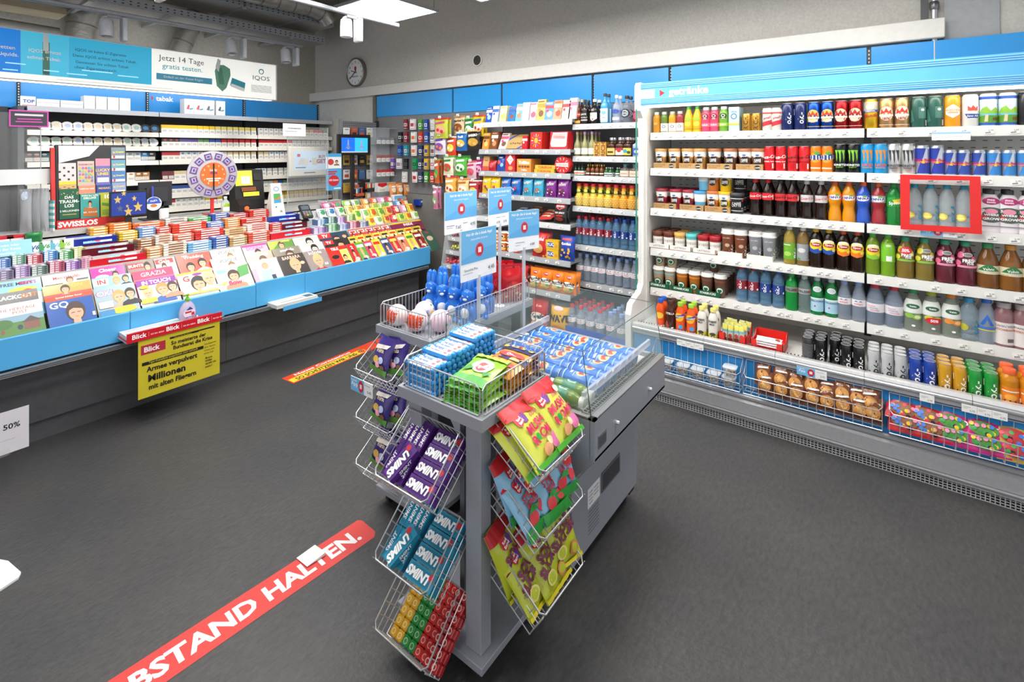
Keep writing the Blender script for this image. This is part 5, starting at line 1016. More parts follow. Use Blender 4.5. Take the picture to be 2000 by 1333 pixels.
lean(carton('tan and red chocolate packet', .07, .03, .135, 'c99a62', [('r', -.5, .5, 0, .3, 'b8443c'), ('t', 'Gold', 0, .7, .1, '7a3c1c')], 'chocolate_box', 'chocolate'), wS, z, xf, 949, 4)
lean(bag('red foil praline bag', .09, .10, .045, 'b3202c', [('d', 0, .5, .22, .24, 'd8505c')], 'sweets_bag', seed=3), wS, z, xf, 961, 1)
lean(bag('blue sweets bag with red blobs', .10, .155, .05, '27479f', [('d', -.15, .5, .2, .12, 'c83a44'), ('d', .2, .35, .16, .12, '6fb0e0'), ('t', 'mini', 0, .8, .12, 'ffffff')], 'sweets_bag', seed=4), wS, z, xf, 978, 2)
lean(carton('red chocolate box with white diamond', .105, .035, .155, 'c02c2c', [('p', [(0, .38), (.36, .68), (0, .98), (-.36, .68)], 'f2ece6'), ('t', 'Kägi', 0, .68, .14, 'c02c2c', 0, 0, .2), ('d', .05, .2, .25, .12, 'c8925c')], 'chocolate_box', 'chocolate'), wS, z, xf, 998, 3, a=.05)
lean(carton('orange caramel sweets box', .15, .03, .115, 'd98638', [('r', -.46, .46, .55, .92, 'e0a050'), ('t', 'Toffifee', 0, .72, .23, 'ffffff', 0, .03), ('t', 'Toffifee', 0, .16, .13, 'ffffff', 0, .02)]+[('d', -.3+k*.2, .42, .09, .08, '7a4a24') for k in range(4)], 'chocolate_box', 'chocolate'), wS, z, xf, 1025, 5, a=.02)
tb1 = carton('long yellow triangular chocolate box', .20, .034, .032, 'e0b23c', [('t', 'TOBLERONE', 0, .45, .55, 'b5302c', 0, .03)], 'chocolate_box', 'chocolate')
for k in range(2): put(tb1, (xf+.03+.0*k, YX(1064.5, xf+.03)-.01*k, z+.002+k*.034), RW, wS, k+1, 1, ('lower one', 'upper one')[k])
b = MB(); b.M = Matrix.Rotation(math.pi/2, 4, 'X'); b.lathe([(.076, 0), (.078, .004), (.078, .05), (.076, .054)], C('c8282c'), 8, smooth=False); b.M = None
sp = [('t', 'Célébrations', 0, .5, .13, 'f4e6da', 0, .02)]+[('r', -.44, .44, .36, .64, 'c8282c')][:0]
oct_S = lambda u, v, off: (u*.15, -.054-off, (v-.5)*.15)
sp = [('p', [(.40*math.cos(k*math.pi/5)+.03*math.sin(k*math.pi/5), .5+.40*math.sin(k*math.pi/5)-.03*math.cos(k*math.pi/5)), (.40*math.cos(k*math.pi/5)-.03*math.sin(k*math.pi/5), .5+.40*math.sin(k*math.pi/5)+.03*math.cos(k*math.pi/5)), (.22*math.cos(k*math.pi/5), .5+.22*math.sin(k*math.pi/5))], 'e8d4c4') for k in range(10)]+[('p', [(-.42, .42), (-.3, .5), (-.42, .58), (.42, .62), (.34, .5), (.42, .38)], 'f2e6dc'), ('t', 'Celebrations', 0, .5, .09, 'b5282c', 0, .02)]
b.dec(sp, oct_S, .15, .15, .0006, .0003)
oc = Proto('chocolate_box', 'red octagonal chocolate tub', 'chocolate', [('chocolate_box', b)], .15, .054, .15)
put(oc, (xf+.07, YX(1102, xf+.05), z+.0745), RW, wS)
def mm(d, c, dots, sd): return bag(d, .105, .155, .05, c, [('t', 'm&m', 0, .70, .15, 'f4f0ea', .1, .05), ('t', 'm&m', .015, .685, .15, '3a1e14', .1, .0)]+[('d', random.uniform(-.32, .32), random.uniform(.12, .42), .055, .04, random.choice(dots)) for _ in range(9)]+[('d', .08, .36, .13, .10, dots[0])], 'sweets_bag', seed=sd)
wS = 'fourth snack shelf'; z = CHZ[3]; xf = CHXS[3]
for p, us in ((mm('yellow sweets bag with brown lettering', 'e6b81c', ['c8303c', '3a8a3c', '2a5ab4', 'f2ece0'], 1), (950, 967)), (mm('blue sweets bag with brown lettering', '1f62b4', ['c8303c', 'f2ece0', 'e6b81c', '5aa0dc'], 2), (987.5, 1007)), (mm('light blue sweets bag', '3fa0c4', ['b8643c', 'f2ece0', 'e6b81c', '2a5ab4'], 3), (1030, 1051)), (mm('purple sweets bag', '7a2a86', ['5a2f1c', 'f2ece0', 'e6b81c', 'c8303c'], 4), (1075.5, 1099))):
    for i, u in enumerate(us): lean(p, wS, z, xf, u, 2, i+1, 2, .12, .045)
wS = 'fifth snack shelf'; z = CHZ[4]; xf = CHXS[4]
fb = lambda d, c, c2, sd: bag(d, .14, .10, .03, c, [('r', -.3, .3, .35, .65, c2), ('d', .25, .4, .12, .16, 'e6dccb')], 'snack_bag', seed=sd)
for d, c, c2, u, n in (('blue flat snack bag', '2f86c8', 'e6ecf2', 1012, 3), ('brown flat snack bag', 'a86a44', 'e0b890', 1035, 4), ('red flat snack bag', 'b8383c', 'e8c48c', 1066, 3)):
    p = fb(d, c, c2, n+len(c))
    for k in range(n): put(p, (xf+.03+.035*k, YX(u, xf+.05)+random.uniform(-.02, .02), z+.022+.018*k), (-1.25+random.uniform(-.06, .06), random.uniform(-.1, .1), RW), wS, 1, 1, ('lowest of stack', 'second of stack', 'third of stack', 'top of stack')[k])
lean(bag('black beef jerky bag with red badge', .125, .165, .04, '1f1c1c', [('p', [(-.35, .98), (.35, .98), (.35, .8), (0, .66), (-.35, .8)], 'c8282e'), ('t', 'JACK LINKS', 0, .86, .06, 'ffffff', 0, .02), ('t', 'BEEF JERKY', 0, .52, .085, 'f0f0ee', 0, .02), ('r', -.25, .25, .36, .42, 'c8282e'), ('d', 0, .22, .3, .1, '7a2c20')], 'snack_bag', seed=9), wS, z, xf, 1094, 2, a=.12, step=.05)
wS = 'sixth snack shelf'; z = CHZ[5]; xf = CHXS[5]
def pot(d, c, c2): return cup(d, .030, .0335, .085, c, 'e8e6e2', [('d', 0, .62, .2, .16, 'f2ece0'), ('d', 0, .60, .11, .10, '2a2224'), ('d', 0, .3, .34, .14, c2)], name='crisp_pot', lidh=.008)
pg, po, pr_ = pot('small green crisp pot', '2c9a3c', 'e0d8a4'), pot('small orange crisp pot', 'd9741f', 'f0c07c'), pot('small red crisp pot', 'c8242c', 'e8b46c')
for p, us in ((pg, (948, 960)), (po, (972, 985)), (pr_, (997, 1009))):
    for i, u in enumerate(us):
        for l in range(2): put(p, (xf+.05, YX(u, xf+.05), z+l*.0865), RW, wS, i+1, 2, ('lower layer', 'upper layer')[l])
lean(bag('red crisp bag with white lettering', .15, .20, .07, 'c0282a', [('t', 'Zweifel', 0, .74, .12, 'ffffff', 0, .03), ('d', 0, .35, .32, .2, 'd8a05c')], 'crisp_bag', seed=5), wS, z, xf, 1054, 2, a=.1, step=.07)
tuc = carton('yellow cracker box with blue badge', .155, .06, .075, 'e3b52c', [('p', [(-.2, .28), (.16, .22), (.2, .74), (-.16, .8)], '2450a8'), ('t', 'TUC', 0, .51, .32, 'ffffff', .1, .03), ('d', .36, .4, .1, .2, 'd89a3c'), ('d', -.36, .4, .1, .2, 'd89a3c')], 'cracker_box', 'box')
for l in range(2): put(tuc, (xf+.05, YX(1078.5, xf+.05), z+.001+l*.0765), (0, 0, RW+.03*l), wS, 1, 1, ('lower one', 'upper one')[l])
lean(bag('dark blue cracker bag with golden fish', .14, .20, .06, '1f3f9c', [('t', 'Goldfish', 0, .68, .1, 'ffffff', 0, .03), ('r', -.3, .3, .82, .9, 'c8303c')]+[('d', random.uniform(-.35, .3), random.uniform(.12, .5), .075, .05, 'e6a83c') for _ in range(10)], 'snack_bag', seed=6), wS, z, xf, 1107.5, 1, a=.1)
wS = 'seventh snack shelf'; z = CHZ[6]; xf = CHXS[6]
def chip(d, c, tx, c2, sd, w=.125, h=.17): return bag(d, w, h, .06, c, [('d', 0, .42, .46, .17, 'f2efe8'), ('t', tx, 0, .46, .15, '1f1c1a', .12, .03, .2), ('d', .05, .80, .2, .07, 'c8282e'), ('t', 'Zweifel', .05, .80, .05, 'ffffff', 0, .01), ('d', -.05, .2, .36, .12, c2), ('d', .2, .26, .12, .06, '4a9a3c')], 'crisp_bag', seed=sd)
c1, c2, c3 = chip('orange paprika crisp bag', 'e07a1c', 'Paprika', 'f0cc5c', 11), chip('red crisp bag with cream lettering patch', 'c0282a', 'Nature', 'f0e0a0', 12), chip('orange-red paprika crisp bag', 'd2501f', 'Paprika', 'f0cc5c', 13)
lean(c3, wS, z, xf, 971, 2, a=.15, step=.06)
for i, u in enumerate((995, 1018)): lean(c2, wS, z, xf, u, 2, i+1, 2, .12, .06)
for i, u in enumerate((1046, 1067, 1089.5, 1112)): lean(c1, wS, z, xf, u, 2, i+1, 4, .12, .06)
wS = 'bottom of snack shelving'; z = .122; xf = 3.42
lean(chip('large red crisp bag', 'b8242a', 'Zweifel', 'e8b45c', 14, .17, .25), wS, z, xf, 1052, 2, a=.1, step=.07)
lean(bag('large yellow and black wavy crisp bag', .18, .26, .08, 'e0a81f', [('t', 'WAVE', 0, .52, .2, '1a1816', .1, .05), ('d', 0, .82, .25, .07, 'e8c8c8'), ('r', -.5, .5, .9, 1, '2a2420'), ('d', 0, .2, .36, .12, 'c8702c')], 'crisp_bag', seed=15), wS, z, xf, 1092, 2, a=.1, step=.08)
# ------------------------------------------------------------------ cooler extras: frame, cards, hanging baskets
RED = C('df1f1c', 'g')
mb = MB(); A = [px(u, v, X=3.385) for u, v in ((1758, 341), (1915, 345), (1918, 458), (1759, 448))]; B = [px(u, v, X=3.385) for u, v in ((1777, 351), (1894, 353), (1895, 445), (1777, 438))]
vs = A+B+[p+Vector((.006, 0, 0)) for p in A+B]
fs = []
for i in range(4): j = (i+1) % 4; fs += [(i, j, 4+j, 4+i), (8+j, 8+i, 12+i, 12+j), (i, 8+i, 8+j, j), (4+j, 12+j, 12+i, 4+i)]
mb.add(vs, fs, RED); tag(ob('red_promotion_display', mb.mesh('red_promotion_display')), 'red open frame on the cooler around lemon water bottles', 'frame')
def appcard(w, h, price, X, u, v, lab, par_rot=RW, fac=.62, loc=None, big=False):
    b = MB(); b.box(-w/2, w/2, -.002, 0, 0, h, C('f0f0f2'))
    b.dec([('r', -.5, fac-.5, 0, 1, '6fb7e6'), ('t', 'k kiosk', -.34, .80, .18, 'ffffff', 0, .0), ('t', 'App', -.32, .50, .32, 'ffffff', 0, .01), ('d', -.02, .5, .115, .42, 'c92a3a'), ('r', -.07, .03, .34, .66, 'f2dfe2'), ('t', price, .36, .34, .2, '28282a', 0, .0), ('r', .16, .4, .74, .78, '9a9a9e')], planeS(w, h, -.002), w, h, .0005, .0002)
    return tag(ob('price_card', b.mesh('price_card'), None, loc if loc is not None else px(u, v, X=X), (0, 0, par_rot)), lab, 'price card', 'blue app price cards')
appcard(.145, .045, '2.00', 3.40, 1833, 462, 'blue and white app price card below the red frame')
appcard(.14, .045, '2.75', 3.12, 1585, 737, 'blue and white app price card above the chocolate croissant basket')
def cards(us, X, v0, v1, lab, prices):
    t = thing('price_strip', lab, 'price card', (0, 0, 0))
    for (ua, ub), p in zip(us, prices):
        ya, yb = YX(ua, X), YX(ub, X); zz = px((ua+ub)/2, (v0+v1)/2+(ua-us[0][0])*.23, X=X).z; w = ya-yb
        b = MB(); b.box(-w/2, w/2, -.0015, 0, -.018, .018, 'f4f3f0'); b.dec([('t', p, .2, .3, .22, '2a2a2c', 0, 0), ('r', -.4, .1, .66, .72, 'a8a8aa'), ('r', -.4, -.1, .5, .55, 'a8a8aa')], planeS(w, .036, -.0015, -.018), w, .036, .0004, 0)
        part('price_card', b, t, (X, (ya+yb)/2, zz), (0, 0, RW))
cards(((1322, 1340), (1340.5, 1356), (1356.5, 1374)), 3.118, 664, 676, 'white price strip on the bumper above the nut tubs', ('4.50', '4.50', '4.95'))
cards(((1796, 1825),), 3.118, 770, 787, 'single white price card above the red sweets bags', ('2.95',))
cards(((1878, 1908), (1908.5, 1937), (1937.5, 1968)), 3.118, 790, 808, 'white price strip above the magenta sweets bags', ('2.75', '2.75', '3.75'))
tag(ob('notice_card', MB().box(-.075, .075, -.002, 0, 0, .042, 'f2efe9').dec([('r', -.5, .5, .78, 1, '9cc8ea'), ('r', -.45, .3, .5, .54, 'c9c4bc'), ('r', -.45, .3, .36, .40, 'c9c4bc')], planeS(.15, .042, -.002), .15, .042, .0005, 0).mesh('notice_card'), None, px(1857, 274, X=3.40), (0, 0, RW)), 'white notice card on the top cooler shelf edge', 'card')
def hang_basket(u0, u1, lab):
    X = 3.10; y1, y0 = YX(u0, X), YX(u1, X); w = y1-y0
    t = thing('hanging_basket', lab, 'basket', (3.138, (y0+y1)/2, .235), (0, 0, RW), 'wire baskets hanging on the cooler front')
    ms_ = basketM(w, .085, .165, .095, max(5, int(w/.038)), 2, 2)
    ob('rim', ms_[0], t); o = ob('wires', ms_[1], t); o['kind'] = 'stuff'
    return t, y0, y1
hang_basket(1278, 1448, 'wire basket of nut tubs on the blue cooler front'); hang_basket(1455, 1723, 'wire basket of chocolate pastries on the blue cooler front'); hang_basket(1737, 2035, 'wire basket of sweets bags on the blue cooler front')
def tub(d, c):
    b = MB(); b.lathe([(.026, 0), (.028, .003), (.036, .05), (.037, .052)], glassmat('tub_clear', 'e8ecee', .25), 18, sq=3)
    n_ = MB()
    for _ in range(34): n_.ball((random.uniform(-.022, .022), random.uniform(-.022, .022), random.uniform(.005, .04)), (.0065, .005, .004), C(random.choice(['5a3c28', '7a5634', 'b88a50', '3c2a20', 'd9c08a'])), 6, 4)
    l = MB(); l.lathe([(.038, .05), (.039, .056), (.036, .058), (0, .058)], glassmat('tub_lid', 'eef3f5', .35), 18, sq=3)
    return Proto('nut_tub', d, 'tub', [('tub', b), ('nuts', n_), ('lid', l)], .075, .075, .06)
nt = tub('clear plastic tub of nuts and dried fruit', 0)
for i, u in enumerate((1302, 1334, 1363, 1394, 1424)): put(nt, (3.094, YX(u, 3.094), .237), RW, 'in cooler front basket', i+1, 5)
put(nt, (3.094, YX(1426, 3.094), .297), RW, 'in cooler front basket', 1, 1, 'stacked on another')
def croi(sd): return bag('brown bag of chocolate pastry', .088, .125, .05, '6f4028', [('d', 0, .42, .36, .26, 'c98a48'), ('d', .02, .44, .25, .16, 'e0aa64'), ('p', [(-.35, .70), (.35, .76), (.3, .82), (-.3, .78)], 'e9e2da'), ('p', [(-.3, .2), (.3, .14), (.25, .1), (-.25, .12)], '54301e')], 'pastry_bag', seed=sd, wr=1.8)
CR = [croi(k) for k in range(3)]
us = [1490, 1521, 1550, 1581, 1613, 1643, 1674, 1701]
for i, u in enumerate(us):
    put(CR[i % 3], (3.108, YX(u, 3.10), .285+random.uniform(-.008, .008)), (-.35+random.uniform(-.1, .1), random.uniform(-.15, .15), RW), 'in cooler front basket', i+1, 8, 'upper row')
    put(CR[(i+1) % 3], (3.10, YX(u+4, 3.10), .24), (-.2, random.uniform(-.1, .1), RW), 'in cooler front basket', i+1, 8, 'lower row')
def hari(d, c, c2, sd, tx='HARIBO'): return bag(d, .15, .145, .04, c, [('t', tx, 0, .72, .14, 'ffffff', .04, .04), ('d', -.05, .34, .36, .22, c2)]+[('d', random.uniform(-.35, .35), random.uniform(.14, .5), .06, .06, random.choice(['3a9a4c', 'e8c02c', 'd8404a', '3a7ad0', 'e88ab0', '2a2426'])) for _ in range(12)], 'sweets_bag', seed=sd)
H1, H2, H3 = hari('red sweets bag with yellow lettering band', 'c81f2c', '8a5a3c', 1), hari('magenta sweets bag', 'c41f7c', '4a8a3c', 2), hari('gold sweets bag', 'c8a03c', 'b8323c', 3)
for r in range(2):
    for p, ul in ((H1, (1765, 1813)), (H2, (1862, 1925)), (H3, (1985,))):
        for i, u in enumerate(ul): put(p, (3.10-.014*r, YX(u+6*r, 3.1), .24+.05*(1-r)), (-.75+.2*r, .05*(1-2*r), RW), 'in cooler front basket', i+1, len(ul), ('back layer', 'front layer')[r])
# ------------------------------------------------------------------ island stock
random.seed(31)
def bmat(key):
    b = BKF[key]; return Matrix.Translation(b.location) @ b.rotation_euler.to_matrix().to_4x4()
def inb(p, key, x, y, z, rot, lab, group):
    """put a thing into a tilted basket, in the basket's own axes"""
    M = bmat(key) @ Matrix.Translation((x, y, z)) @ Euler(rot).to_matrix().to_4x4()
    o = place(p, M.to_translation(), M.to_euler(), lab, group); return o
# mint rolls in the front tray: rolls lie along Y
b = MB(); b.M = Matrix.Rotation(math.pi/2, 4, 'Y'); r_ = .0112; Lr_ = .132
b.lathe([(r_*.55, -Lr_/2), (r_*.95, -Lr_/2+.003), (r_, -Lr_/2+.006), (r_, Lr_/2-.006), (r_*.95, Lr_/2-.003), (r_*.55, Lr_/2)], C('2f8fd8', 'g'), 14); b.M = None
def rollS(u, v, off): a = (v-.5)*2.6; q = r_+off; return (u*Lr_, q*math.sin(a), q*math.cos(a))
b.dec([('r', -.36, .42, .12, .88, 'cfe3f4', 1), ('t', 'mentos', -.1, .55, .42, '1d3f94', 0, .03), ('d', .3, .5, .06, .2, 'd85a64'), ('r', -.42, -.38, .1, .9, '5cb6e6', 1)], lambda u, v, off: rollS(u, v, off), Lr_, 2.6*r_, .0006, .0003)
roll = Proto('mint_roll', 'blue and white mint roll', 'sweets', [('mint_roll', b)], Lr_, 2*r_, 2*r_)
tops = [5, 5, 5, 6, 6, 6, 6, 6, 6, 7, 7, 7, 7, 7]
for c in range(14):
    for l in range(tops[c]):
        x = 1.151+c*.0235+(.006 if l % 2 else 0); z = .806+r_+l*.0190
        put(roll, (x, 1.240+random.uniform(-.003, .003), z), (random.uniform(-.25, .25), 0, -math.pi/2), 'front tray', 1, 1, 'column %s from aisle, layer %s up' % (ORD[c+1], ORD[l+1]))
def flatbag(p, X, Y, z, rz, tilt, lab, grp): place(p, (X, Y, z), (-math.pi/2+tilt, 0, rz), lab, grp)
gbag = bag('green herb sweets bag', .135, .17, .022, '8cc43c', [('r', -.5, .5, .0, .22, '3f9a34'), ('d', .05, .55, .3, .22, 'eef0dc'), ('d', .05, .52, .17, .14, 'd8323a'), ('t', 'Ricola', .05, .52, .08, 'ffffff', 0, .02), ('r', -.5, .5, .86, 1, 'a4c84c'), ('p', [(-.4, .3), (-.1, .4), (-.3, .5)], '2f8a34'), ('p', [(.3, .24), (.45, .4), (.2, .36)], '2f8a34')], 'sweets_bag', seed=7, wr=2.2)
for k in range(9):
    flatbag(gbag, 1.148+random.uniform(-.004, .006)+.002*k, 1.058+random.uniform(-.004, .008), .812+.0085*k, random.uniform(-.16, .16)-1.45, .06+.008*k, 'green herb sweets bag, %s from the bottom of the pile in front tray' % ORD[k+1], 'green sweets bags in the front tray')
nbag = bag('navy and yellow peanut chocolate bag', .15, .12, .022, 'c98a34', [('r', -.5, .5, .70, 1, '2a2a5c'), ('d', 0, .46, .4, .12, 'd03038'), ('t', 'Choco', 0, .46, .1, 'ffffff', 0, .03), ('d', -.3, .2, .12, .12, 'a86a2c'), ('d', .2, .2, .16, .12, 'd9a85c')]+[('r', -.5+k*.25, -.375+k*.25, .86, 1, 'e0b43c') for k in range(4)], 'sweets_bag', seed=8, wr=1.6)
for s, (x0, dy) in enumerate(((1.30, 0), (1.365, .0))):
    for k in range(5):
        flatbag(nbag, x0+random.uniform(-.004, .004), 1.058+random.uniform(-.004, .006)+dy, .815+.0125*k+.006*s, -1.57+.0+random.uniform(-.12, .12), .12, 'navy and yellow peanut bag, %s up in the %s pile of front tray' % (ORD[k+1], ('nearer', 'farther')[s]), 'navy peanut bags in the front tray')
# mint boxes in the left baskets
def mint(d, c, c2):
    w, dd, h = .112, .046, .022
    b = MB(); b.box(-w/2, w/2, -dd/2, dd/2, 0, h, C(c, 'g'))
    b.dec([('r', -.5, .5, .0, 1, c), ('p', [(-.48, .1), (.34, .1), (.42, .9), (-.40, .9)], c2), ('t', 'SMINT', -.06, .5, .5, 'ffffff', 0, .05, .2), ('d', .36, .72, .09, .2, 'd0303c')], lambda u, v, off: (u*w, (v-.5)*dd, h+off), w, dd, .0004, .0002)
    b.dec([('t', 'SMINT', 0, .5, .55, 'ffffff', 0, .03, .2)], planeS(w, h, -dd/2), w, h, .0004, 0)
    return Proto('mint_box', d, 'sweets', [('mint_box', b)], w, dd, h)
def slab(d, c, c2):
    w, dd, h = .0225, .092, .05
    b = MB(); b.box(-w/2, w/2, -dd/2, dd/2, 0, h, C(c, 'g')); b.dec([('r', -.3, .3, .06, .94, c2), ('t', 'SMINT', 0, .5, .15, 'f2f0f4', math.pi/2, .02, .2)], lambda u, v, off: (u*w, (v-.5)*dd, h+off), w, dd, .0004, .0002)
    return Proto('mint_box', d, 'sweets', [('mint_box', b)], w, dd, h)
for key, nm, c, c2 in ((('L', 0), 'purple', '5a2d84', '44206a'), (('L', 1), 'turquoise', '2a8fb0', '1f7898')):
    m1, m2 = mint(nm+' mint box', c, c2), slab(nm+' mint box on edge', c, c2)
    for k in range(4):
        for l in range(2): inb(m1, key, .056, -.028-k*.0485, .004+l*.0235+.004*k, (0, 0, 0), '%s mint box with big lettering, %s from the front, %s layer of its basket' % (nm, ORD[4-k], ('lower', 'upper')[l]), nm+' mint boxes in a sloping basket')
    for i in range(4):
        for k in range(2): inb(m2, key, -.105+i*.0245, -.05-k*.096, .004, (0, 0, 0), '%s mint box standing on edge, %s column, %s end of its basket' % (nm, ORD[i+1], ('back', 'front')[k]), nm+' mint boxes on edge')
    inb(m1, key, -.05, -.14, .056, (0, .0, 1.25), '%s mint box lying loose across the others' % nm, nm+' mint boxes in a sloping basket')
def cube(d, c, c2):
    w = .0275; b = MB(); b.box(-w/2, w/2, -w/2, w/2, 0, .020, C(c, 'g'), .003); b.dec([('d', 0, .5, .3, .3, c2), ('d', 0, .5, .2, .2, c)], lambda u, v, off: (u*w, (v-.5)*w, .020+off), w, w, .0004, .0002)
    return Proto('wrapped_sweet', d, 'sweets', [('wrapped_sweet', b)], w, w, .02)
for i, (nm, c, c2) in enumerate((('yellow', 'd9a327', 'e9cf8c'), ('green', '2a8a3c', '9cc49c'), ('bright red', 'd0302c', 'e8a49c'), ('dark red', 'b3242a', 'e6c4b4'))):
    p = cube(nm+' wrapped sweet', c, c2)
    for k in range(7):
        for l in range(1 if i < 3 else 2): inb(p, ('L', 2), -.083+i*.056+(0), -.014-k*.0285, .004+l*.021, (0, 0, random.uniform(-.08, .08)), '%s wrapped sweet pair, left half, %s from the back%s, lowest basket' % (nm, ORD[k+1], '' if i < 3 else (', lower', ', upper')[l]), 'wrapped sweets in the lowest basket')
        for l in range(1 if i < 3 else 2): inb(p, ('L', 2), -.083+i*.056+.0280, -.014-k*.0285, .004+l*.021, (0, 0, random.uniform(-.08, .08)), '%s wrapped sweet pair, right half, %s from the back%s, lowest basket' % (nm, ORD[k+1], '' if i < 3 else (', lower', ', upper')[l]), 'wrapped sweets in the lowest basket')
# candy bags in the right baskets
def red_badge(u, v): return [('p', [(u-.17, v+.07), (u-.08, v+.1), (u, v+.05), (u+.0, v-.06), (u-.08, v-.1), (u-.16, v-.06)], 'c81f30'), ('p', [(u, v+.05), (u+.1, v+.1), (u+.15, v+.02), (u+.12, v-.09), (u, v-.06)], '7c3f94'), ('t', 'Red', u-.06, v+.025, .045, 'ffffff', .3, .02), ('t', 'Band', u-.05, v-.03, .045, 'ffffff', .3, .02)]
def mush(sd): return bag('lime and red mushroom sweets bag', .17, .20, .05, 'd7dc5c', [('r', -.5, .5, .80, 1, 'c8202c'), ('d', -.2, .82, .3, .06, 'c8202c'), ('d', .25, .78, .25, .05, 'c8202c')]+red_badge(-.22, .72)+[('t', 'SOUR', .16, .70, .06, 'd84a74', .1, .02), ('t', 'MUSH', .0, .54, .13, 'd02a5c', .1, .04), ('t', 'R  OMS', .06, .38, .13, 'd02a5c', .1, .04), ('d', -.11, .38, .065, .05, '2f9a3c'), ('r', -.13, -.09, .32, .36, '2f9a3c'), ('d', .32, .76, .09, .06, 'f2e6c4'), ('d', .25, .2, .16, .11, 'e47ab0'), ('d', -.05, .16, .13, .08, 'e8a878'), ('d', .08, .24, .07, .06, 'f0d8a0'), ('r', -.5, .5, 0, .08, '4fae34')], 'sweets_bag', seed=sd, wr=1.4)
def straw(sd): return bag('light blue strawberry sweets bag', .14, .19, .055, '86bbdc', [('r', -.5, .5, .80, 1, 'c8202c')]+red_badge(-.1, .72)+[('t', 'STRAW', .05, .54, .1, 'd02a44', .1, .03), ('t', 'BERRIES', .05, .43, .08, 'd02a44', .1, .03), ('d', .2, .56, .2, .14, 'd82a30'), ('t', '50%', .2, .56, .09, 'ffffff', .1, .04), ('d', -.2, .24, .15, .1, 'd83a44'), ('d', .15, .28, .12, .09, 'd83a44'), ('p', [(-.3, .32), (-.1, .4), (.1, .34), (0, .3)], '2f9a3c'), ('r', -.5, .5, 0, .16, '2f9a3c')], 'sweets_bag', seed=sd, wr=1.6)
def suck(sd): return bag('lime green sour string sweets bag', .15, .205, .055, 'b5bd2c', [('p', [(-.5, 1), (.5, 1), (.5, .86), (-.5, .80)], 'b8242c')]+red_badge(-.14, .74)+[('t', 'SOUR', -.02, .56, .13, '7a2450', .3, .05), ('t', 'SUCKERS', .02, .42, .12, '7a2450', .3, .05), ('d', -.2, .22, .15, .09, 'd8d27a'), ('d', -.2, .22, .11, .065, 'b5bd2c'), ('d', .18, .18, .15, .09, 'd87a5c'), ('d', .18, .18, .11, .065, 'b5bd2c'), ('r', -.5, .5, 0, .05, 'd8c81f')], 'sweets_bag', seed=sd, wr=1.8)
MU, ST_, SU = [mush(k) for k in range(3)], [straw(k) for k in range(3)], [suck(k) for k in range(3)]
def bagsIn(key, ps, rows, nm, grp):
    """rows of bags lying on the basket slope, upper ends to the back; (x, y, z, lean, yaw)"""
    for i, (x, y, z, ln, yw, which) in enumerate(rows):
        inb(ps[i % len(ps)], key, x, y, z, (ln, random.uniform(-.05, .05), yw), nm+', '+which, grp)
bagsIn(('R', 0), MU, [(-.055, -.180, .035, -1.46, .06, 'left one behind, top right basket'), (-.045, -.190, .07, -1.42, .03, 'left one in front, top right basket'), (.07, -.175, .04, -1.46, .05, 'right one behind, top right basket'), (.066, -.185, .078, -1.36, .02, 'right one in front, top right basket')], 'lime and red mushroom sweets bag', 'mushroom sweets bags')
bagsIn(('R', 1), ST_, [(-.065, -.10, .02, -.95, .2, 'leftmost at the back, middle right basket'), (-.06, -.175, .04, -1.3, .1, 'left one in front, middle right basket'), (.01, -.185, .055, -1.25, -.05, 'middle front, middle right basket'), (.075, -.165, .07, -1.1, -.1, 'rightmost, raised, middle right basket'), (.05, -.10, .02, -1., 0, 'right one at the back, middle right basket')], 'light blue strawberry sweets bag', 'strawberry sweets bags')
bagsIn(('R', 2), SU, [(-.07, -.10, .02, -.95, .2, 'leftmost at the back, lowest right basket'), (-.06, -.18, .04, -1.32, .1, 'left one in front, lowest right basket'), (.01, -.19, .055, -1.28, .05, 'middle front, lowest right basket'), (.075, -.17, .07, -1.12, -.15, 'rightmost, raised, lowest right basket'), (.055, -.10, .02, -1., 0, 'right one at the back, lowest right basket')], 'lime green sour string sweets bag', 'sour string sweets bags')
def purp(sd): return bag('purple egg sweets bag', .125, .15, .04, '3f2f7c', [('p', [(-.4, .6), (.3, .72), (.4, .84), (-.3, .74)], 'e8e0d4'), ('t', 'minis', 0, .62, .12, 'e8d8b4', .1, .02), ('d', -.15, .34, .16, .1, 'd9b04c'), ('d', .18, .38, .13, .09, 'b8c4e4'), ('d', .05, .24, .13, .08, 'e8a0b4'), ('r', -.5, .5, 0, .16, '5a9a34'), ('d', .3, .2, .1, .07, '7a5634')], 'sweets_bag', seed=sd, wr=1.5)
PU = [purp(k) for k in range(2)]
for k in range(3):
    w = ('top', 'middle', 'lowest')[k]+' rear basket'
    bagsIn(('K', k), PU, [(.03, -.14, .02, -.95, .2, 'lying at the back, '+w), (-.03, -.165, .04, -.9, -.15, 'lying in front, '+w)], 'purple egg sweets bag', 'purple egg sweets bags')
M = bmat(('K', 0)); b_ = Vector((1.285, 1.735, .655))
appcard(.145, .058, '3.45', 1.3, 715, 742, 'blue and white app price card on the top rear basket', RW, .62, Vector((1.29, 1.745, .60)))
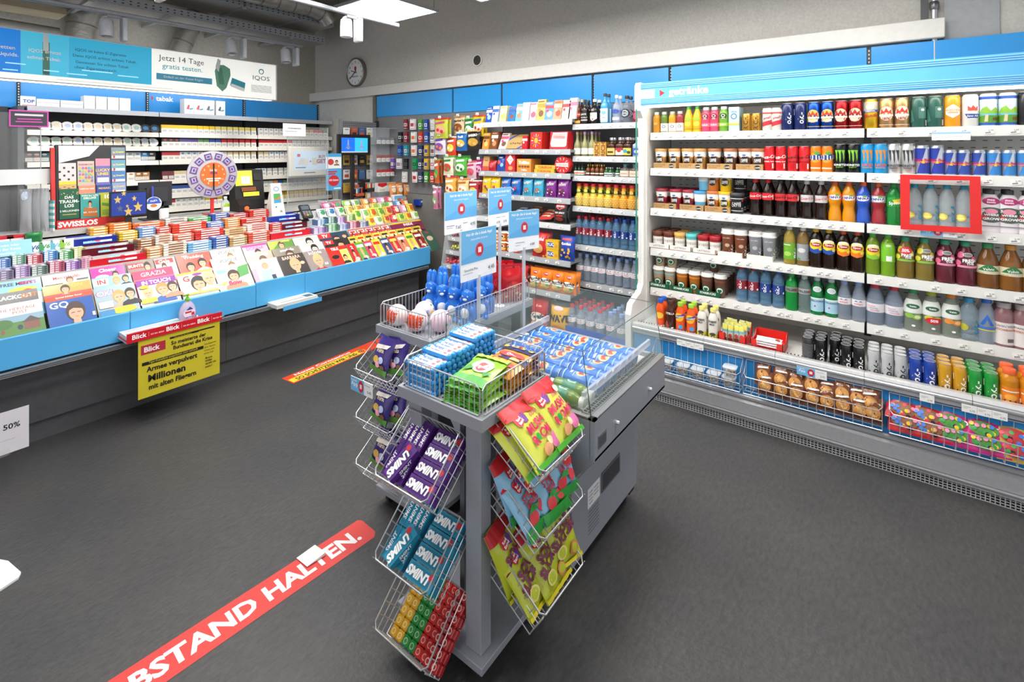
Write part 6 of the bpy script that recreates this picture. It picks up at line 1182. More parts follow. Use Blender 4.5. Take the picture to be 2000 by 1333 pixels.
# tray two: eggs, bunnies, gift bags
def egg(d, c1, c2, kind, R_=.049):
    b = MB(); b.ball((0, 0, R_), (R_, R_, R_*1.02), C(c1, 'g'), 20, 12)
    if kind == 0:
        b.M = Matrix.Translation((0, 0, R_)) @ Matrix.Rotation(1.2, 4, 'Y') @ Matrix.Rotation(.3, 4, 'X')
        b.lathe([(R_*1.006*math.sin(a*math.pi/16), R_*1.006*math.cos(a*math.pi/16)) for a in range(0, 9)], C(c2, 'g'), 20, cap=False); b.M = None
    def S(u, v, off):
        a = u*math.pi; e = (v-.5)*math.pi*.9; q = R_+off+.0006; return (q*math.cos(e)*math.sin(a), -q*math.cos(e)*math.cos(a), R_+q*math.sin(e))
    b.dec([('d', random.uniform(-.4, .4), random.uniform(.35, .85), .05, .04, random.choice(['4f9a4c', 'd84a54', 'e8c44c', '6aa4d0', 'd88ab0'])) for _ in range(14)], S, .15, .15, .0006, .0002)
    return Proto('surprise_egg', d, 'egg', [('surprise_egg', b)], .09, .09, .1)
EG = [(egg('large foil egg, orange and white, at the front left of the rear tray', 'e8e4e6', 'd9441c', 0), 1.525, 1.80, 2.6), (egg('large foil egg, orange and white, front middle of the rear tray', 'e6e2e4', 'd9441c', 0), 1.535, 1.675, 3.2), (egg('large white and pink foil egg by the chiller side of the rear tray', 'e4c4d4', 'e8e4e0', 0), 1.59, 1.585, 1.0), (egg('large white and pink foil egg behind the orange ones', 'e6d0da', 'f0ece8', 0), 1.635, 1.735, .5)]
for p, x, y, rz in EG: place(p, (x, y, .806), rz, p.desc, 'large foil eggs')
def bunny():
    b = MB(); B_ = C('1f6fd0', 'g'); Wt = C('d8dde4', 'g')
    b.lathe([(.022, 0), (.028, .004), (.030, .02), (.0315, .045), (.028, .07), (.021, .085), (.019, .092), (.024, .10), (.0265, .115), (.024, .13), (.015, .142), (.006, .147), (0, .148)], B_, 16, cap=False)
    for s in (-1, 1):
        b.ball((s*.0085, .003, .155), (.015, .0135, .040), B_, 10, 8); b.ball((s*.0085, -.0085, .155), (.007, .003, .028), C('3a86dc', 'g'), 8, 6)
        b.ball((s*.017, -.021, .012), (.012, .018, .011), B_, 10, 6); b.ball((s*.024, -.015, .06), (.008, .013, .018), B_, 8, 6)
        b.ball((s*.010, -.0235, .118), (.003, .002, .004), Wt, 8, 5); b.ball((s*.010, -.0252, .117), (.0018, .001, .0024), BLACK, 6, 4)
    b.ball((0, -.019, .048), (.020, .016, .028), Wt, 12, 8); b.ball((0, -.024, .106), (.009, .006, .006), Wt, 8, 5); b.ball((0, .028, .022), (.010, .010, .010), Wt, 8, 6)
    b.v = [v*1.12 for v in b.v]; b.v = [Vector((v.x*1.12, v.y*1.12, v.z)) for v in b.v]
    return Proto('chocolate_bunny', 'blue foil chocolate bunny', 'chocolate', [('chocolate_bunny', b)], .06, .06, .2)
bn = bunny(); pos = [(1.745, 1.80), (1.74, 1.72), (1.74, 1.64), (1.745, 1.56), (1.825, 1.805), (1.828, 1.635), (1.83, 1.56), (1.91, 1.79), (1.91, 1.58)]
for i, (x, y) in enumerate(pos): put(bn, (x, y, .806), -.9+random.uniform(-.5, .4), 'rear tray', 1, 1, '%s from the counter side, %s row' % (ORD[(i, i-4, i-7)[(i > 3)+(i > 6)]+1], ('front', 'middle', 'back')[(i > 3)+(i > 6)]))
def lbag(sd): return bag('red foil gift bag with gold oval', .16, .20, .07, 'b8141f', [('d', 0, .45, .26, .15, 'c82a30'), ('d', 0, .45, .22, .12, 'd84044'), ('t', 'Lindt', 0, .45, .08, 'f0d8a4', .05, .02, .3)]+[('d', random.uniform(-.3, .3), random.uniform(.1, .3), .05, .04, 'e6c48c') for _ in range(4)], 'gift_bag', seed=sd, wr=1.6, crimp=.1)
LB = [lbag(k) for k in range(2)]
for i, (x, y) in enumerate(((2.02, 1.80), (2.11, 1.79), (2.13, 1.60), (2.16, 1.70))): place(LB[i % 2], (x, y, .806), (0, 0, -.75+random.uniform(-.2, .2)), ('red foil gift bag, '+('counter side front', 'counter side back', 'chiller side', 'rearmost middle')[i]+' of the rear tray'), 'red gift bags')
gs = MB()
for k in range(9): gs.ball((random.uniform(-.05, .05), random.uniform(-.09, .09), .012+.012*(k % 2)), (.016, .012, .012), C(random.choice(['d9c08a', 'c8a05c', 'e6dcc0']), 'g'), 8, 6)
tag(ob('gold_eggs', gs.mesh('gold_eggs'), None, (1.965, 1.69, .806)), 'loose heap of small gold foil eggs between bunnies and red bags', 'sweets')['kind'] = 'stuff'
# chiller: beer cans and green drinks lying on the deck
FB = can('large blue beer can', .033, .168, '2a6fc6', [('d', 0, .55, .24, .17, 'c9b98a'), ('p', [(-.16, .5), (-.12, .64), (0, .57), (.13, .66), (.16, .5), (0, .46)], 'b8302c'), ('r', -.3, .3, .35, .375, '9db8dc'), ('t', 'LAGER', 0, .27, .07, 'ffffff', 0, .02), ('r', -.5, .5, .86, .9, '8fb8ea'), ('r', -.5, .5, .06, .1, '8fb8ea')])
zc = .672+.034
for i in range(6):
    for j in range(3):
        x = 1.73+i*.0685; y = 1.378-.1695*j
        place(FB, (x, y-.0, zc), (math.pi/2, math.pi+random.uniform(-.6, .5), 0), 'large blue beer can lying in the chiller, %s row from the front, %s place' % (ORD[i+1], ('counter', 'middle', 'aisle')[j]), 'blue beer cans lying in the chiller')
GI = bottle('green smoothie bottle', 'round', .029, .165, '5c7a2c', 'e6e6e0', (.24, .6, '2f7a5c'), [('t', 'ICE', .0, .42, .14, 'dff0e0', math.pi/2, .03), ('d', 0, .42, .3, .1, '3a8a64')][::-1], 'g', name='smoothie_bottle', capr=.62)
for i, (x, y) in enumerate(((1.60, 1.37), (1.664, 1.37), (1.60, 1.20), (1.664, 1.20), (1.60, 1.03), (1.664, 1.03))): place(GI, (x, y-.0, .672+.030), (math.pi/2, math.pi+.2, 0), 'green smoothie bottle lying in the chiller, %s row, %s place' % (('front', 'second')[i % 2], ('counter', 'middle', 'aisle')[i//2]), 'green smoothie bottles lying in the chiller')
# app signs on clear poles
def appsign(P, z0, z1, w, h, rz, lab, prices, off=0):
    t = thing('app_sign', lab, 'sign', (P[0], P[1], z0), (0, 0, rz), 'blue app signs on clear poles')
    AC = glassmat('acrylic_pole', 'd5dade', .62)
    part('foot', MB().lathe([(.028, 0), (.028, .003), (.012, .006), (.0, .006)], C('e4e6e8'), 20, cap=False), t)
    part('pole', MB().lathe([(.007, .004), (.007, (z1-z0)*.55), (.009, (z1-z0)*.56), (.009, z1-z0+.02)], AC, 12), t)
    part('holder', MB().box(-w*.35, w*.35, -.006, .004, z1-z0, z1-z0+.022, PERSP), t)
    b = MB(); b.box(-w/2+off, w/2+off, -.004, 0, z1-z0+.006, z1-z0+.006+h, C('eef0f3'))
    Sx = lambda u, v, o: (u*w+off, -.004-o, z1-z0+.006+v*h)
    b.dec([('r', -.5, .5, .34, 1, '6db4e4'), ('p', [(-.5, .42), (-.1, .56), (.5, .62), (.5, .34), (-.5, .34)], '5ea9dd'), ('t', 'Hol dir die k kiosk App!', 0, .90, .060, 'ffffff', 0, .016), ('t', 'Jetzt punkten & sparen.', 0, .80, .04, 'ffffff', 0, 0), ('d', 0, .57, .115, .14, 'c22436'), ('d', 0, .57, .105, .127, 'd8707c'), ('d', 0, .57, .098, .118, 'c22436'), ('r', -.045, .045, .515, .625, 'f2dfe2')]+prices, Sx, w, h, .0006, .0002)
    part('board', b, t)
blk = '232428'
appsign((1.848, 1.70), .806, 1.20, .235, .205, .0, 'blue app sign with two prices above the bunnies', [('t', '7.65', -.1, .14, .085, blk, 0, 0), ('t', '4.95', .36, .17, .08, blk, 0, 0), ('r', -.46, -.22, .19, .205, '77797e'), ('r', -.46, -.28, .14, .15, '9a9ca0'), ('r', .04, .18, .21, .225, '77797e')], -.0)
appsign((2.037, 1.60), .806, 1.215, .19, .20, .0, 'blue app sign farthest back on the island', [('t', '4.95', -.1, .12, .065, blk, 0, 0), ('t', '3.95', .2, .12, .065, blk, 0, 0), ('r', -.2, 0, .24, .25, '77797e'), ('r', .05, .2, .24, .25, '77797e')])
appsign((1.659, 1.42), .706, 1.055, .235, .215, .0, 'blue app sign with a single price nearest the front tray', [('t', 'Smoothie Plus', -.24, .21, .05, blk, 0, 0), ('t', '4.45', .34, .16, .085, blk, 0, 0), ('r', -.46, -.2, .14, .15, '9a9ca0')])
appsign((2.0, 1.42), .706, 1.12, .19, .195, -.28, 'turned blue app sign standing in the chiller', [('t', '4.00', .26, .13, .065, blk, 0, 0), ('r', -.3, 0, .2, .21, '55575c'), ('r', -.3, -.14, .13, .14, '9a9ca0')])
# ------------------------------------------------------------------ magazines
random.seed(41)
TILT = -math.radians(42)
TIER = [(3.632, .603), (3.698, .652), (3.764, .702)]
def face(u, v, s, skin='d9a988', hair='4a2f20', top='2a2c34', hb=1.25):
    """a small printed portrait: shoulders, hair, face"""
    k = s*.75
    return [('p', [(u-.95*s, v-1.6*k), (u-.85*s, v-1.15*k), (u-.3*s, v-.8*k), (u+.3*s, v-.8*k), (u+.85*s, v-1.15*k), (u+.95*s, v-1.6*k)], top), ('d', u, v+.10*k, .50*s, .72*k*(hb*.85), hair), ('p', [(u-.17*s, v-.4*k), (u+.17*s, v-.4*k), (u+.2*s, v-.92*k), (u-.2*s, v-.92*k)], skin), ('d', u, v-.08*k, .37*s, .56*k, skin), ('p', [(u-.38*s, v+.18*k), (u-.1*s, v+.36*k), (u+.36*s, v+.2*k), (u+.36*s, v+.5*k), (u, v+.7*k), (u-.36*s, v+.5*k)], hair),
            ('p', [(u-.25*s, v), (u-.06*s, v+.02*k), (u-.06*s, v-.05*k), (u-.25*s, v-.06*k)], '5a4034'), ('p', [(u+.06*s, v+.02*k), (u+.25*s, v), (u+.25*s, v-.06*k), (u+.06*s, v-.05*k)], '5a4034'), ('p', [(u-.12*s, v-.36*k), (u+.12*s, v-.36*k), (u, v-.42*k)], 'b0605a')]
def mag(name, tier, u0, u1, bg, specs, lab, h=.242, dz=0, rz=0):
    Y, z = TIER[tier]; Ym = Y+.075; xa, xb = XY(u0, Ym), XY(u1, Ym); w = xb-xa-.004
    b = MB(); b.box(-w/2, w/2, 0, .004, 0, h, C('e9e6e0')); b.box(-w/2, w/2, -.0006, .0, 0, h, C(bg, 'g'))
    b.dec(specs, planeS(w, h, -.0006), w, h, .0004, .00025)
    return tag(ob('magazine', b.mesh('magazine'), None, ((xa+xb)/2, Y, z+dz), (TILT, 0, rz)), lab, 'magazine', 'magazines on the counter front')
def T(s, u, v, h, c='ffffff', b=.02, xs=1, rot=0): return ('t', s, u, v, h, c, rot, b, 0, xs)
# top tier
mag('m', 2, -14, 86, '3a9ac8', [T("FREE MEN'S", .0, .90, .085, '1a1a1c', .02, .9), T("MEN'S", .23, .90, .085, 'd02a7c', .02, .9), ('d', .1, .7, .3, .1, 'e8c83c'), ('d', .2, .68, .1, .05, 'c8302c'), ('r', -.5, .5, .3, .6, 'e6e2da')], 'blue magazine with black and pink title at far left, back tier')
mag('m', 2, 87, 181, 'e6e2dc', [T("Men'sHealth", 0, .88, .085, 'c8242c', .02, .85)]+face(.06, .78, .16, hair='6b4a2c', top='d8d4cc')+[('r', -.48, -.1, .66, .72, '3a3a3c'), ('r', .2, .46, .74, .78, '55575a')], 'white fitness magazine with red title, back tier')
mag('m', 2, 182, 250, 'd63a94', [T('Closer', 0, .90, .10, 'ffffff', .03, .95)]+face(.2, .72, .2, hair='2c1c14')+[('d', -.2, .70, .2, .07, 'e8e4de')], 'pink gossip magazine with white title, back tier')
mag('m', 2, 254, 308, '6d4838', [('r', -.48, .12, .80, .96, 'c8282c'), T('BUNTE', -.17, .88, .085, 'ffffff', .03, .9)]+face(.24, .80, .26, hair='2a1a14', top='3a2a2a'), 'brown celebrity magazine with white title, back tier')
mag('m', 2, 309, 350, 'c8bcae', [('r', -.48, .4, .82, .97, 'd03a34'), T('Gala', -.05, .89, .11, 'ffffff', .02)]+face(-.1, .70, .24, top='e6e2dc'), 'beige celebrity magazine with red title box, back tier')
mag('m', 2, 351, 418, 'd94c34', [T('Wedding', 0, .88, .10, 'ffffff', .01), T('SWISS', -.25, .95, .04, 'ffffff')]+face(-.16, .56, .26, hair='1f1612', top='e6e0d8')+face(.2, .64, .26, hair='1a1410', top='e2dcd4'), 'orange wedding magazine with a couple, back tier')
mag('m', 2, 419, 480, 'ecebe8', [T('VOGUE', 0, .88, .13, '1c1c1e', .0, .9)]+face(.08, .70, .2, hair='8a6a3c', top='d8b82c'), 'white fashion magazine with thin black title, back tier')
mag('m', 2, 481, 530, 'e493b4', [T('DONNA', 0, .86, .12, 'e8308c', .01, .85), ('r', -.5, .5, .93, 1, 'e8308c')]+face(.06, .66, .26, hair='3a221a', top='d8d0cc'), 'pink women magazine with magenta title, back tier')
mag('m', 2, 532, 580, 'a8b83c', [('p', [(-.5, .6), (-.1, .9), (.5, .98), (.5, .7)], '5a8a2c')]+face(.0, .80, .26, hair='5a3c24', top='4a5a2c')+[T('LIVING', .2, .95, .07, 'f2e87c')], 'green leafy magazine, back tier')
mag('m', 2, 581, 630, 'e4e2dd', [T('NZZ ROMAN', 0, .92, .07, 'c89a3c', .01)]+face(.1, .76, .3, hair='1c1816', top='e2e0da', skin='c9c4bc'), 'pale magazine with black and white portrait, back tier')
mag('m', 2, 631, 688, '2f4458', [('r', -.5, -.1, .8, 1, 'c8282c'), T('TV', -.3, .89, .13, 'ffffff', .03)]+face(.05, .72, .24, hair='2a201a', top='1c2430')+face(.33, .78, .18), 'dark television magazine with red title box, back tier')
RT = [('c8303c', 'f0e0d4'), ('d2453a', 'f2e6cc'), ('cf2f44', 'f4e8e0'), ('b83a4c', 'f0d8a4'), ('d8524c', 'ffffff')]
cols = ['red', 'orange-red', 'crimson', 'dark pink', 'coral']
for k in range(5):
    u0 = 690+k*15.8
    mag('m', 2, u0, u0+15, RT[k][0], [('r', -.45, .45, .82, .96, RT[k][1]), ('r', -.35, .3, .85, .93, RT[k][0]), ('d', .1, .6, .3, .1, 'e8c83c')]+face(-.1, .68, .3), '%s puzzle magazine near the right end, back tier' % cols[k])
mag('m', 2, 770, 832, '7d2c4c', [T('INSIDE', .05, .86, .12, 'f0e6ea', .03), ('r', -.5, .5, .94, 1, 'e0b82c')]+face(.3, .66, .2, hair='2a1a14'), 'dark pink magazine with white title at the right end, back tier')
# middle tier
mag('m', 1, -14, 80, '2b2a2c', [T('BLACKOUT', -.04, .86, .095, 'f0f0ee', .04, .95), T('OUT', .3, .86, .095, 'e07a2c', .04, .95), ('d', .2, .6, .2, .1, '55606c'), ('r', -.5, .5, .2, .55, '3a4450')], 'black magazine with white and orange title at far left, middle tier')
mag('m', 1, 88, 184, 'c9a25c', [T('ON', .2, .92, .1, 'e6c83c', 0), ('r', -.5, .5, .55, .74, 'd9481f')]+face(-.05, .84, .2, hair='3a2a1c', top='b8904c'), 'tan men magazine behind the blue portrait cover, middle tier')
mag('m', 1, 186, 264, '8fb8c8', [('r', -.48, -.1, .76, .95, 'f0eeea'), T('IN', -.28, .86, .13, 'c8242c', .03)]+face(.1, .84, .2, hair='c89a4c', top='d8c4a4')+face(.34, .86, .18, hair='5a4028'), 'pale celebrity magazine with red short title, middle tier')
mag('m', 1, 265, 346, 'c8325c', [('r', -.5, .5, .74, 1, 'd23a64'), T('GRAZIA', 0, .87, .13, 'f6eef0', .0, .9)]+face(.1, .5, .3), 'crimson fashion magazine with white title, middle tier')
mag('m', 1, 420, 486, 'ecebe8', [T('VOGUE', 0, .88, .13, '1c1c1e', .0, .9)]+face(.06, .68, .22, hair='8a6a3c', top='d8b82c'), 'white fashion magazine with thin black title, middle tier')
mag('m', 1, 487, 540, 'b5a292', [T('BAZAAR', 0, .88, .13, 'f4f0ea', .0, .8)]+face(.1, .66, .3, hair='6a4a34'), 'beige fashion magazine with white thin title, middle tier')
mag('m', 1, 541, 596, '8d8478', [T('annabelle', 0, .90, .10, 'ffffff', .02, .9)]+face(.05, .7, .3, hair='4a3424'), 'grey women magazine with white lower case title, middle tier')
mag('m', 1, 592, 640, 'e4e2dd', [T('NZZ ROMAN', 0, .92, .07, 'c89a3c', .01)]+face(.1, .76, .3, hair='1c1816', top='e2e0da', skin='c9c4bc'), 'pale magazine with black and white portrait, middle tier')
mag('m', 1, 641, 688, '36302e', [('r', -.5, -.1, .82, 1, 'c8282c'), T('TV', -.3, .9, .11, 'ffffff', .03)]+face(.15, .74, .3, hair='1f1a16', top='8a2c2c'), 'dark television magazine, middle tier')
for k in range(9):
    u0 = 690+k*15.6; c = ['e0b82c', 'e8c83c', 'd8a82c', 'e6cc4c', 'd9c04c', 'e8d05c', 'c8b43c', 'e0c02c', 'd8b030'][k]
    mag('m', 1, u0, u0+15, c, [('r', -.4, .35, .84, .92, 'c82a2c' if k % 2 else '2a2a2c'), ('r', -.45, .45, .76, .8, 'ffffff')]+face(.05, .62, .3), 'small yellow puzzle magazine, %s from the right end, middle tier' % ORD[9-k])
# front tier
mag('m', 0, -18, 88, 'e8e5dd', [T('THE HERITAGE', 0, .85, .075, '8c2430', .0, .9), T('POST', .06, .76, .075, '8c2430', .0), ('r', -.5, .5, .0, .68, '7fa0b4'), ('r', -.5, .5, .2, .52, '4a7a34'), ('p', [(.1, .3), (.1, .48), (.24, .58), (.40, .48), (.40, .3)], '7a4a3c'), ('p', [(.06, .48), (.24, .62), (.44, .48)], '4a4444'), ('d', -.3, .5, .2, .12, '3a6a2c'), ('d', .02, .38, .05, .06, '2a2c44'), ('d', -.3, .32, .03, .05, '8a2c34')], 'white heritage magazine with a green landscape at far left, front tier')
mag('m', 0, 93, 187, '3f62a8', [('r', -.5, .5, .86, .99, 'd9481f'), T('Special Edition Cover', 0, .925, .04, 'ffffff', .01), T('GQ', -.24, .72, .16, 'e9e9ec', .02)]+face(.08, .48, .42, skin='d2a084', hair='3a271c', top='22304c', hb=1.35)+[('r', .42, .48, .3, .4, 'f0f0ee')], 'blue magazine with a dark-haired man, front tier')
mag('m', 0, 189, 271, '9fb3bd', [T('OK!', -.26, .82, .15, 'a82a84', .04), T('OK!', -.26, .82, .14, 'ffffff', .01)]+face(.06, .66, .32, hair='c49a5c', top='b8a48c')+face(.34, .70, .26, hair='2c2018', top='18181a')+[('d', .1, .28, .32, .09, 'e8c81f'), ('r', -.48, -.12, .18, .34, '2f7fb4'), ('r', -.45, -.12, .4, .58, 'd8c8bc')], 'celebrity magazine with a couple and yellow burst, front tier')
mag('m', 0, 273, 351, 'b8c4d0', [('r', -.5, .5, .82, 1, '8a2a9c'), T('iN TOUCH', 0, .91, .11, 'ffffff', .03, .9)]+face(-.28, .60, .26, hair='d8b87c', top='e6e0da')+face(.1, .64, .32, hair='b88a4c', top='3058a8')+face(.36, .66, .26, hair='3a2418', top='b88a6c')+[('d', -.34, .78, .12, .05, 'e8d01f'), ('p', [(-.48, .30), (-.1, .30), (-.1, .44), (-.48, .44)], 'd9d03c')], 'violet-titled gossip magazine with three faces, front tier')
mag('m', 0, 353, 424, 'd8d2c4', [('r', -.48, -.05, .68, .92, 'ece6dc'), T('G', -.28, .80, .17, 'd0302c', .03), ('r', -.5, .5, .94, 1, 'e8d03c'), ('d', .05, .90, .14, .04, '8a2a9c')]+face(.02, .58, .42, hair='241a14', top='a8b4c0')+face(.34, .70, .36, hair='dcc48c', top='e6dcd0')+[('r', -.5, .5, .28, .33, 'e8c83c')], 'celebrity magazine with a smiling couple, front tier')
mag('m', 0, 425, 493, 'dfe0c4', [('p', [(.0, .5), (.45, .6), (.5, .95), (.2, .9)], '4f9a4c'), ('p', [(-.5, .4), (-.2, .5), (-.4, .3)], 'e0b82c'), ('d', -.3, .82, .14, .07, '8cc4d8')]+face(.0, .62, .34, hair='3f281c', top='c88a6c')+[T('flow', -.02, .40, .15, 'd8326c', .03)], 'colourful leafy magazine with pink title, front tier')
mag('m', 0, 495, 551, 'c9c4d4', [T('GUIDO', 0, .88, .12, 'e9e9f0', .03)]+face(.0, .74, .22, hair='b89a6c', top='a4c8d8')+[('p', [(-.22, .2), (-.2, .62), (.22, .62), (.2, .2)], 'a9cbd8'), ('r', .1, .24, .2, .4, '2a2e44'), ('r', -.5, -.34, .2, .7, 'd8a4b8')], 'lilac magazine with a standing woman, front tier')
mag('m', 0, 552, 602, '4a4442', [T('BARBARA', 0, .89, .12, 'f2c4b0', .02, .85)]+face(.05, .58, .42, hair='c8a878', top='1f1d1e')+[('d', .34, .62, .09, .06, 'e8b8a0')], 'dark magazine with a blonde woman, front tier')
mag('m', 0, 603, 645, '9a8c8a', [T('InStyle', 0, .89, .13, 'f2eee8', .01)]+face(.0, .58, .44, hair='d8b47c', top='b8242c')+[T('66', .3, .42, .1, 'ffffff', .02)], 'grey fashion magazine with red-dressed blonde, front tier')
mag('m', 0, 646, 686, 'c8342c', [T('TELE', -.1, .90, .10, 'ffffff', .03), ('r', .1, .5, .2, .84, 'd9d06c'), ('d', -.2, .58, .18, .08, '1a1a1c')]+face(.24, .5, .2, hair='2a201a'), 'red television magazine, front tier')
FC = [('c82a2c', '2', 'ffffff'), ('5a9a3c', 'Denk', 'ffffff'), ('c83a5c', 'Pur', 'ffffff'), ('e8c83c', 'Spiel', 'c82a2c'), ('3a4a7c', 'Quiz', 'ffffff'), ('b82a3c', 'Mix', 'e8d04c'), ('e07a5c', 'bk', 'ffffff'), ('e8d44c', 'Kids', '3a8a3c'), ('8a2c34', 'JSO', 'e8e2da')]
nm = ['red numbered', 'green', 'pink', 'yellow', 'navy', 'dark red', 'coral', 'lemon yellow', 'maroon']
for k in range(9):
    u0 = 687+k*16.1
    mag('m', 0, u0, u0+15.6, FC[k][0], [T(FC[k][1], 0, .84, .14, FC[k][2], .03) if k == 0 else ('r', -.4, .4, .78, .9, FC[k][2]), ('d', .1, .34, .3, .08, 'f0e4d4'), ('r', -.4, .4, .2, .26, 'e8c83c')]+face(-.05, .56, .36, hair=['3a2418', 'c8a05c'][k % 2], top=['d8c4b0', '2a3a5c', 'a82c3c'][k % 3]), 'small %s magazine near the right end, front tier' % nm[k])
mag('m', 0, 833, 852, '3a5a4c', [T('TELL', 0, .9, .08, 'c82a2c', .02), ('d', 0, .6, .3, .12, 'c9b49c')], 'dark green magazine at the very end of the counter, front tier')
# ------------------------------------------------------------------ newspaper holder, poster, sanitizer, newspapers
xa, xb = XY(247, 3.45), XY(433, 3.45)
nh = thing('newspaper_holder', 'red newspaper shelf clipped to the counter front', 'shelf')
zt = px(340, 640, Y=3.45).z
part('tray', MB().box(xa-.0, xb, 3.45, 3.60, zt-.028, zt-.020, C('d8d4d0')).box(xa, xb, 3.45, 3.6, zt-.020, zt-.014, 'c8303a'), nh)
fw = (xb-xa)/3
b = MB(); b.box(xa, xb, 3.444, 3.45, zt-.028, zt+.026, C('c81f2a', 'g'))
b.dec([s for k in range(3) for s in (T('Blick', xa+.06+k*fw, zt+.002, .026, 'ffffff', .02), ('r', xa+.105+k*fw, xa+.1065+k*fw, zt-.012, zt+.014, 'e8a0a4'), T('Ich bin dabei.', xa+.15+k*fw, zt-.003, .0095, 'ffffff', 0))], lambda u, v, o: (u, 3.444-o, v), 1, 1, .0006, 0)
part('fascia', b, nh)
for k in range(5):
    b = MB(); w, d = .30, .14; b.box(-w/2, w/2, -d/2, d/2, 0, .004, C('e6e4df'))
    b.dec([('r', -.48, .0, .1, .5, 'd8a8a8'), T('Blick', -.25, .3, .2, 'c8242c', .03), ('r', .1, .48, .2, .8, 'b8c4c8'), ('r', -.45, .1, .7, .74, '6a6a6c'), ('r', -.45, .1, .84, .88, '6a6a6c')], lambda u, v, o: (u*w, (v-.5)*d, .004+o), w, d, .0004, 0)
    tag(ob('newspaper', b.mesh('newspaper'), None, (xa+.155, 3.525, zt-.013+k*.0045), (0, 0, random.uniform(-.02, .02))), 'folded tabloid newspaper on the red shelf, %s from the bottom' % ORD[k+1], 'newspaper', 'newspapers on the red shelf')
b = MB(); P = [px(u, v, Y=3.46) for u, v in ((267, 680), (427, 633), (429, 731), (271, 780))]
w = XY(428, 3.46)-XY(269, 3.46); h_ = .255; x0 = XY(269, 3.46); z0 = px(271, 781, Y=3.46).z; h_ = zt-.0285-z0
b.box(x0, x0+w, 3.452, 3.455, z0, z0+h_, C('c9b92c'))
K = '1c1c18'
b.dec([('r', .03, .31, .74, .90, 'b02a40'), T('Blick', .155, .82, .085, 'f4f0f0', .03), ('r', .36, .72, .89, .925, K), T('Warum der Bundesrat', .52, .905, .022, 'c9b92c', 0), ('r', .72, .93, .90, .925, K), T('So meisterte der', .595, .815, .066, K, .03, .9), T('Bundesrat die Krise', .65, .725, .066, K, .03, .88), ('r', .04, .78, .555, .61, K), T('Tiger-Kampfjets ausgeliehen statt verkauft', .41, .583, .036, 'd8c83c', 0, .9), T('Armee verpulvert', .395, .46, .086, K, .03, .9), T('Millionen', .33, .315, .115, K, .032, .98), T('mit alten Fliegern', .40, .15, .086, K, .03, .88),
       T('Sex-Expertin', .87, .625, .032, K, 0, .9), T('über falsche', .865, .57, .032, K, 0, .9), T('Scham und', .855, .515, .032, K, 0, .9), T('echte Lust', .85, .46, .032, K, 0, .9), T('Bruce', .85, .37, .036, K, .02), T('Willis', .845, .315, .036, K, .02), T('spielt nie', .875, .26, .036, K, .02), T('mehr!', .845, .205, .036, K, .02)], lambda u, v, o: (x0+u*w, 3.452-o, z0+v*h_), w, h_, .0006, .0002)
tag(ob('newspaper_poster', b.mesh('newspaper_poster')), 'yellow newspaper poster with black headlines below the red shelf', 'poster')
b = MB(); xs = XY(366, 3.53); zs = zt-.013
t = thing('sanitizer_bottle', 'clear pump bottle of hand gel on the red newspaper shelf', 'bottle', (xs, 3.53, zs), (0, 0, .15))
mm_ = MB(); mm_.M = Matrix.Diagonal((1, .55, 1, 1)); mm_.lathe([(.030, 0), (.040, .006), (.050, .04), (.050, .07), (.042, .10), (.025, .125), (.013, .134), (.012, .14)], glassmat('gel', 'd4c2dc', .62), 24)
part('body', mm_, t)
mm_ = MB(); mm_.dec([('d', 0, .5, .40, .36, 'e6dff0'), ('p', [(-.25, .70), (0, .92), (.25, .70)], '3a4aa0'), ('r', -.3, .1, .5, .62, 'c83a44'), ('r', .1, .32, .3, .5, 'c83a44'), ('r', -.25, .25, .2, .24, '3a4aa0')], lambda u, v, o: (u*.09, -.0275*math.sqrt(max(0, 1-(1.7*u)**2))-.0006-o, .02+v*.09), .09, .09, .0006, .0003)
part('label', mm_, t)
mm_ = MB(); mm_.lathe([(.014, .136), (.014, .150), (.009, .152), (.009, .160), (.004, .161), (.004, .172)], C('6cb82c', 'g'), 14); mm_.box(-.028, .010, -.006, .006, .170, .178, C('6cb82c', 'g'), .002); part('pump', mm_, t)
tag(ob('white_clip', MB().box(-.004, .004, -.003, 0, 0, .075, 'ecebe8').mesh('white_clip'), None, px(385, 638, Y=3.598)), 'thin white strip on the blue board beside the gel bottle', 'strip')
xa2, xb2 = XY(553, 3.47), XY(628, 3.47); z2 = px(560, 606, Y=3.47).z
tag(ob('blue_newspaper_tray', MB().box(xa2, xb2, 3.47, 3.60, z2+.016, z2+.022, BLUEC).box(xa2, xb2, 3.466, 3.47, z2, z2+.03, BLUEC).mesh('blue_newspaper_tray')), 'small blue newspaper tray on the counter front', 'tray')
for k in range(6):
    b = MB(); b.box(-.17, .15, -.065, .08, 0, .004, C(['e6e4df', 'dcdad4'][k % 2])); b.dec([('r', -.4, .2, .3, .4, '8a8a88'), ('r', -.4, .3, .6, .64, '8a8a88'), ('r', .25, .45, .2, .7, '55606a')], lambda u, v, o: (u*.3, (v-.5)*.13, .004+o), .3, .13, .0004, 0)
    tag(ob('newspaper', b.mesh('newspaper'), None, ((xa2+xb2)/2-.03, 3.535, z2+.023+k*.0045), (0, 0, random.uniform(-.03, .03))), 'folded newspaper on the blue tray, %s from the bottom' % ORD[k+1], 'newspaper', 'newspapers on the blue tray')
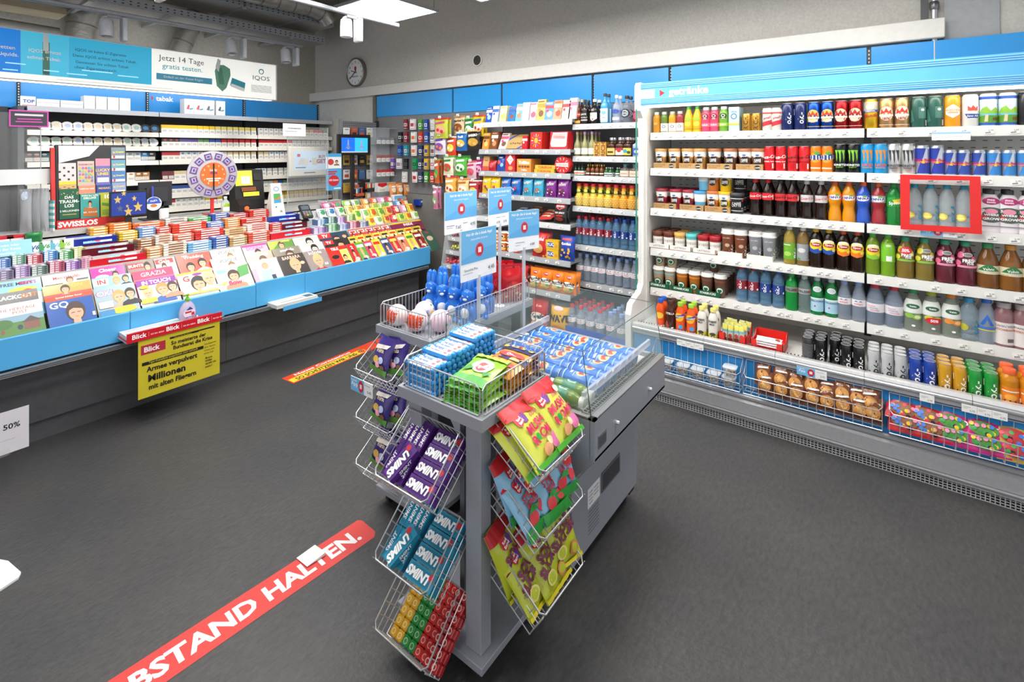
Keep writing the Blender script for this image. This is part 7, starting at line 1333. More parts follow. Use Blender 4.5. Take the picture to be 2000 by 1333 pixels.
# price card hanging low at the left edge, discount sign
p = px(8, 846, Y=3.40)
b = MB(); b.box(-.13, .087, -.002, 0, -.105, .10, C('d9d5dc')); b.dec([T('50%', .13, .62, .13, '1c1c1e', .02), ('r', -.1, .2, .3, .31, 'b4b0b8')], lambda u, v, o: (u*.2, -.002-o, (v-.5)*.2), .2, .2, .0006, 0)
t = thing('discount_sign', 'white discount sign in a clear holder at the left edge', 'sign', (p.x, 3.40, p.z)); part('card', b, t); part('holder', MB().box(-.13, .02, -.008, -.004, -.112, -.08, PERSP), t); part('arm', MB().box(-.10, -.09, -.004, .345, -.115, -.11, C('5c5d61')), t)
# white panel corner near the viewer at the left edge
p = px(10, 1125, Z=.62)
b = MB(); pts = [px(-160, 1250, Z=.62), px(0, 1152, Z=.62), px(36, 1128, Z=.62), px(41, 1118, Z=.62), px(16, 1096, Z=.62), px(0, 1093, Z=.62), px(-200, 1110, Z=.62)]
b.prism([(q.x, q.y) for q in pts], .615, .62, glassmat('white_glass', 'e6eeec', .9), axis='z')
t = thing('glass_shelf', 'rounded corner of a white glass shelf at the lower left edge', 'shelf'); part('plate', b, t)
q = px(-120, 1180, Z=.62); part('leg', MB().box(q.x-.02, q.x+.02, q.y-.02, q.y+.02, 0, .615, GREY), t)
# ------------------------------------------------------------------ floor stickers
def floor_quad(pix): return [px(u, v, Z=.002) for u, v in pix]
def sticker(name, pts, col, lab):
    mb = MB(); mb.add([Vector((q.x, q.y, .0008)) for q in pts], [tuple(range(len(pts)))], C(col)); o = tag(ob(name, mb.mesh(name)), lab, 'floor sticker'); return o
A, B, Cc, D = floor_quad(((150, 1360), (708, 1013), (737, 1046), (290, 1333)))
A = px(700, 1013, Z=0); ex = (px(210, 1333, Z=0)-px(703, 1013, Z=0)).normalized(); 
# the strip runs straight: left edge through (210,1333)-(703,1013), right edge through (305,1333)-(736,1047)
L0, L1 = px(703, 1014, Z=0), px(205, 1336, Z=0); R0 = px(737, 1046, Z=0)
d = (L1-L0).normalized(); nrm = Vector((-d.y, d.x, 0)); wdt = (R0-L0).dot(nrm)
org = L0; Ls = 2.3
mb = MB()
Sf = lambda u, v, off: tuple(org+d*u+nrm*(v*wdt)+Vector((0, 0, .0009+off)))
e = .02
mb.add([Sf(a, b, 0) for a, b in ((e*.6, 0), (Ls, 0), (Ls, 1), (e, 1), (.004, .86), (0, .8), (0, .12))], [tuple(range(6, -1, -1)) if wdt > 0 else tuple(range(7))], C('d2403c'))
txt, fs = text_geo('ABSTAND HALTEN.', .035)
xs_ = [v[0] for v in txt]; Lw = max(xs_)-min(xs_)
t0 = .055; t1 = (px(205, 1410, Z=0)-L0).dot(d) if False else 1.36
pB = (px(268, 1320, Z=0)-L0).dot(d)
frac = (pB-t0)/ (1-.112)          # the A lies outside the picture
sc = frac/Lw
mb.add([Sf(t0+(max(xs_)-x)*sc, .5+y*abs(sc)*1.0/abs(wdt)*(-1)*1.02, .0006) for x, y in txt], fs, C('e6e4e4'))
tag(ob('floor_sticker', mb.mesh('floor_sticker')), 'long red floor sticker with large white lettering', 'sticker', 'floor stickers')
q = px(608, 1088, Z=0); mb = MB()
c4 = [px(u, v, Z=.004) for u, v in ((579, 1091), (615, 1065), (636, 1085), (600, 1108))]
mb.add(c4+[c+Vector((0, 0, .012 if i in (2,) else .001)) for i, c in enumerate(c4)], [(4, 5, 6, 7), (3, 2, 1, 0), (0, 1, 5, 4), (1, 2, 6, 5), (2, 3, 7, 6), (3, 0, 4, 7)], C('e8dfdc'))
tag(ob('paper_slip', mb.mesh('paper_slip')), 'small white paper slip lying on the red floor sticker', 'paper')
# yellow and red sticker by the counter
P0, P1, P2 = px(550, 740, Z=0), px(700, 678, Z=0), px(571, 751, Z=0)
d2 = (P1-P0).normalized(); n2 = Vector((-d2.y, d2.x, 0)); w2 = (P2-P0).dot(n2); L2_ = 1.0
S2f = lambda u, v, off: tuple(P0+d2*u+n2*(v*w2)+Vector((0, 0, .0009+off)))
mb = MB(); mb.add([S2f(*a, 0) for a in ((0, 0), (L2_, 0), (L2_, 1), (.0, 1))], [(3, 2, 1, 0), ][:1], C('d9482c'))
mb.add([S2f(*a, .0004) for a in ((.01, .42), (.62, .42), (.66, .55), (.66, .78), (.62, .9), (.01, .9))], [(5, 4, 3, 2, 1, 0)], C('e8cf3c'))
def ft(s, u0, u1, v, hh, c):
    vs, f = text_geo(s, .03); xx = [a[0] for a in vs]; k = (u1-u0)/(max(xx)-min(xx)); mid = (u0+u1)/2
    mb.add([S2f(mid+x*k, v-y*hh, .0008) for x, y in vs], f, C(c))
ft('Neues Coronavirus', .08, .56, .22, .32, 'f4f0ee'); ft('SO SCHÜTZEN WIR UNS:', .05, .58, .66, .42, '2a2620')
mb.add([S2f(.625+.03*math.cos(a*.45), .66+.2*math.sin(a*.45), .0008) for a in range(14)], [tuple(range(13, -1, -1))], C('d9482c')); mb.add([S2f(*a, .0012) for a in ((.605, .62), (.62, .78), (.65, .25), (.638, .25), (.622, .62))], [(4, 3, 2, 1, 0)], C('2f9a4c'))
tag(ob('floor_sticker', mb.mesh('floor_sticker')), 'red and yellow floor sticker beside the counter', 'sticker', 'floor stickers')
# ------------------------------------------------------------------ sweets on the counter steps
random.seed(51)
def stackS(u0, u1, st, col, n, lab, kind='gum', c2='e9e6e4', dy=0, cat='chewing gum'):
    y, z = STP[st]; Yf = y+.012+dy; xa, xb = XY(u0, Yf), XY(u1, Yf); w = max(.02, xb-xa-.004)
    t = thing('gum_stack' if kind == 'gum' else 'bar_stack', lab, cat, ((xa+xb)/2, Yf, z), None, 'stacks of sweets on the counter')
    hh = .0125 if kind == 'gum' else .017
    for k in range(n):
        b = MB(); b.box(-w/2, w/2, 0, .088, k*hh, (k+1)*hh-.0008, C(col, 'g'), .0 if kind == 'gum' else .004)
        if kind == 'gum':
            b.dec([('r', -.47, -.2, .1, .9, c2), ('r', -.12, .12, .25, .75, c2), ('d', .34, .5, .1, .36, '%02x%02x%02x' % tuple(min(255, int(q*.6)) for q in bytes.fromhex(col)))], planeS(w, hh, 0, k*hh), w, hh, .0004, 0)
        else:
            b.dec([('r', -.3, .34, .25, .75, c2)], planeS(w, hh, 0, k*hh), w, hh, .0004, 0)
        if k == n-1: b.dec([('r', -.4, .4, .15, .85, c2), ('d', 0, .5, .2, .25, col)], lambda u, v, o: (u*w, .002+v*.085, n*hh-.0006+o), w, .085, .0004, .0002)
        part('pack', b, t, None, None).rotation_euler = (0, 0, random.uniform(-.02, .02))
def seq(st, kind, items, words, n=4, dy=0, cat='chewing gum'):
    for i, (u0, u1, c, c2, d) in enumerate(items): stackS(u0, u1, st, c, n+(i % 2), 'stack of %s, %s' % (d, words), kind, c2, dy, cat)
seq(0, 'gum', [(-14, 28, '8f86a4', 'd8d2e0', 'grey-violet gum packs'), (29, 60, 'a78cc0', 'e0d4ea', 'lilac gum packs'), (61, 95, '6f8480', 'cfd8d6', 'grey-green gum packs'), (96, 127, 'b8607a', 'ecd0d8', 'rose gum packs'), (128, 158, '9468b0', 'e2d2ea', 'purple gum packs'), (159, 184, 'e2cfd8', 'c06a8c', 'white and pink gum packs')], 'front step, left')
seq(1, 'gum', [(-8, 22, '5a82c0', 'd4e0f0', 'pale blue gum packs'), (23, 52, '78a48c', 'dcebe2', 'pale green gum packs'), (53, 84, 'c0505c', 'f0d4d8', 'red gum packs'), (85, 114, '4f8cc8', 'd8e8f4', 'bright blue gum packs'), (115, 143, '4f9a5c', 'd8ecdc', 'green gum packs'), (144, 168, 'b8c46c', 'eef0d4', 'yellow-green gum packs')], 'second step, left')
seq(0, 'bar', [(286, 318, 'c98a52', 'f0e0cc', 'caramel bars'), (319, 366, 'e4dccb', '8a5634', 'cream and brown bars'), (367, 415, '6fa8d4', 'e8f0f6', 'light blue bars'), (416, 447, '3f5fa8', 'd8dce8', 'dark blue bars'), (448, 484, 'b08a5c', 'ece0cc', 'tan bars'), (485, 528, 'd4503c', 'f2e2da', 'orange-red bars')], 'front step, middle', 4, 0, 'chocolate')
seq(1, 'bar', [(268, 302, '8a5a3c', 'e6d4c0', 'brown bars'), (303, 338, 'd8cfc6', 'a06a44', 'beige bars'), (339, 380, 'c8624c', 'f0dcd0', 'brick red bars'), (381, 438, 'cc3a34', 'f4e4de', 'red bars'), (439, 482, 'd9c4a0', '9a6a3c', 'sand bars'), (483, 526, 'e2dcd8', 'c0584c', 'white bars'), (527, 552, 'c83c3c', 'f0dcd4', 'crimson bars')], 'second step, middle', 4, 0, 'chocolate')
seq(2, 'bar', [(232, 270, 'd8b43c', 'f2e8c4', 'yellow bars'), (271, 305, '6f94c8', 'e4ecf4', 'blue and white bars'), (306, 335, 'c8504c', 'f0d8d0', 'light red bars'), (336, 404, 'cc4434', 'f2ddd0', 'red wafer bars'), (405, 438, '6a82c0', 'e0e6f2', 'periwinkle bars'), (439, 470, 'd98c4c', 'f4e4d0', 'orange bars'), (471, 520, 'c8322c', 'f0d4cc', 'bright red bars')], 'third step, middle', 4, 0, 'chocolate')
seq(3, 'bar', [(175, 212, 'e0a43c', 'f6e8c8', 'amber bars'), (213, 258, 'e07a2c', 'f6e0c8', 'orange nut bars'), (259, 322, 'd9602c', 'f4d8c4', 'deep orange bars'), (323, 367, 'd8d4ce', '8c8c90', 'silver bars'), (368, 413, '4a9a4c', 'e0eee0', 'green bars'), (414, 448, '3c56a8', 'dde2f0', 'navy bars'), (449, 486, 'b8343c', 'f0d4d4', 'cherry bars'), (487, 526, 'c83a30', 'f2dcd4', 'scarlet bars')], 'rear step, middle', 3, 0, 'chocolate')
seq(0, 'gum', [(612, 640, '9a78b8', 'e6dcf0', 'violet gum packs'), (641, 662, '5c9a6c', 'd8ecdc', 'mint green gum packs'), (663, 682, '7a8cc0', 'dfe4f2', 'blue-grey gum packs'), (683, 702, 'b85c74', 'f0d4dc', 'berry gum packs'), (703, 720, '7c7fa0', 'd8d8e6', 'slate gum packs')], 'front step, right')
seq(1, 'gum', [(620, 640, '5c84b8', 'dce6f2', 'sky blue gum packs'), (641, 658, '4f7a6c', 'd4e4de', 'dark green gum packs'), (659, 676, '9a70b0', 'e8dcf0', 'mauve gum packs'), (677, 694, '8cb45c', 'e8f0d8', 'lime gum packs')], 'second step, right')
# small bags and packs standing on the right half of the steps
def minibag(d, c, c2, w=.075, h=.105): return bag(d, w, h, .022, c, [('d', 0, .5, .36, .24, c2), ('r', -.35, .35, .74, .86, c2)], 'sweets_bag', seed=len(d), nx=5, ny=8)
def bagrow(st, us, cols, words, dy=0, h=.105, a=.5):
    y, z = STP[st]
    for i, u in enumerate(us):
        c, c2, d = cols[i % len(cols)]; p = minibag(d, c, c2, .072, h); X = XY(u, y+.02+dy)
        for k in range(2): place(p, (X, y+.02+dy+k*.028, z+.002), (-a, 0, random.uniform(-.08, .08)), '%s, %s from left, %s, %s' % (d, ORD[i+1], ('front', 'behind')[k], words), 'small sweets bags on the counter')
pal = [('c8d86c', '5a9a3c', 'lime sweets bag'), ('e0d04c', 'c8602c', 'yellow sweets bag'), ('e6e2d4', '7ab04c', 'white sweets bag'), ('d8b84c', 'b83a3c', 'mustard sweets bag'), ('c8404c', 'f0d8c0', 'red sweets bag'), ('8cc06c', 'f0f0dc', 'green sweets bag'), ('d8a0b8', 'f2e6ec', 'pink sweets bag'), ('7cb0d8', 'f0f4f8', 'blue sweets bag')]
bagrow(0, [728, 743, 758, 772, 786, 800, 814], pal[1:5]+pal[0:1], 'front step, right', 0, .08)
bagrow(1, [702, 717, 732, 747, 762, 777, 792, 806], [pal[i] for i in (0, 2, 1, 0, 3, 4, 6, 1)], 'second step, right')
bagrow(2, [632, 650, 668, 686, 703, 719, 735, 750, 765, 780, 795], [('dfe4e2', '3a8a5c', 'white mint bag'), ('d4e0ea', '2c6aa4', 'pale blue mint bag'), ('e4e6dc', '4a9a4c', 'pale green mint bag'), ('e2dca4', 'c89a3c', 'cream sweets bag'), ('e0c86c', 'd07a3c', 'honey sweets bag'), ('d89a4c', 'e8d8a4', 'orange sweets bag'), ('d8c46c', '8ab04c', 'straw sweets bag'), ('c4d49c', '7aa84c', 'pale lime sweets bag'), ('6fb85c', 'e8f0dc', 'leaf green sweets bag'), ('5a9ad0', 'e4eef6', 'azure sweets bag'), ('d8763c', 'f0e0c8', 'tangerine sweets bag')], 'third step, right', 0, .085)
bagrow(3, [640, 660, 680, 698, 716, 733, 748, 763, 778], [('c84a84', 'f0d4e2', 'magenta sweets pack'), ('d0507c', '5aa06c', 'cerise sweets pack'), ('8cc04c', 'e8f0d4', 'grass green sweets pack'), ('d8e0c8', '6aa05c', 'ivory sweets pack'), ('e0a04c', 'f4e4c8', 'apricot sweets pack'), ('d8643c', 'f0dcc8', 'rust sweets pack'), ('cf9ac8', 'f2e4f0', 'lavender sweets pack'), ('d0485c', 'f0d4d8', 'raspberry sweets pack'), ('4f86c8', 'e0eaf4', 'cobalt sweets pack')], 'rear step, right', 0, .075)
def V6(u, c, d):
    y, z = STP[2]; X = XY(u, y+.02); b = MB(); b.box(-.036, .036, 0, .03, 0, .062, C('e4ecea', 'g'), .004); b.dec([('t', 'V6', 0, .5, .4, c, 0, .03, .2), ('p', [(-.45, .1), (-.1, .1), (-.3, .9), (-.45, .9)], c)], planeS(.072, .062, 0), .072, .062, .0005, .0002)
    tag(ob('gum_box', b.mesh('gum_box'), None, (X, y+.02, z)), d, 'chewing gum', 'white gum boxes')
for u, c, d in ((8, 'e08a2c', 'orange and white gum box at far left, third step'), (22, 'c8402c', 'red and white gum box, third step'), (45, '3a4a44', 'white gum box with dark green mark, third step'), (69, '2c5a94', 'white gum box with blue mark, third step'), (90, '4a9a5c', 'white gum box with green mark, third step'), (112, '6ab0c8', 'white gum box with aqua mark, third step'), (130, '8cb83c', 'white gum box with lime mark, third step')): V6(u, c, d)
# stepped promotion trays with app cards
def ptray(u0, u1, st, c, h, lab, card=None, dy=0, dz=0):
    y, z = STP[st]; Y = y+.004+dy; xa, xb = XY(u0, Y), XY(u1, Y)
    t = thing('promotion_tray', lab, 'tray', (0, 0, 0), None, 'coloured promotion trays')
    b = MB(); m = C(c, 'g'); b.box(xa, xb, Y, Y+.004, z+dz, z+h+dz, m); b.box(xa, xa+.003, Y+.004, Y+.11, z+dz, z+h+dz, m); b.box(xb-.003, xb, Y+.004, Y+.11, z+dz, z+h+dz, m); b.box(xa+.003, xb-.003, Y+.004, Y+.11, z+dz, z+dz+.003, m); b.box(xa+.003, xb-.003, Y+.106, Y+.11, z+dz, z+h+dz+.01, m)
    part('tray', b, t)
    if card:
        w = .15; b = MB(); b.box(-w/2, w/2, -.0015, 0, 0, .042, C('eceef2')); b.dec([('r', -.5, .1, 0, 1, '7fbce6'), ('d', .0, .5, .12, .4, 'c92a3a'), ('t', 'App', -.3, .5, .4, 'ffffff'), ('t', card, .34, .4, .25, '232428', 0, 0)], planeS(w, .042, -.0015), w, .042, .0004, .0002)
        part('app_card', b, t, ((xa+xb)/2+.02, Y-.003, z+h*.35+dz), (-.35, 0, 0))
    return t
ptray(136, 228, 2, '1f2f94', .05, 'dark blue promotion tray among the gums', '1.90', .02); ptray(160, 262, 1, '5a1420', .05, 'maroon promotion tray among the gums', '2.50'); ptray(176, 285, 0, 'c81f2c', .045, 'red promotion tray among the gums', '2.90')
ptray(528, 585, 2, '2238a8', .055, 'bright blue promotion tray by the payment terminal', '1.90', .04); ptray(538, 600, 1, '641824', .05, 'maroon promotion tray by the payment terminal', '2.50', .02); ptray(529, 606, 0, 'cc2230', .05, 'red promotion tray by the payment terminal', '2.90', .03)
# ------------------------------------------------------------------ things standing on the counter
ZT = 1.088
def cy(u, v, Y): return px(u, v, Y=Y)
# prize wheel
c = cy(415, 341, 4.44)
t = thing('prize_wheel', 'round prize wheel with orange centre on a red stand', 'prize wheel', (c.x, 4.44, ZT)); cz = c.z-ZT; R_ = .19
b = MB(); b.M = Matrix.Translation((0, 0, cz)) @ Matrix.Rotation(math.pi/2, 4, 'X'); b.lathe([(R_, 0), (R_+.004, .003), (R_+.004, .012), (R_, .015), (0, .015)], C('b9b4bc'), 40); b.M = None; part('disc', b, t)
for k in range(12):
    a = math.pi/2-k*math.pi/6-.26; b = MB(); b.box(-.027, .027, -.004, 0, -.026, .026, C('6d5a94', 'g')); b.dec([('r', -.34, .34, .25, .8, 'b4a8cc'), ('r', -.2, .2, .4, .62, '3a2c6c'), ('d', .3, .2, .1, .1, 'd86a4c')], planeS(.054, .052, -.004, -.026), .054, .052, .0004, .0002)
    part('gum_pocket', b, t, (.150*math.cos(a), -.0155, cz+.150*math.sin(a)), (0, math.pi/2-a if False else -(a-math.pi/2), 0))
b = MB(); b.M = Matrix.Translation((0, -.016, cz)) @ Matrix.Rotation(math.pi/2, 4, 'X'); b.lathe([(.1, 0), (.1, .004), (0, .004)], C('e2702c'), 36); b.M = None
b.dec([('t', 'Lucky', 0, .68, .085, 'f4ece4', 0, .04), ('t', 'drive', 0, .58, .1, '8a2a7c', 0, .04), ('r', -.28, .28, .3, .36, 'f2e0d4'), ('r', -.2, .2, .22, .27, 'f2e0d4')]+[('t', str((k*5+3) % 12+1), .40*math.cos(k*math.pi/6), .5+.40*math.sin(k*math.pi/6), .07, 'f8ece0') for k in range(12)], lambda u, v, o: (u*.2, -.0205-o, cz+(v-.5)*.2), .2, .2, .0005, .0002); part('number_disc', b, t)
b = MB(); b.box(-.005, .005, -.026, -.024, cz-.13, cz+.09, BLACK); b.lathe([(.012, -.0)], BLACK) if False else None; part('pointer', b, t)
part('stand', MB().box(-.012, .012, .001, .014, .008, cz, C('d0302c')).box(-.06, .06, -.05, .05, 0, .008, C('d0302c')), t)
# scratch ticket board
Yb = 4.42; xa, xb = XY(110, Yb), XY(250, Yb); zt_ = px(170, 283, Y=Yb).z
t = thing('lottery_board', 'dark display board of scratch tickets with a red base', 'display board', (xa, Yb, ZT), (-.06, 0, .02)); w, h_ = xb-xa, zt_-ZT
part('board', MB().box(0, w, 0, .03, 0, h_, C('2b2a2c'), .004), t); part('red_side', MB().box(-.022, -.001, 0, .028, .02, h_-.02, C('c8302c')), t)
b = MB(); b.box(.0, w, -.02, -.001, 0, .055, C('cc2c2a')); b.dec([('t', 'SWISSLOS', .28, .5, .62, 'f6f2f0', 0, .04)], lambda u, v, o: (u*w, -.02-o, v*.055), w, .055, .0005, 0); part('base_sign', b, t)
def ticket(x0, x1, z0, z1, c, specs, nm, k=0):
    ww, hh = (x1-x0)*w, (z1-z0)*h_; b = MB(); b.box(-ww/2, ww/2, -.002, 0, 0, hh, C(c)); b.dec(specs, planeS(ww, hh, -.002), ww, hh, .0004, .0002); o = part('ticket', b, t, ((x0+x1)/2*w, -.003-k*.003, z0*h_)); o['label'] = nm
random.seed(52)
sp = [('r', -.5+i*.125, -.375+i*.125, .1+j*.1, .2+j*.1, '2a2a30') for i in range(8) for j in range(8) if (i*3+j*5+i*j) % 4 == 0]
ticket(.04, .27, .55, .78, 'd0c8c8', sp, 'crossword scratch ticket'); ticket(.04, .27, .44, .56, 'c9a46c', [('r', -.5, .5, .7, 1, 'e0c83c')]+[(s[0], s[1], s[2], s[3]*.6, s[4]*.6, s[5]) for s in sp[:9]], 'tan crossword ticket')
ticket(.04, .30, .11, .47, '1f5a44', [('t', 'DAS', 0, .72, .09, 'f0ece4', 0, .03), ('t', 'TRAUM-', 0, .58, .10, 'f0ece4', 0, .03), ('t', 'LOS', 0, .44, .10, 'f0ece4', 0, .03), ('t', '2 MILLIONEN', 0, .27, .06, 'f0ece4', 0, .02), ('r', -.35, .35, .14, .16, 'd8b84c')]+[('d', random.uniform(-.45, .45), random.uniform(.8, .98), .02, .015, 'e8c83c') for _ in range(10)], 'green dream ticket', 1)
ticket(.29, .52, .50, .80, 'c4b4a4', [('t', 'RAINBOW', 0, .86, .07, 'a83a8c', 0, .03)]+[('d', -.36+.18*i, .2+.13*j, .07, .05, ['d85a5c', '5a9ad0', '8cc05c', 'e0b83c', '9a6ac0'][(i+2*j) % 5]) for i in range(5) for j in range(5)], 'rainbow ticket')
ticket(.30, .53, .40, .52, 'd98a6c', [('t', 'WIN for LIFE', 0, .5, .15, 'f6ece4', 0, .03)], 'salmon ticket')
ticket(.32, .58, .10, .40, '3a9a94', [('t', 'WIN for LIFE', 0, .92, .07, 'e8e4d4', 0, .02), ('t', 'DELUXE', 0, .82, .08, 'f0e8d8', 0, .03)]+face(0, .58, .22, hair='3a2820', top='e6e2dc')+[('p', [(-.38, .08), (-.30, .44), (.36, .40), (.40, .04)], 'b06a34'), ('t', 'MR. ZAHLER', .02, .24, .06, 'e8d8c8', 0, .01)], 'turquoise man ticket', 1)
ticket(.54, .75, .50, .83, 'd0889c', [('r', -.5, .5, 0, .72, '6a6aa8'), ('t', 'LUCKY', 0, .56, .10, 'e8c84c', 0, .03), ('t', 'LINES', 0, .42, .10, 'e8c84c', 0, .03), ('r', -.4, .4, .1, .28, 'd8d4dc')], 'pink and violet ticket')
ticket(.55, .78, .36, .50, '2a4a94', [('t', 'MOSAIC', 0, .7, .17, 'e0b43c', 0, .03), ('r', -.4, .4, .12, .3, 'c8a43c')], 'blue mosaic ticket')
ticket(.60, .80, .10, .40, 'a8b03c', [('t', '10', 0, .84, .16, 'e8e4dc', 0, .04), ('p', [(-.4, .6), (.4, .5), (.3, .4), (-.4, .48)], '5a8a3c'), ('r', -.4, .4, .08, .3, '7a9a3c')], 'olive ticket', 1)
for i, z0 in enumerate((.82, .66, .52, .38)): ticket(.77, .98, z0, z0+.15, ['7a8a94', '6a9ab0', '4a7ab4', '8a9cc0'][i], [('t', 'X-Treme', 0, .6, .15, 'e8d44c', .1, .03), ('r', -.45, .45, .08, .3, 'd8d4d0'), ('d', -.3, .2, .08, .12, 'c83a44')], 'blue-grey game ticket')
part('white_sheet', MB().prism([(.04*w, h_*.78), (.45*w, h_*.86), (.60*w, h_*.99), (.04*w, h_*.99)], -.010, -.009, C('d4d6d8')), t)
# customer display with stars
Yc = 4.28; t = thing('customer_display', 'small customer screen with gold stars on blue', 'screen', (XY(252, Yc), Yc, STP[3][1]+.002))
zt_ = px(252, 374, Y=Yc).z-STP[3][1]; zb_ = px(252, 424, Y=Yc).z-STP[3][1]; w = XY(289, Yc)-XY(216, Yc)
part('casing', MB().box(-w/2, w/2, 0, .025, zb_, zt_, C('1e1e20'), .004), t)
def star(u, v, r, ay=1): return ('p', [(u+(r if k % 2 == 0 else r*.42)*math.sin(k*math.pi/5)*.62, v+(r if k % 2 == 0 else r*.42)*math.cos(k*math.pi/5)*ay) for k in range(10)], C('c8ac5c'))
b = MB().dec([('r', -.46, .46, .07, .93, glow('screen_navy', '1a2f7c', .5)), star(-.3, .68, .17), star(-.14, .92, .12), star(.14, .70, .12), star(.24, .36, .22), star(-.02, .20, .2), star(-.05, .42, .08), ('p', star(-.24, .34, .15)[1], C('55607c'))], planeS(w, zt_-zb_, 0, zb_), w, zt_-zb_, .0006, .0003)
part('screen', b, t); part('neck', MB().box(-.02, .02, .008, .02, .006, zb_, C('1e1e20')), t); part('foot', MB().box(-.06, .06, -.03, .05, 0, .006, C('1e1e20')), t)
# cash monitors behind (backs)
def monitor(u0, u1, v0, v1, Y, lab, tilt=.15):
    xa, xb = XY(u0, Y), XY(u1, Y); zt_, zb_ = px(u0, v0, Y=Y).z, px(u0, v1, Y=Y).z
    t = thing('cash_monitor', lab, 'monitor', ((xa+xb)/2, Y, 1.088)); w = xb-xa
    part('casing', MB().prism([(-w/2, zb_-1.088), (w/2, zb_-1.088), (w/2, zt_-1.088), (-w/2, zt_-1.088)], 0, .03, C('2c2c2f')).prism([(-w*.32, zb_-1.05), (w*.32, zb_-1.05), (w*.32, zt_-1.13), (-w*.32, zt_-1.13)], -.03, .0, C('343437')), t)
    part('stand', MB().box(-.05, .05, .0, .03, .008, zb_-1.088+.03, C('2c2c2f')), t); part('foot', MB().box(-.09, .09, -.06, .09, 0, .008, C('2c2c2f')), t)
monitor(272, 336, 357, 406, 4.46, 'dark back of the cash desk monitor beside the star screen')
t = thing('round_tag', 'round blue and white hanging tag on the monitor', 'tag', cy(300, 398, 4.40)); b = MB(); b.M = Matrix.Rotation(math.pi/2, 4, 'X'); b.lathe([(.052, 0), (.052, .003), (0, .003)], C('dfe6f2'), 28); b.M = None
b.dec([('p', [(-.48, .5), (-.3, .9), (0, 1), (.3, .9), (.48, .5)], '3a5cb8'), ('t', "Pick's", 0, .72, .14, 'ffffff', .2, .02), ('d', 0, .35, .22, .12, 'c87a34')], lambda u, v, o: (u*.1, -.0035-o, (v-.5)*.1), .1, .1, .0004, .0002); part('disc', b, t); part('strap', MB().box(-.012, .0, -.002, .002, .045, .13, C('3a4ab8')), t)
# yellow screen terminal
Yt = 4.44; t = thing('lottery_terminal', 'black lottery terminal with a yellow screen', 'terminal', (XY(487, Yt), Yt, ZT))
z1 = px(480, 332, Y=Yt).z-ZT; wd = XY(518, Yt)-XY(462, Yt)
part('body', MB().prism([(-.02, 0), (-.02, .1), (.02, z1), (.10, z1), (.10, 0)], -wd/2, wd/2, C('1d1d1f'), axis='x'), t)
b = MB(); b.dec([('r', -.48, .1, .62, .98, glow('yellow_screen', 'd9dc3c', .6)), ('r', -.28, .02, .66, .84, C('e8ecee')), ('r', -.25, .3, .36, .46, C('d8d83c')), ('r', -.3, .2, .48, .58, C('8a4a24')), ('r', .14, .4, .74, .9, C('2c2c30'))], lambda u, v, o: (u*wd, -.022+.04*max(0, (v-.32))/.68-o, v*z1), wd, z1, .006, .001); part('display', b, t)
# receipt printers, gel bottle, cup etc.
def dev(u, v, Y, w, d, h, c, lab, nm='receipt_printer', cat='device', z=None, b2=None):
    z = ZT if z is None else z; b = MB(); b.prism([(-d/2, 0), (d/2, 0), (d/2, h), (-d*.1, h), (-d/2, h*.55)], -w/2, w/2, C(c), axis='x')
    if b2: b.dec([('d', .1, .3, .2, .16, b2)], planeS(w, h, -d/2), w, h, .001, 0)
    return tag(ob(nm, b.mesh(nm), None, (XY(u, Y), Y, z)), lab, cat)
dev(472, 405, 4.42, .10, .14, .11, '241a1a', 'dark receipt printer with orange sticker by the wheel', b2='e07a2c')
tag(ob('payment_scanner', MB().box(-.03, .03, 0, .035, 0, .085, C('e6e6e4'), .01).mesh('payment_scanner'), None, (XY(322, 4.36), 4.36, ZT)), 'small white device beside the star screen', 'device')
t = thing('gel_dispenser', 'clear dispenser bottle with green label behind the wheel', 'bottle', (XY(440, 4.42), 4.42, ZT)); b = MB(); b.lathe([(.028, 0), (.032, .01), (.032, .09), (.012, .115), (.012, .125)], glassmat('clear_gel', 'e4ecea', .5), 18); part('body', b, t); part('label', MB().dec([('r', -.3, .3, 0, .5, 'e8eae6'), ('p', [(-.3, .5), (.3, .5), (.3, .8), (-.1, 1)], '9cc02c')], cylS(.0325, .02, .07), .1, .07, .0006, .0002), t); part('cap', MB().lathe([(.014, .122), (.014, .14), (0, .14)], C('d8dcd8'), 12), t)
# tent card
Yq = 4.30; t = thing('tent_card', 'tall white tent card with colourful leaflet on the counter', 'sign', (XY(538, Yq), Yq, STP[3][1]), (0, 0, .1)); hq = px(538, 358, Y=Yq).z-STP[3][1]; wq = .13
b = MB(); b.add([(-wq/2, -.05, 0), (wq/2, -.05, 0), (wq*.36, 0, hq), (-wq*.36, 0, hq), (-wq/2, .05, 0), (wq/2, .05, 0)], [(0, 1, 2, 3), (5, 4, 3, 2), (0, 3, 4), (1, 5, 2)], C('eae9e6'))
b.dec([('r', -.3, .3, .72, .92, 'e4e8ea'), ('d', 0, .82, .26, .07, '4a7ab8'), ('d', 0, .82, .2, .05, 'f0f0ee'), ('r', -.3, .3, .50, .68, '5aaa5c'), ('p', [(-.3, .44), (.3, .52), (.3, .58), (-.3, .5)], 'e07a3c'), ('r', -.3, .3, .40, .50, '4aa0c8'), ('t', '16', .2, .14, .07, '3a6a4c'), ('d', -.15, .28, .06, .02, '2c6a54')], lambda u, v, o: (u*wq*(1-.28*v), -.05+.05*v-o-.001, v*hq), wq, hq, .0006, .0003); part('card', b, t)
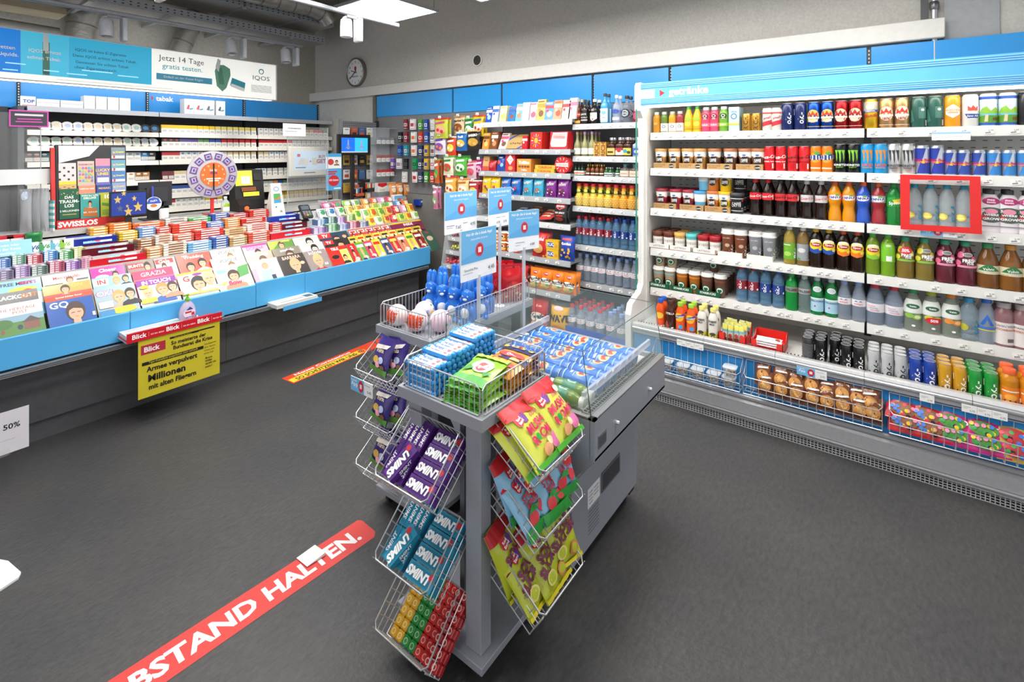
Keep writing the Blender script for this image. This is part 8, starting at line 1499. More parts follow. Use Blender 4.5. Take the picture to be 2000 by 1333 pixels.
# payment terminal
Yp = 4.10; pz = STP[2][1]; t = thing('payment_terminal', 'black card payment terminal on a stand, keypad with coloured keys', 'terminal', (XY(597, Yp), Yp, pz), (0, 0, .25)); 
hp = px(597, 432, Y=Yp).z-pz
part('stand', MB().lathe([(.03, 0), (.03, .01), (.018, .02), (.018, max(.04, hp))], C('1f1f22'), 14), t)
b = MB(); b.box(-.045, .045, -.09, .09, -.012, .018, C('26272a'), .008); b.dec([('r', -.36, .36, .55, .86, C('5a6470')), ('r', -.14, .14, .88, .95, '55585e')]+[('r', -.36+.26*i, -.16+.26*i, .08+.1*j, .15+.1*j, ['8a8c90', '8a8c90', '8a8c90'][i] if j else ['c8402c', 'd8c03c', '3a9a4c'][i]) for i in range(3) for j in range(4)], lambda u, v, o: (u*.09, (v-.5)*.18, .018+o), .09, .18, .0006, 0); part('keypad_unit', b, t, (0, 0, max(.06, hp)+.02), (.55, 0, -.5))
b = MB().tube([(.03, .05, .1), (-.06, .03, .09), (-.09, .02, .04), (-.04, -.02, .005)], .004, BLACK, 6); part('cable', b, t)
# carrier bags and screens
def screenpane(u0, u1, v0, Y, lab, lean_=0):
    xa, xb = XY(u0, Y), XY(u1, Y); z1 = px(u1, v0, Y=Y).z
    t = thing('acrylic_screen', lab, 'screen', (0, 0, 0), None, 'acrylic protection screens'); part('pane', MB().box(xa, xb, Y, Y+.005, ZT, z1, PERSP), t); part('pane_edge', MB().box(xb, xb+.004, Y-.001, Y+.006, ZT, z1, C('b8bec4')), t); part('pane_edge', MB().box(xa-.004, xa, Y-.001, Y+.006, ZT, z1, C('b8bec4')), t); part('foot', MB().box(xb-.06, xb-.052, Y-.07, Y+.08, ZT, ZT+.02, C('d8dcde')), t)
screenpane(-160, 79, 222, 4.52, 'acrylic protection screen at the far left of the counter'); screenpane(562, 640, 250, 4.52, 'acrylic protection screen in front of the white frame screen')
for i, (u, w, c) in enumerate(((50, .045, '9a9ca0'), (67, .045, '8a8c90'), (84, .045, 'a4a6aa'))):
    p = bag('silver grey carrier bag', w*1.4, .28, .03, c, [('d', 0, .85, .3, .1, 'b8c4d4')] if i == 0 else [], 'carrier_bag', k='g', seed=i, wr=2)
    place(p, (XY(u, 4.38), 4.38, ZT), (0, 0, -.6), 'silver grey carrier bag standing beside the ticket board, '+('left', 'middle', 'right')[i]+' of three', 'carrier bags')
b = MB(); b.box(-.004, .004, -.02, .02, 0, .2, 'dfe6e6'); 
for k in range(5): b.box(-.0045, .0045, -.0205, .0205, .02+k*.04, .04+k*.04, '5ab0b0')
tag(ob('striped_stick', b.mesh('striped_stick'), None, (XY(101, 4.36), 4.36, ZT), (0, 0, .4)), 'turquoise striped folder edge beside the ticket board', 'folder')
b = MB(); w = .2; b.box(-w/2, w/2, -.002, 0, 0, .09, C('8cc4ea')); b.dec([('t', 'Twint oder', 0, .72, .16, 'ffffff', 0, .0), ('t', 'an der Kasse', 0, .46, .16, 'ffffff', 0, .0), ('t', 'bezahlen!', -.05, .2, .16, 'ffffff', 0, .0)], planeS(w, .09, -.002), w, .09, .0005, 0)
tag(ob('payment_card', b.mesh('payment_card'), None, (XY(18, 4.12), 4.12, STP[2][1]+.005), (-.3, 0, 0)), 'pale blue payment notice card at the far left', 'card')
for i, u in enumerate((6, 34)): tag(ob('red_box', MB().box(-.05, .05, 0, .05, 0, .05, C('c82a34', 'g'), .004).dec([('r', -.3, .3, .35, .65, 'f2dede')], planeS(.1, .05, 0), .1, .05, .0006, 0).mesh('red_box'), None, (XY(u, 4.30), 4.30, STP[3][1])), 'red sweets box at far left behind the payment card, '+('left', 'right')[i], 'box', 'red boxes at far left')
tag(ob('green_tub', MB().lathe([(.035, 0), (.04, .01), (.04, .04), (.042, .042), (.042, .055), (.038, .06), (0, .06)], C('2f8a4c', 'g'), 20).mesh('green_tub'), None, (XY(66, 4.28), 4.28, STP[3][1])), 'small green tub by the acrylic screen', 'tub')
b = MB(); b.box(-.17, .17, -.003, 0, -.05, .05, C('e4e6e6')); tag(ob('paper_roll_sign', b.mesh('paper_roll_sign'), None, cy(38, 346, 4.50)), 'blank white strip taped to the left acrylic screen', 'paper')
b = MB(); b.box(-.095, .095, -.002, 0, -.055, .055, C('d64ab0')); b.dec([('r', -.46, .46, .08, .92, '3a3640'), ('r', -.36, .36, .66, .78, 'd8d0d8'), ('r', -.3, .3, .44, .50, 'd64ab0'), ('r', -.34, .34, .28, .34, 'd64ab0')], planeS(.19, .11, -.002, -.055), .19, .11, .0006, .0003); tag(ob('magenta_card', b.mesh('magenta_card'), None, cy(57, 232, 4.515)), 'dark card with magenta border on the left acrylic screen', 'card')
b = MB(); b.box(-.115, .115, -.002, 0, -.06, .06, C('e9e9ec')); b.dec([('t', 'HYGIENEMASKEN', 0, .62, .10, '2a2a2e', 0, .02), ('r', -.4, .1, .36, .4, '9a9aa0')], planeS(.23, .12, -.002, -.06), .23, .12, .0006, 0); tag(ob('mask_notice', b.mesh('mask_notice'), None, cy(575, 254, 4.515)), 'white notice about hygiene masks on the acrylic screen', 'notice')
# ------------------------------------------------------------------ tobacco stock
random.seed(61)
def pack(d, c, c2='ecebe6', w=.055, h=.088, strip=None):
    b = MB(); b.box(-w/2, w/2, 0, .024, 0, h, C(c2)); b.box(-w/2-.0003, w/2+.0003, -.0003, .0243, h*.58, h+.0003, C(c))
    b.dec([('r', -.4, .4, .10, .46, 'd8d6d0'), ('r', -.3, .3, .2, .24, '8a8884'), ('r', -.3, .3, .32, .36, '8a8884')]+([('d', 0, .8, .25, .1, strip)] if strip else []), planeS(w, h, 0), w, h, .0006, .0002)
    return Proto('cigarette_pack', d, 'cigarettes', [('cigarette_pack', b)], w, .024, h)
def prow(z, us, packs, where, Y=TY+.02):
    tot = {}; seen = {}
    for p in packs: tot[p] = tot.get(p, 0)+1
    for u, p in zip(us, packs):
        seen[p] = seen.get(p, 0)+1; put(p, (XY(u, Y), Y, z+.002), (-.12, 0, random.uniform(-.04, .04)), where, seen[p], tot[p], '', 'cigarette packs, '+where)
def lin_(a, b, n): return [a+(b-a)*i/(n-1) for i in range(n)]
YE, RD, WH = pack('yellow-topped cigarette pack', 'e6c01c'), pack('red-topped cigarette pack', 'c8282c'), pack('white cigarette pack', 'e6e4df', strip='9aa8a4')
YL, BK, BD = pack('pale yellow cigarette pack', 'e0cc6c'), pack('black-topped pack with red mark', '2a2624', strip='c8404c'), pack('blue-topped cigarette pack', '2f55a4')
GB, PU_, GN = pack('beige-topped cigarette pack', 'd8c49c'), pack('violet-topped cigarette pack', '5a4a94'), pack('green-topped cigarette pack', '5a8a54')
DR, OR, LT = pack('dark red cigarette pack', '6b2028', '6b2028'), pack('orange-topped cigarette pack', 'c88a4c'), pack('pale blue-marked cigarette pack', 'd4d8d8', strip='5a8ac0')
SI, GO = pack('silver cigarette pack', 'b8bab8'), pack('gold-topped cigarette pack', 'c8a02c', 'd8b84c')
w = 'middle tobacco bay, '
prow(TZ[1], lin_(322, 496, 16), [YE]*9+[YL]*7, w+'first row')
prow(TZ[2], lin_(323, 496, 16), [BK]*3+[PU_]*3+[GN]*2+[BD]*2+[RD]*6, w+'second row')
prow(TZ[3], lin_(323, 496, 16), [RD]*3+[LT]*3+[WH]*5+[GB]*5, w+'third row')
prow(TZ[4], lin_(323, 370, 5), [DR]*2+[GB]*3, w+'fourth row')
prow(TZ[5], lin_(338, 385, 5), [BD]*5, w+'fifth row')
prow(TZ[6], lin_(337, 430, 9), [RD]+[WH]*5+[YE, RD, YE], w+'sixth row')
w = 'right tobacco bay, '
prow(TZ[1], lin_(510, 550, 5)+lin_(600, 636, 5), [WH]*5+[OR]*2+[RD]*2+[GN], w+'first row')
prow(TZ[2], lin_(511, 640, 15), [RD]*7+[SI]*8, w+'second row')
prow(TZ[3], lin_(510, 562, 6), [GB]*2+[LT]*4, w+'third row')
prow(TZ[4], lin_(505, 560, 6), [LT]*2+[SI]*4, w+'fourth row')
prow(TZ[5], lin_(520, 634, 13), [SI]*2+[OR, BD, GN]+[PU_]*4+[BD]*2+[OR]*2, w+'fifth row')
prow(TZ[6], lin_(552, 634, 10), [GO]*10, w+'sixth row')
# round tins leaning in the left bay
def tin(d, c, c2):
    b = MB(); b.M = Matrix.Translation((0, 0, .046)) @ Matrix.Rotation(math.pi/2, 4, 'X'); b.lathe([(.046, -.02), (.047, -.018), (.047, .0), (.045, .003), (0, .003)], C(c), 24); b.M = None
    b.dec([('d', 0, .55, .26, .22, c2), ('p', [(-.2, .3), (.1, .5), (.25, .35)], c2)], planeS(.09, .09, -.003, .001), .09, .09, .0006, .0002)
    return Proto('tobacco_tin', d, 'tin', [('tobacco_tin', b)], .09, .03, .09)
T1, T2, T3, T4 = tin('round white tobacco tin with blue print', 'ece9e0', 'a9b4d4'), tin('round white tobacco tin with beige print', 'ece9e0', 'dcc8a4'), tin('round white tobacco tin with green print', 'ebe9e2', 'a9c8b8'), tin('round dark tobacco tin with blue triangle', '2a2c30', '3a86c0')
def tins(z, us, ps, where):
    tot = {}; seen = {}
    for p in ps: tot[p] = tot.get(p, 0)+1
    for u, p in zip(us, ps):
        seen[p] = seen.get(p, 0)+1; Y = TY+.05; put(p, (XY(u, Y), Y, z+.002), (-.35, 0, 0), where, seen[p], tot[p], '', 'round tobacco tins')
tins(TZ[1], [90, 111, 132.7, 153.7, 173, 192.7, 211.7, 229.8, 247.8, 267.3, 285.4, 303], [T1, T2, T1, T1, T2, T2, T2, T2, T3, T3, T4, T4], 'left bay, first row')
tins(TZ[2], [67, 88.8, 110.6, 131.7, 153.7, 173, 192.7, 212, 231, 250, 268, 284, 300], [T3, T3, T3, T3, T1, T1, T2, T2, T2, T3, T3, T1, T1], 'left bay, second row')
bx = lambda d, c, c2: pack(d, c, c, .07, .085, c2)
for z, us, ps, wv in ((TZ[3], [58, 72, 87, 254.6, 269, 283, 296.5], [bx('dark tobacco box', '4a3c3c', 'c8a08c'), bx('red tobacco box', '8c3a38', 'e0c8b4'), bx('teal tobacco box', '2f6a6c', 'd4e0dc'), bx('white tobacco box', 'e6e6e2', '6fa4c4'), bx('white tobacco box with blue print', 'e4e6e6', '4a8ac4'), bx('blue tobacco box', '3a86bc', 'e0ecf2'), bx('black tobacco box', '26282c', 'e0e0e0')], 'left bay, third row'),
                      (TZ[4], [60, 82, 256.5, 271, 284.5], [bx('small white tobacco box', 'dcdcd6', 'b0c88c'), bx('white and green tobacco box', 'dfe2d8', '8cb84c'), bx('cream tobacco box', 'e6e2da', 'c8785c'), bx('brown tobacco box', '9a6434', 'e6d8c0'), bx('tan tobacco box', 'a4703c', 'e8dcc8')], 'left bay, fourth row'), (TZ[5], [72, 90], [tin('round tin with blue swirl', 'dcdcda', '6a8cc0'), bx('white flat tobacco box', 'dedad2', 'c8b48c')], 'left bay, fifth row')):
    for u, p in zip(us, ps): put(p, (XY(u, TY+.04), TY+.04, z+.002), (-.1, 0, 0), wv)
# cartons on top
def topbox(u0, u1, h, c, specs, lab, Y=TY+.05, cat='box', d=.12):
    xa, xb = XY(u0, Y), XY(u1, Y); w_ = xb-xa-.003; b = MB(); b.box(-w_/2, w_/2, 0, d, 0, h, C(c)); b.dec(specs, planeS(w_, h, 0), w_, h, .0006, .0003)
    tag(ob('cigarette_carton', b.mesh('cigarette_carton'), None, ((xa+xb)/2, Y, TZ[0]+.003)), lab, cat, 'cartons on the top tobacco shelf')
topbox(39, 70, .085, 'e9e9e8', [('t', 'TOP', .05, .5, .32, '2a3f94', 0, .03), ('r', -.4, .5, .04, .1, 'c8303c')], 'white price sign with blue letters on the tobacco shelf', d=.004)
for k, (a, b_) in enumerate(((71, 117), (118, 163))):
    for l in range(2):
        Y = TY+.06; xa, xb = XY(a, Y), XY(b_, Y); w_ = xb-xa-.003; b = MB(); b.box(-w_/2, w_/2, 0, .1, 0, .034, C('eceae6')); b.dec([('r', -.46, .46, .08, .16, 'c9a0a0')], planeS(w_, .034, 0), w_, .034, .0006, 0)
        tag(ob('cigarette_carton', b.mesh('cigarette_carton'), None, ((xa+xb)/2, Y, TZ[0]+.003+.035*l)), 'flat white carton on top tobacco shelf, %s stack, %s' % (('left', 'right')[k], ('lower', 'upper')[l]), 'box', 'cartons on the top tobacco shelf')
for k in range(4): topbox(164+k*23, 186+k*23, .125, 'edebe7', [('d', 0, .5, .08, .06, 'dcdad6')], 'tall plain white carton on the top tobacco shelf, %s of four' % ('leftmost', 'second', 'third', 'rightmost')[k])
for k, (a, b_, c) in enumerate(((360, 379, 'd0606c'), (379, 399, 'd0606c'), (399, 419, '6a6668'), (422, 440, '5a5a5e'))): topbox(a, b_, .165, 'f0eeea', [('p', [(-.3, .35), (-.1, .62), (.05, .6), (0, .3)], c), ('p', [(.05, .28), (.4, .34), (.4, .42), (.05, .38)], '4a9ab0'), ('r', -.2, .2, .86, .88, 'c9c7c4')], 'white device box with small picture on the top tobacco shelf, %s of four' % ('leftmost', 'second', 'third', 'rightmost')[k])
# white framed advertising screen
Y = 5.72; xa, xb = XY(566, Y), XY(641, Y); z1, z0 = px(600, 287, Y=Y).z, px(600, 344, Y=Y).z; w_ = xb-xa
t = thing('advert_screen', 'white framed advertising screen in front of the cigarettes', 'screen', ((xa+xb)/2, Y, z0)); hs = z1-z0
part('casing', MB().box(-w_/2, w_/2, 0, .05, 0, hs, C('e6e3da'), .008), t)
part('picture', MB().dec([('r', -.40, .44, .20, .86, glow('advert_blue', 'a8bcd0', .45)), ('r', -.32, -.24, .66, .76, 'c8505c'), ('p', [(-.32, .4), (-.22, .62), (-.12, .6), (-.06, .38)], 'd4d8d8'), ('p', [(-.18, .38), (-.12, .6), (-.02, .56), (-.04, .36)], 'e0e0d8'), ('r', .06, .2, .38, .62, 'd8d8cc'), ('t', '+', .02, .5, .1, 'c8505c', 0, .03), ('t', 'BUY', .33, .66, .10, 'b5424c', 0, .03), ('t', 'GET 1', .35, .5, .14, 'b5424c', 0, .04), ('r', -.36, -.1, .28, .31, '5a6a7c'), ('r', -.15, .15, .1, .13, '4a6ab0')], planeS(w_, hs, 0), w_, hs, .0008, .0003), t)
part('bracket', MB().box(-.02, .02, .05, .23, hs*.4, hs*.5, C('8a8a88')), t)
# blue promotion leaflets
Y = 4.62; x = XY(652, Y); z1, zm, z0 = px(652, 300, Y=Y).z, px(652, 330, Y=Y).z, px(652, 372, Y=Y).z
t = thing('promotion_leaflet', 'blue and white two-panel promotion sign on a stand', 'sign', (x, Y, ZT)); w_ = XY(667, Y)-XY(637, Y)
part('post', MB().box(-.006, .006, .004, .012, 0, z1-ZT, PERSP), t); part('foot', MB().box(-.07, .07, -.03, .05, 0, .005, C('dfe3e4')), t)
b = MB(); b.box(-w_/2, w_/2, 0, .003, zm-ZT+.003, z1-ZT, 'e9ecee'); b.dec([('r', -.5, .5, .78, 1, '4aa4d8'), ('d', -.2, .45, .2, .2, 'c8403c')]+face(.18, .45, .2, hair='3a2a20', top='8a6a4c'), planeS(w_, z1-zm, 0, zm-ZT), w_, z1-zm, .0006, .0003); part('upper_panel', b, t)
b = MB(); b.box(-w_/2, w_/2, 0, .003, z0-ZT, zm-ZT, '4fa8dc'); b.dec([('d', 0, .45, .36, .26, 'c92f3a'), ('t', '10% Rabatt', 0, .48, .08, 'ffffff', 0, .02), ('r', -.45, .2, .84, .9, 'c92f3a'), ('r', -.45, .1, .74, .8, 'c92f3a'), ('r', .0, .45, .06, .12, 'e4f0f8')], planeS(w_, zm-z0, 0, z0-ZT), w_, zm-z0, .0006, .0003); part('lower_panel', b, t)
# small black screen on a post
Y = 4.70; x = XY(693, Y); z1, z0 = px(693, 263, Y=Y).z, px(693, 303, Y=Y).z; w_ = XY(725, Y)-XY(661, Y)
t = thing('video_screen', 'small black video screen showing two devices on blue', 'screen', (x, Y, .0)); hs = z1-z0
part('casing', MB().box(-w_/2, w_/2, 0, .03, z0, z1, C('1b1b1d'), .005), t)
part('picture', MB().dec([('r', -.40, .0, .14, .84, glow('screen_blue', '1a5fd0', .8)), ('r', .0, .40, .14, .84, glow('screen_cyan', '2fa8e0', .8)), ('r', -.4, .4, .12, .18, C('dfe8ee')), ('p', [(-.23, .3), (-.21, .76), (-.19, .76), (-.17, .3)], C('c0c4d8')), ('p', [(-.28, .34), (-.2, .5), (-.12, .34)], C('8a9cd8')), ('p', [(.17, .26), (.18, .74), (.22, .74), (.23, .26)], C('c0c0e0')), ('r', .1, .3, .36, .42, C('8cc0e0'))], planeS(w_, hs, 0, z0), w_, hs, .0008, .0003), t)
part('post', MB().box(-.02, .02, .03, .05, 0, z0+.05, C('2a2a2c')), t); part('foot', MB().box(-.12, .12, -.05, .14, 0, .01, C('2a2a2c')), t)
# ------------------------------------------------------------------ gift cards and hanging sweets on the perforated wall
random.seed(71)
pegwall = bpy.data.objects['perforated_panel']
pegm = MB().tube([(0, 0, 0), (-.10, 0, 0), (-.105, 0, .008)], .002, C('c4c6c8', 's'), 5).mesh('peg')
def peg(y, z, s=1.0): o = ob('peg', pegm, pegwall, (3.905, y, z)); o.scale = (s, 1, 1)
def gcard(c, c2, c3=None, w=.062, h=.118):
    b = MB(); b.box(-w/2, w/2, -.0012, 0, -h, 0, C(c, 'g')); b.dec([('r', -.36, .36, .30, .62, c2), ('d', 0, .46, .2, .1, c3 or c), ('r', -.12, .12, .92, .96, '2a2a2c'), ('r', -.4, .4, .1, .14, c2)], planeS(w, h, -.0012, -h), w, h, .0005, .0003)
    return b.mesh('gift_card')
NMS = {'8c2230': 'dark red', 'ecebe8': 'white', '4a9a3c': 'green', '2a4fa4': 'blue', '232326': 'black', 'c8382c': 'red', '2fa0a8': 'teal', 'e0b43c': 'yellow', '1fa05c': 'bright green', '7a5ab0': 'violet', 'd8d8d6': 'pale grey', '2f3a5c': 'navy'}
ROWS = [(233, [(792.5, '8c2230', 'e6d8d4', None), (806, 'ecebe8', 'c8303c', 'c8303c'), (821, '4a9a3c', 'e0ecd8', '2a6a2c'), (832, '2a4fa4', 'e4e8f4', '2a4fa4'), (845, 'd8d8d6', 'b0b0b0', None)]),
        (258, [(782, '232326', 'd8d8d8', None), (793, '8c2230', 'e6d8d4', None), (808, 'ecebe8', 'e87a2c', 'e87a2c'), (821.5, 'c8382c', 'f0dcd4', '5a4a44'), (833, '2a4fa4', 'e4e8f4', None), (845, 'ecebe8', '5a5a60', None)]),
        (284, [(781, '2a4fa4', '6fb0e0', None), (793, '2fa0a8', 'e6f0ee', 'd8505c'), (808, 'ecebe8', 'e87a2c', 'e87a2c'), (822, '2f3a5c', 'e0e0e6', None), (833, 'e0b43c', '2a4fa4', '2a4fa4'), (845.5, 'd8d8d6', '3a3a40', 'd8404c')]),
        (310, [(767, '7a5ab0', 'ecebe8', 'e0b43c'), (779, 'ecebe8', '7a5ab0', 'e0b43c'), (793, '232326', '5a5a5e', None), (810, '1fa05c', '1a1a1c', '1fa05c'), (821.5, '2f3a5c', 'e0e0e6', None), (833, 'e0b43c', '2a4fa4', '2a4fa4'), (845, 'ecebe8', 'c83a44', None), (856, '2fa0a8', 'f0f0ee', 'e87a2c')]),
        (336, [(790, 'ecebe8', 'c8b4b0', None), (810, 'ecebe8', 'c8282c', 'c8282c'), (821.5, '2f3a5c', 'e0e0e6', None), (833, '4a9a3c', 'f0f4ec', '4a9a3c'), (844.5, 'c8382c', 'f0f0ee', None), (855.5, '2fa0a8', 'f0f0ee', 'e87a2c')])]
for r, (v, cs) in enumerate(ROWS):
    for i, (u, c, c2, c3) in enumerate(cs):
        p0 = px(u, v, X=3.83); m = gcard(c, c2, c3, .07 if c == 'ecebe8' and u < 815 else .058); peg(p0.y, p0.z+.004)
        for k in range(3): tag(ob('gift_card', m, None, (3.822+k*.012, p0.y+random.uniform(-.003, .003), p0.z), (random.uniform(-.05, .05), 0, RW)), '%s gift card hanging, %s row, %s from left, %s' % (NMS[c], ORD[r+1], ORD[i+1], ('front', 'second behind', 'third behind')[k]), 'gift card', 'hanging gift cards')
def hbag(d, c, c2, c3, tx, w=.15, h=.20, sd=0, tc='ffffff'): return bag(d, w, h, .05, c, [('d', 0, .40, .38, .2, c2), ('t', tx, 0, .74, .12, tc, .08, .04) if tx in ("Werther's", 'Trolli', 'HARIBO') else ('p', [(-.34, .68), (.34, .72), (.34, .82), (-.34, .78)], tc), ('d', .15, .32, .12, .08, c3), ('d', -.15, .40, .12, .08, c3), ('r', -.5, .5, .92, 1, c3)], 'sweets_bag', seed=sd)
HB = [(862, 238, .13, hbag('lime sweets bag with red top', 'b8c03c', 'e0a48c', 'c82a34', 'Pingu', .19, .21, 1, 'd03a7c')), (897, 234, .0, hbag('cream and brown toffee bag', 'd9c49c', '8a4a24', 'b8864c', "Werther's", .15, .20, 2, '4a2412')), (917, 238, 0, hbag('dark green sweets bag', '2f8a44', 'dfeadc', '8cc04c', 'Ricola', .12, .2, 3)), (935, 232, .06, hbag('yellow herbal sweets bag', 'e0bb1f', 'f0ece0', 'c83a34', 'Grether', .14, .215, 4, '2a5a8c')),
      (860, 272, .10, hbag('white and purple sweets bag', 'd4ccd8', '7a4a9c', 'e07a3c', 'Fruitti', .16, .2, 5, '5a3a94')), (882, 274, .06, hbag('red and yellow sweets bag', 'd8442c', 'e8d03c', 'f0e8d8', 'Sugus', .13, .2, 6)), (902, 266, .05, hbag('blue sour sweets bag', '1f6ab8', 'e0b83c', 'e8e4d8', 'Trolli', .15, .19, 7)), (926, 262, .08, hbag('black and gold sweets bag', '2a2420', 'c89a3c', 'd8b45c', 'HARIBO', .18, .2, 8)),
      (876, 312, .12, hbag('white and green sweets bag', 'd8dcc0', 'c83a34', '4a9a3c', 'Apfel', .14, .2, 9, '2f7a34')), (901, 312, .10, hbag('bright green sweets bag', '4fae3c', 'dff0d8', '2a7a34', 'Frosch', .16, .2, 10)), (921, 322, .08, hbag('pink and white sweets bag', 'e0c4cc', 'c85a74', 'd8404c', 'Bärli', .13, .18, 11, 'b8305c')), (937, 318, .06, hbag('magenta sweets bag', 'b82a7c', 'e8a8c8', '7a1a5c', 'Mix', .10, .17, 12)),
      (880, 352, .14, hbag('orange sweets bag', 'e0a03c', 'f0dcb4', 'b83a3c', 'Maoam', .15, .2, 13)), (905, 356, .12, hbag('pale yellow sweets bag', 'e0cc8c', 'f0ece0', 'd87a3c', 'Mais', .15, .18, 14, 'b8602c')), (926, 360, .10, hbag('red sweets bag', 'b8303c', 'e0c03c', 'e8d8cc', 'Frigor', .13, .17, 15)), (854, 318, .03, hbag('striped tall sweets bag', 'c8602c', '4a9a54', 'e0b84c', 'Fizz', .07, .26, 16)), (851, 372, .03, hbag('pink tall sweets bag', 'd07aa0', '6ab05c', 'e8d8e0', 'Fini', .07, .24, 17))]
for u, v, f, p in HB:
    X = 3.78-f; q = px(u, v-4, X=X)
    for k in range(2): put(p, (X+.05*k, q.y, q.z-p.h+.02), (0, 0, RW), 'hanging on the wall', 1, 1, ('front', 'behind')[k])
    o = ob('peg', pegm, pegwall, (3.905, q.y, q.z+.004)); o.scale = ((3.905-X+.03)/.105, 1, 1)
    ob('peg_tag', TAGS[0], pegwall, (X-.045, q.y-.02, q.z+.012), (0, 0, RW))
# ------------------------------------------------------------------ pick and mix stand beside the counter
AC2 = glassmat('mix_acrylic', 'dfe6ea', .3)
Yl, Yr = 3.36, 3.04
st = thing('sweets_stand', 'acrylic stand of sloping sweets bins at the end of the counter', 'stand')
LV = [(1.06, 3.52), (.92, 3.50), (.78, 3.47), (.655, 3.44), (.53, 3.40)]
part('rear_panel', MB().box(3.80, 3.815, Yr, Yl, .1, 1.18, C('6a6c70')), st)
part('base', MB().box(3.42, 3.80, Yr, Yl, 0, .30, C('55575b')), st)
for y in (Yl, Yr): part('end_panel', MB().prism([(3.36, .40), (3.50, 1.16), (3.80, 1.16), (3.80, .31), (3.36, .31)], y-.003, y+.003, AC2), st)
for k, (z, x0) in enumerate(LV):
    sh = part('shelf', MB().box(x0, 3.80, Yr+.004, Yl-.004, z-.006, z, LGREY).box(x0-.006, x0, Yr+.004, Yl-.004, z-.03, z+.008, C('b0b2b5')), st)
    for j in range(2): ob('price_tag', TAGS[j], sh, (x0-.007, Yl-.08-.14*j, z-.024), (0, 0, RW))
SC_ = [['e6dcc8', 'c8a87c', '8a5a44'], ['e07a6c', 'e8b0a4', 'f0e0d4'], ['b83a3c', '7a2c4c', 'd8a05c'], ['c8b84c', 'a8c85c', 'e0a07c'], ['d83a4c', 'e86a74', 'c82a44']]
NM2 = ['foam', 'pale pink', 'dark fruit', 'sugared', 'red chewy']
for k, (z, x0) in enumerate(LV):
    for j in range(2):
        b = MB()
        for _ in range(70): b.ball((random.uniform(-.05, .13), random.uniform(-.066, .066), random.uniform(.008, .05)), (.014, .010, .009), C(random.choice(SC_[k]), 'g'), 7, 5)
        tag(ob('loose_sweets', b.mesh('loose_sweets'), None, (x0+.07, Yl-.085-j*.15, z+.002), kind='stuff'), 'heap of loose %s sweets, %s bin of the acrylic stand' % (NM2[k], ('left', 'right')[j]), 'sweets')
lol = MB()
for k in range(26):
    x, y = random.uniform(-.06, .08), random.uniform(-.13, .13); a = random.uniform(-.6, .6); lol.tube([(x, y, .01), (x+.06*math.sin(a), y+.04*math.cos(a*3), .08)], .002, C('ece8e4'), 4); lol.ball((x, y, .012), .013, C(random.choice(['d86a8c', '7ab0d8', 'e0b84c', 'b03a5c', 'e8e0d8']), 'g'), 8, 6)
tag(ob('lollipops', lol.mesh('lollipops'), None, (3.40, 3.21, .335), kind='stuff'), 'heap of lollipops in the blue bottom bin of the stand', 'sweets')
part('blue_bin', MB().box(3.33, 3.345, Yr+.01, Yl-.01, .305, .37, C('5aa4dc')).box(3.345, 3.42, Yr+.01, Yl-.01, .305, .32, C('5aa4dc')), st)
# chips display at the far right end of the counter
for i, (u, v, d, c, c2) in enumerate(((768, 404, 'small orange crisp bag on the counter end, left', 'd98a4c', 'f0dcc0'), (781, 402, 'small orange crisp bag on the counter end, middle', 'd0803c', 'f0dcc0'), (795, 400, 'small orange crisp bag on the counter end, right', 'd98a4c', 'e8c8a0'))):
    Y = 4.42; p = bag(d, .09, .15, .045, c, [('d', 0, .5, .34, .2, c2), ('r', -.3, .3, .72, .8, 'ffffff')], 'crisp_bag', seed=i); place(p, (XY(u, Y), Y, 1.09), (-.1, 0, 0), d, 'crisp bags at the counter end')
tag(ob('blue_display_box', MB().box(-.09, .09, -.05, .05, 0, .07, C('2440a0', 'g'), .004).dec([('r', -.4, .4, .5, .8, 'b8d060')], planeS(.18, .07, -.05), .18, .07, .0006, 0).mesh('blue_display_box'), None, (XY(825, 4.22), 4.22, STP[2][1])), 'blue display box at the right end of the counter', 'box')
tag(ob('tissue_pack', MB().box(-.06, .06, -.03, .03, 0, .085, C('dfe6ec', 'g'), .006).dec([('r', -.5, .5, .4, .9, '6ab0dc'), ('d', .1, .4, .25, .2, 'c86a5c')], planeS(.12, .085, -.03), .12, .085, .0006, .0002).mesh('tissue_pack'), None, (XY(775, 4.30), 4.30, STP[3][1])), 'white and blue tissue pack near the crisp bags', 'tissues')
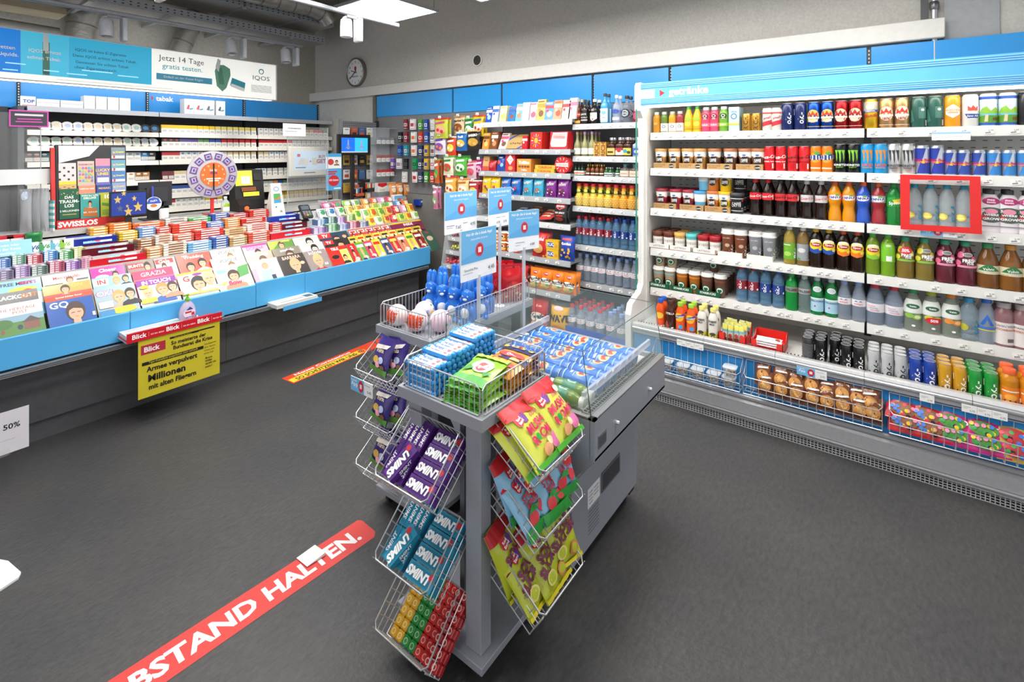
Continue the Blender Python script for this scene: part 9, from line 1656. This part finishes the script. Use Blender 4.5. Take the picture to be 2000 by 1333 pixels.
# ------------------------------------------------------------------ accessory stand and lighter tower behind the counter end
Ya = 4.95; xa, xb = XY(668, Ya), XY(735, Ya); zt_ = px(700, 238, Y=Ya).z
t = thing('accessory_stand', 'grey pegboard stand with hanging accessories behind the video screen', 'stand', (0, 0, 0))
part('pegboard', MB().box(xa, xb, Ya, Ya+.02, .6, zt_, PEG), t); part('upright', MB().box(xb, xb+.03, Ya-.01, Ya+.03, 0, zt_+.02, C('2a2a2c')), t); part('upright', MB().box(xa-.03, xa, Ya-.01, Ya+.03, 0, zt_+.02, C('8a8c90')), t)
AW = [('e9e9ea', 'white'), ('3a3a3e', 'black'), ('c85a3c', 'rust'), ('d8b04c', 'amber'), ('4a6a9c', 'slate blue'), ('dfe0e0', 'pale')]
n_ = 0
for r, v in enumerate((258, 312, 340, 366)):
    for i, u in enumerate((676, 691, 706, 721)):
        c, nm_ = AW[(r*3+i*2) % 6]; q = px(u, v, Y=Ya-.05); b = MB(); b.box(-.04, .04, -.012, 0, -.06, .05, C(c)); b.dec([('r', -.35, .35, .2, .5, AW[(r+i) % 6][0]), ('r', -.3, .3, .75, .85, '8a8c90')], planeS(.08, .11, -.012, -.06), .08, .11, .0006, 0)
        tag(ob('accessory_pack', b.mesh('accessory_pack'), None, (q.x, Ya-.05, q.z)), '%s accessory pack on the pegboard stand, %s row, %s from left' % (nm_, ORD[r+1], ORD[i+1]), 'accessory', 'hanging accessory packs')
        part('hook', MB().tube([(q.x, Ya, q.z+.045), (q.x, Ya-.06, q.z+.045)], .002, WIRE, 5), t)
Yl2 = 4.60; xa, xb = XY(738, Yl2), XY(776, Yl2); zt_ = px(757, 250, Y=Yl2).z
t = thing('lighter_tower', 'clear acrylic tower of cigarettes and lighters by the gift cards', 'stand', (0, 0, 0))
LZ2 = [px(757, v, Y=Yl2).z for v in (281, 316, 344, 374)]
for z in LZ2+[zt_]: part('tier', MB().box(xa, xb, Yl2, Yl2+.14, z-.005, z, AC2), t)
part('rear_wall', MB().box(xa, xb, Yl2+.14, Yl2+.145, .9, zt_, AC2), t); part('base', MB().box(xa, xb, Yl2-.02, Yl2+.15, 0, LZ2[3]-.006, C('8a8c90')), t)
wb = xb-xa
for r in range(4):
    if r < 3:
        for i in range(4):
            c = [('d8d8da', '8a8c94'), ('e6e4e0', 'a8605c'), ('ecebe6', 'c8303c')][r]; p = pack('silver lighter pack' if r == 0 else 'white slim pack' if r == 1 else 'red and white cigarette pack', c[1], c[0], .04, .075)
            put(p, (xa+wb*(.16+.23*i), Yl2+.03, LZ2[r]), 0, 'tier %s of the acrylic tower' % ORD[r+1], i+1, 4)
    else:
        for i in range(2): put(carton('white cigarette carton with '+('red' if i == 0 else 'gold')+' roof', wb*.46, .06, .10, 'e9e7e2', [('p', [(-.5, 1), (.5, 1), (.5, .7), (0, .5), (-.5, .7)], 'c8282c' if i == 0 else 'c8a46c'), ('r', -.3, .3, .1, .3, 'c9c7c2')], 'cigarette_carton', 'cigarettes'), (xa+wb*(.26+.48*i), Yl2+.04, LZ2[3]), 0, 'bottom of acrylic tower')
# small stands of lighters and cosmetics between the screen and the counter
Yk = 4.72
for i, (u, v0, v1, w_, c, lab) in enumerate(((722, 352, 418, .12, '2a2a2c', 'black tiered lighter display behind the sweets'), (700, 362, 420, .11, 'c8623c', 'orange tiered lighter display behind the sweets'))):
    x = XY(u, Yk); zt_ = px(u, v0, Y=Yk).z; t = thing('lighter_display', lab, 'display', (x, Yk, 0), None, 'tiered lighter displays')
    part('frame', MB().box(-w_/2, w_/2, .06, .075, 0, zt_, C(c)), t)
    for k in range(3):
        z = zt_-.10-k*.11; part('tier', MB().box(-w_/2, w_/2, -.03, .06, z-.008, z, C(c)).box(-w_/2, w_/2, -.034, -.03, z-.02, z+.012, C(c)), t)
        for j in range(5):
            x2 = -w_/2+w_*(j+.5)/5; col = random.choice(['e6e2da', 'c83a3c', '2a2a2e', '4a7ab4', 'd8b04c', 'b06a4c'])
            b = MB(); b.box(-.009, .009, -.006, .006, 0, .06, C(col, 'g'), .003); b.box(-.008, .008, -.005, .005, .06, .075, C('c4c6c8', 'm'))
            tag(ob('lighter', b.mesh('lighter'), None, (x+x2, Yk, z+.001)), 'small lighter, %s from left, tier %s of the %s lighter display' % (ORD[j+1], ORD[k+1], ('black', 'orange')[i]), 'lighter', 'lighters in tiered displays')
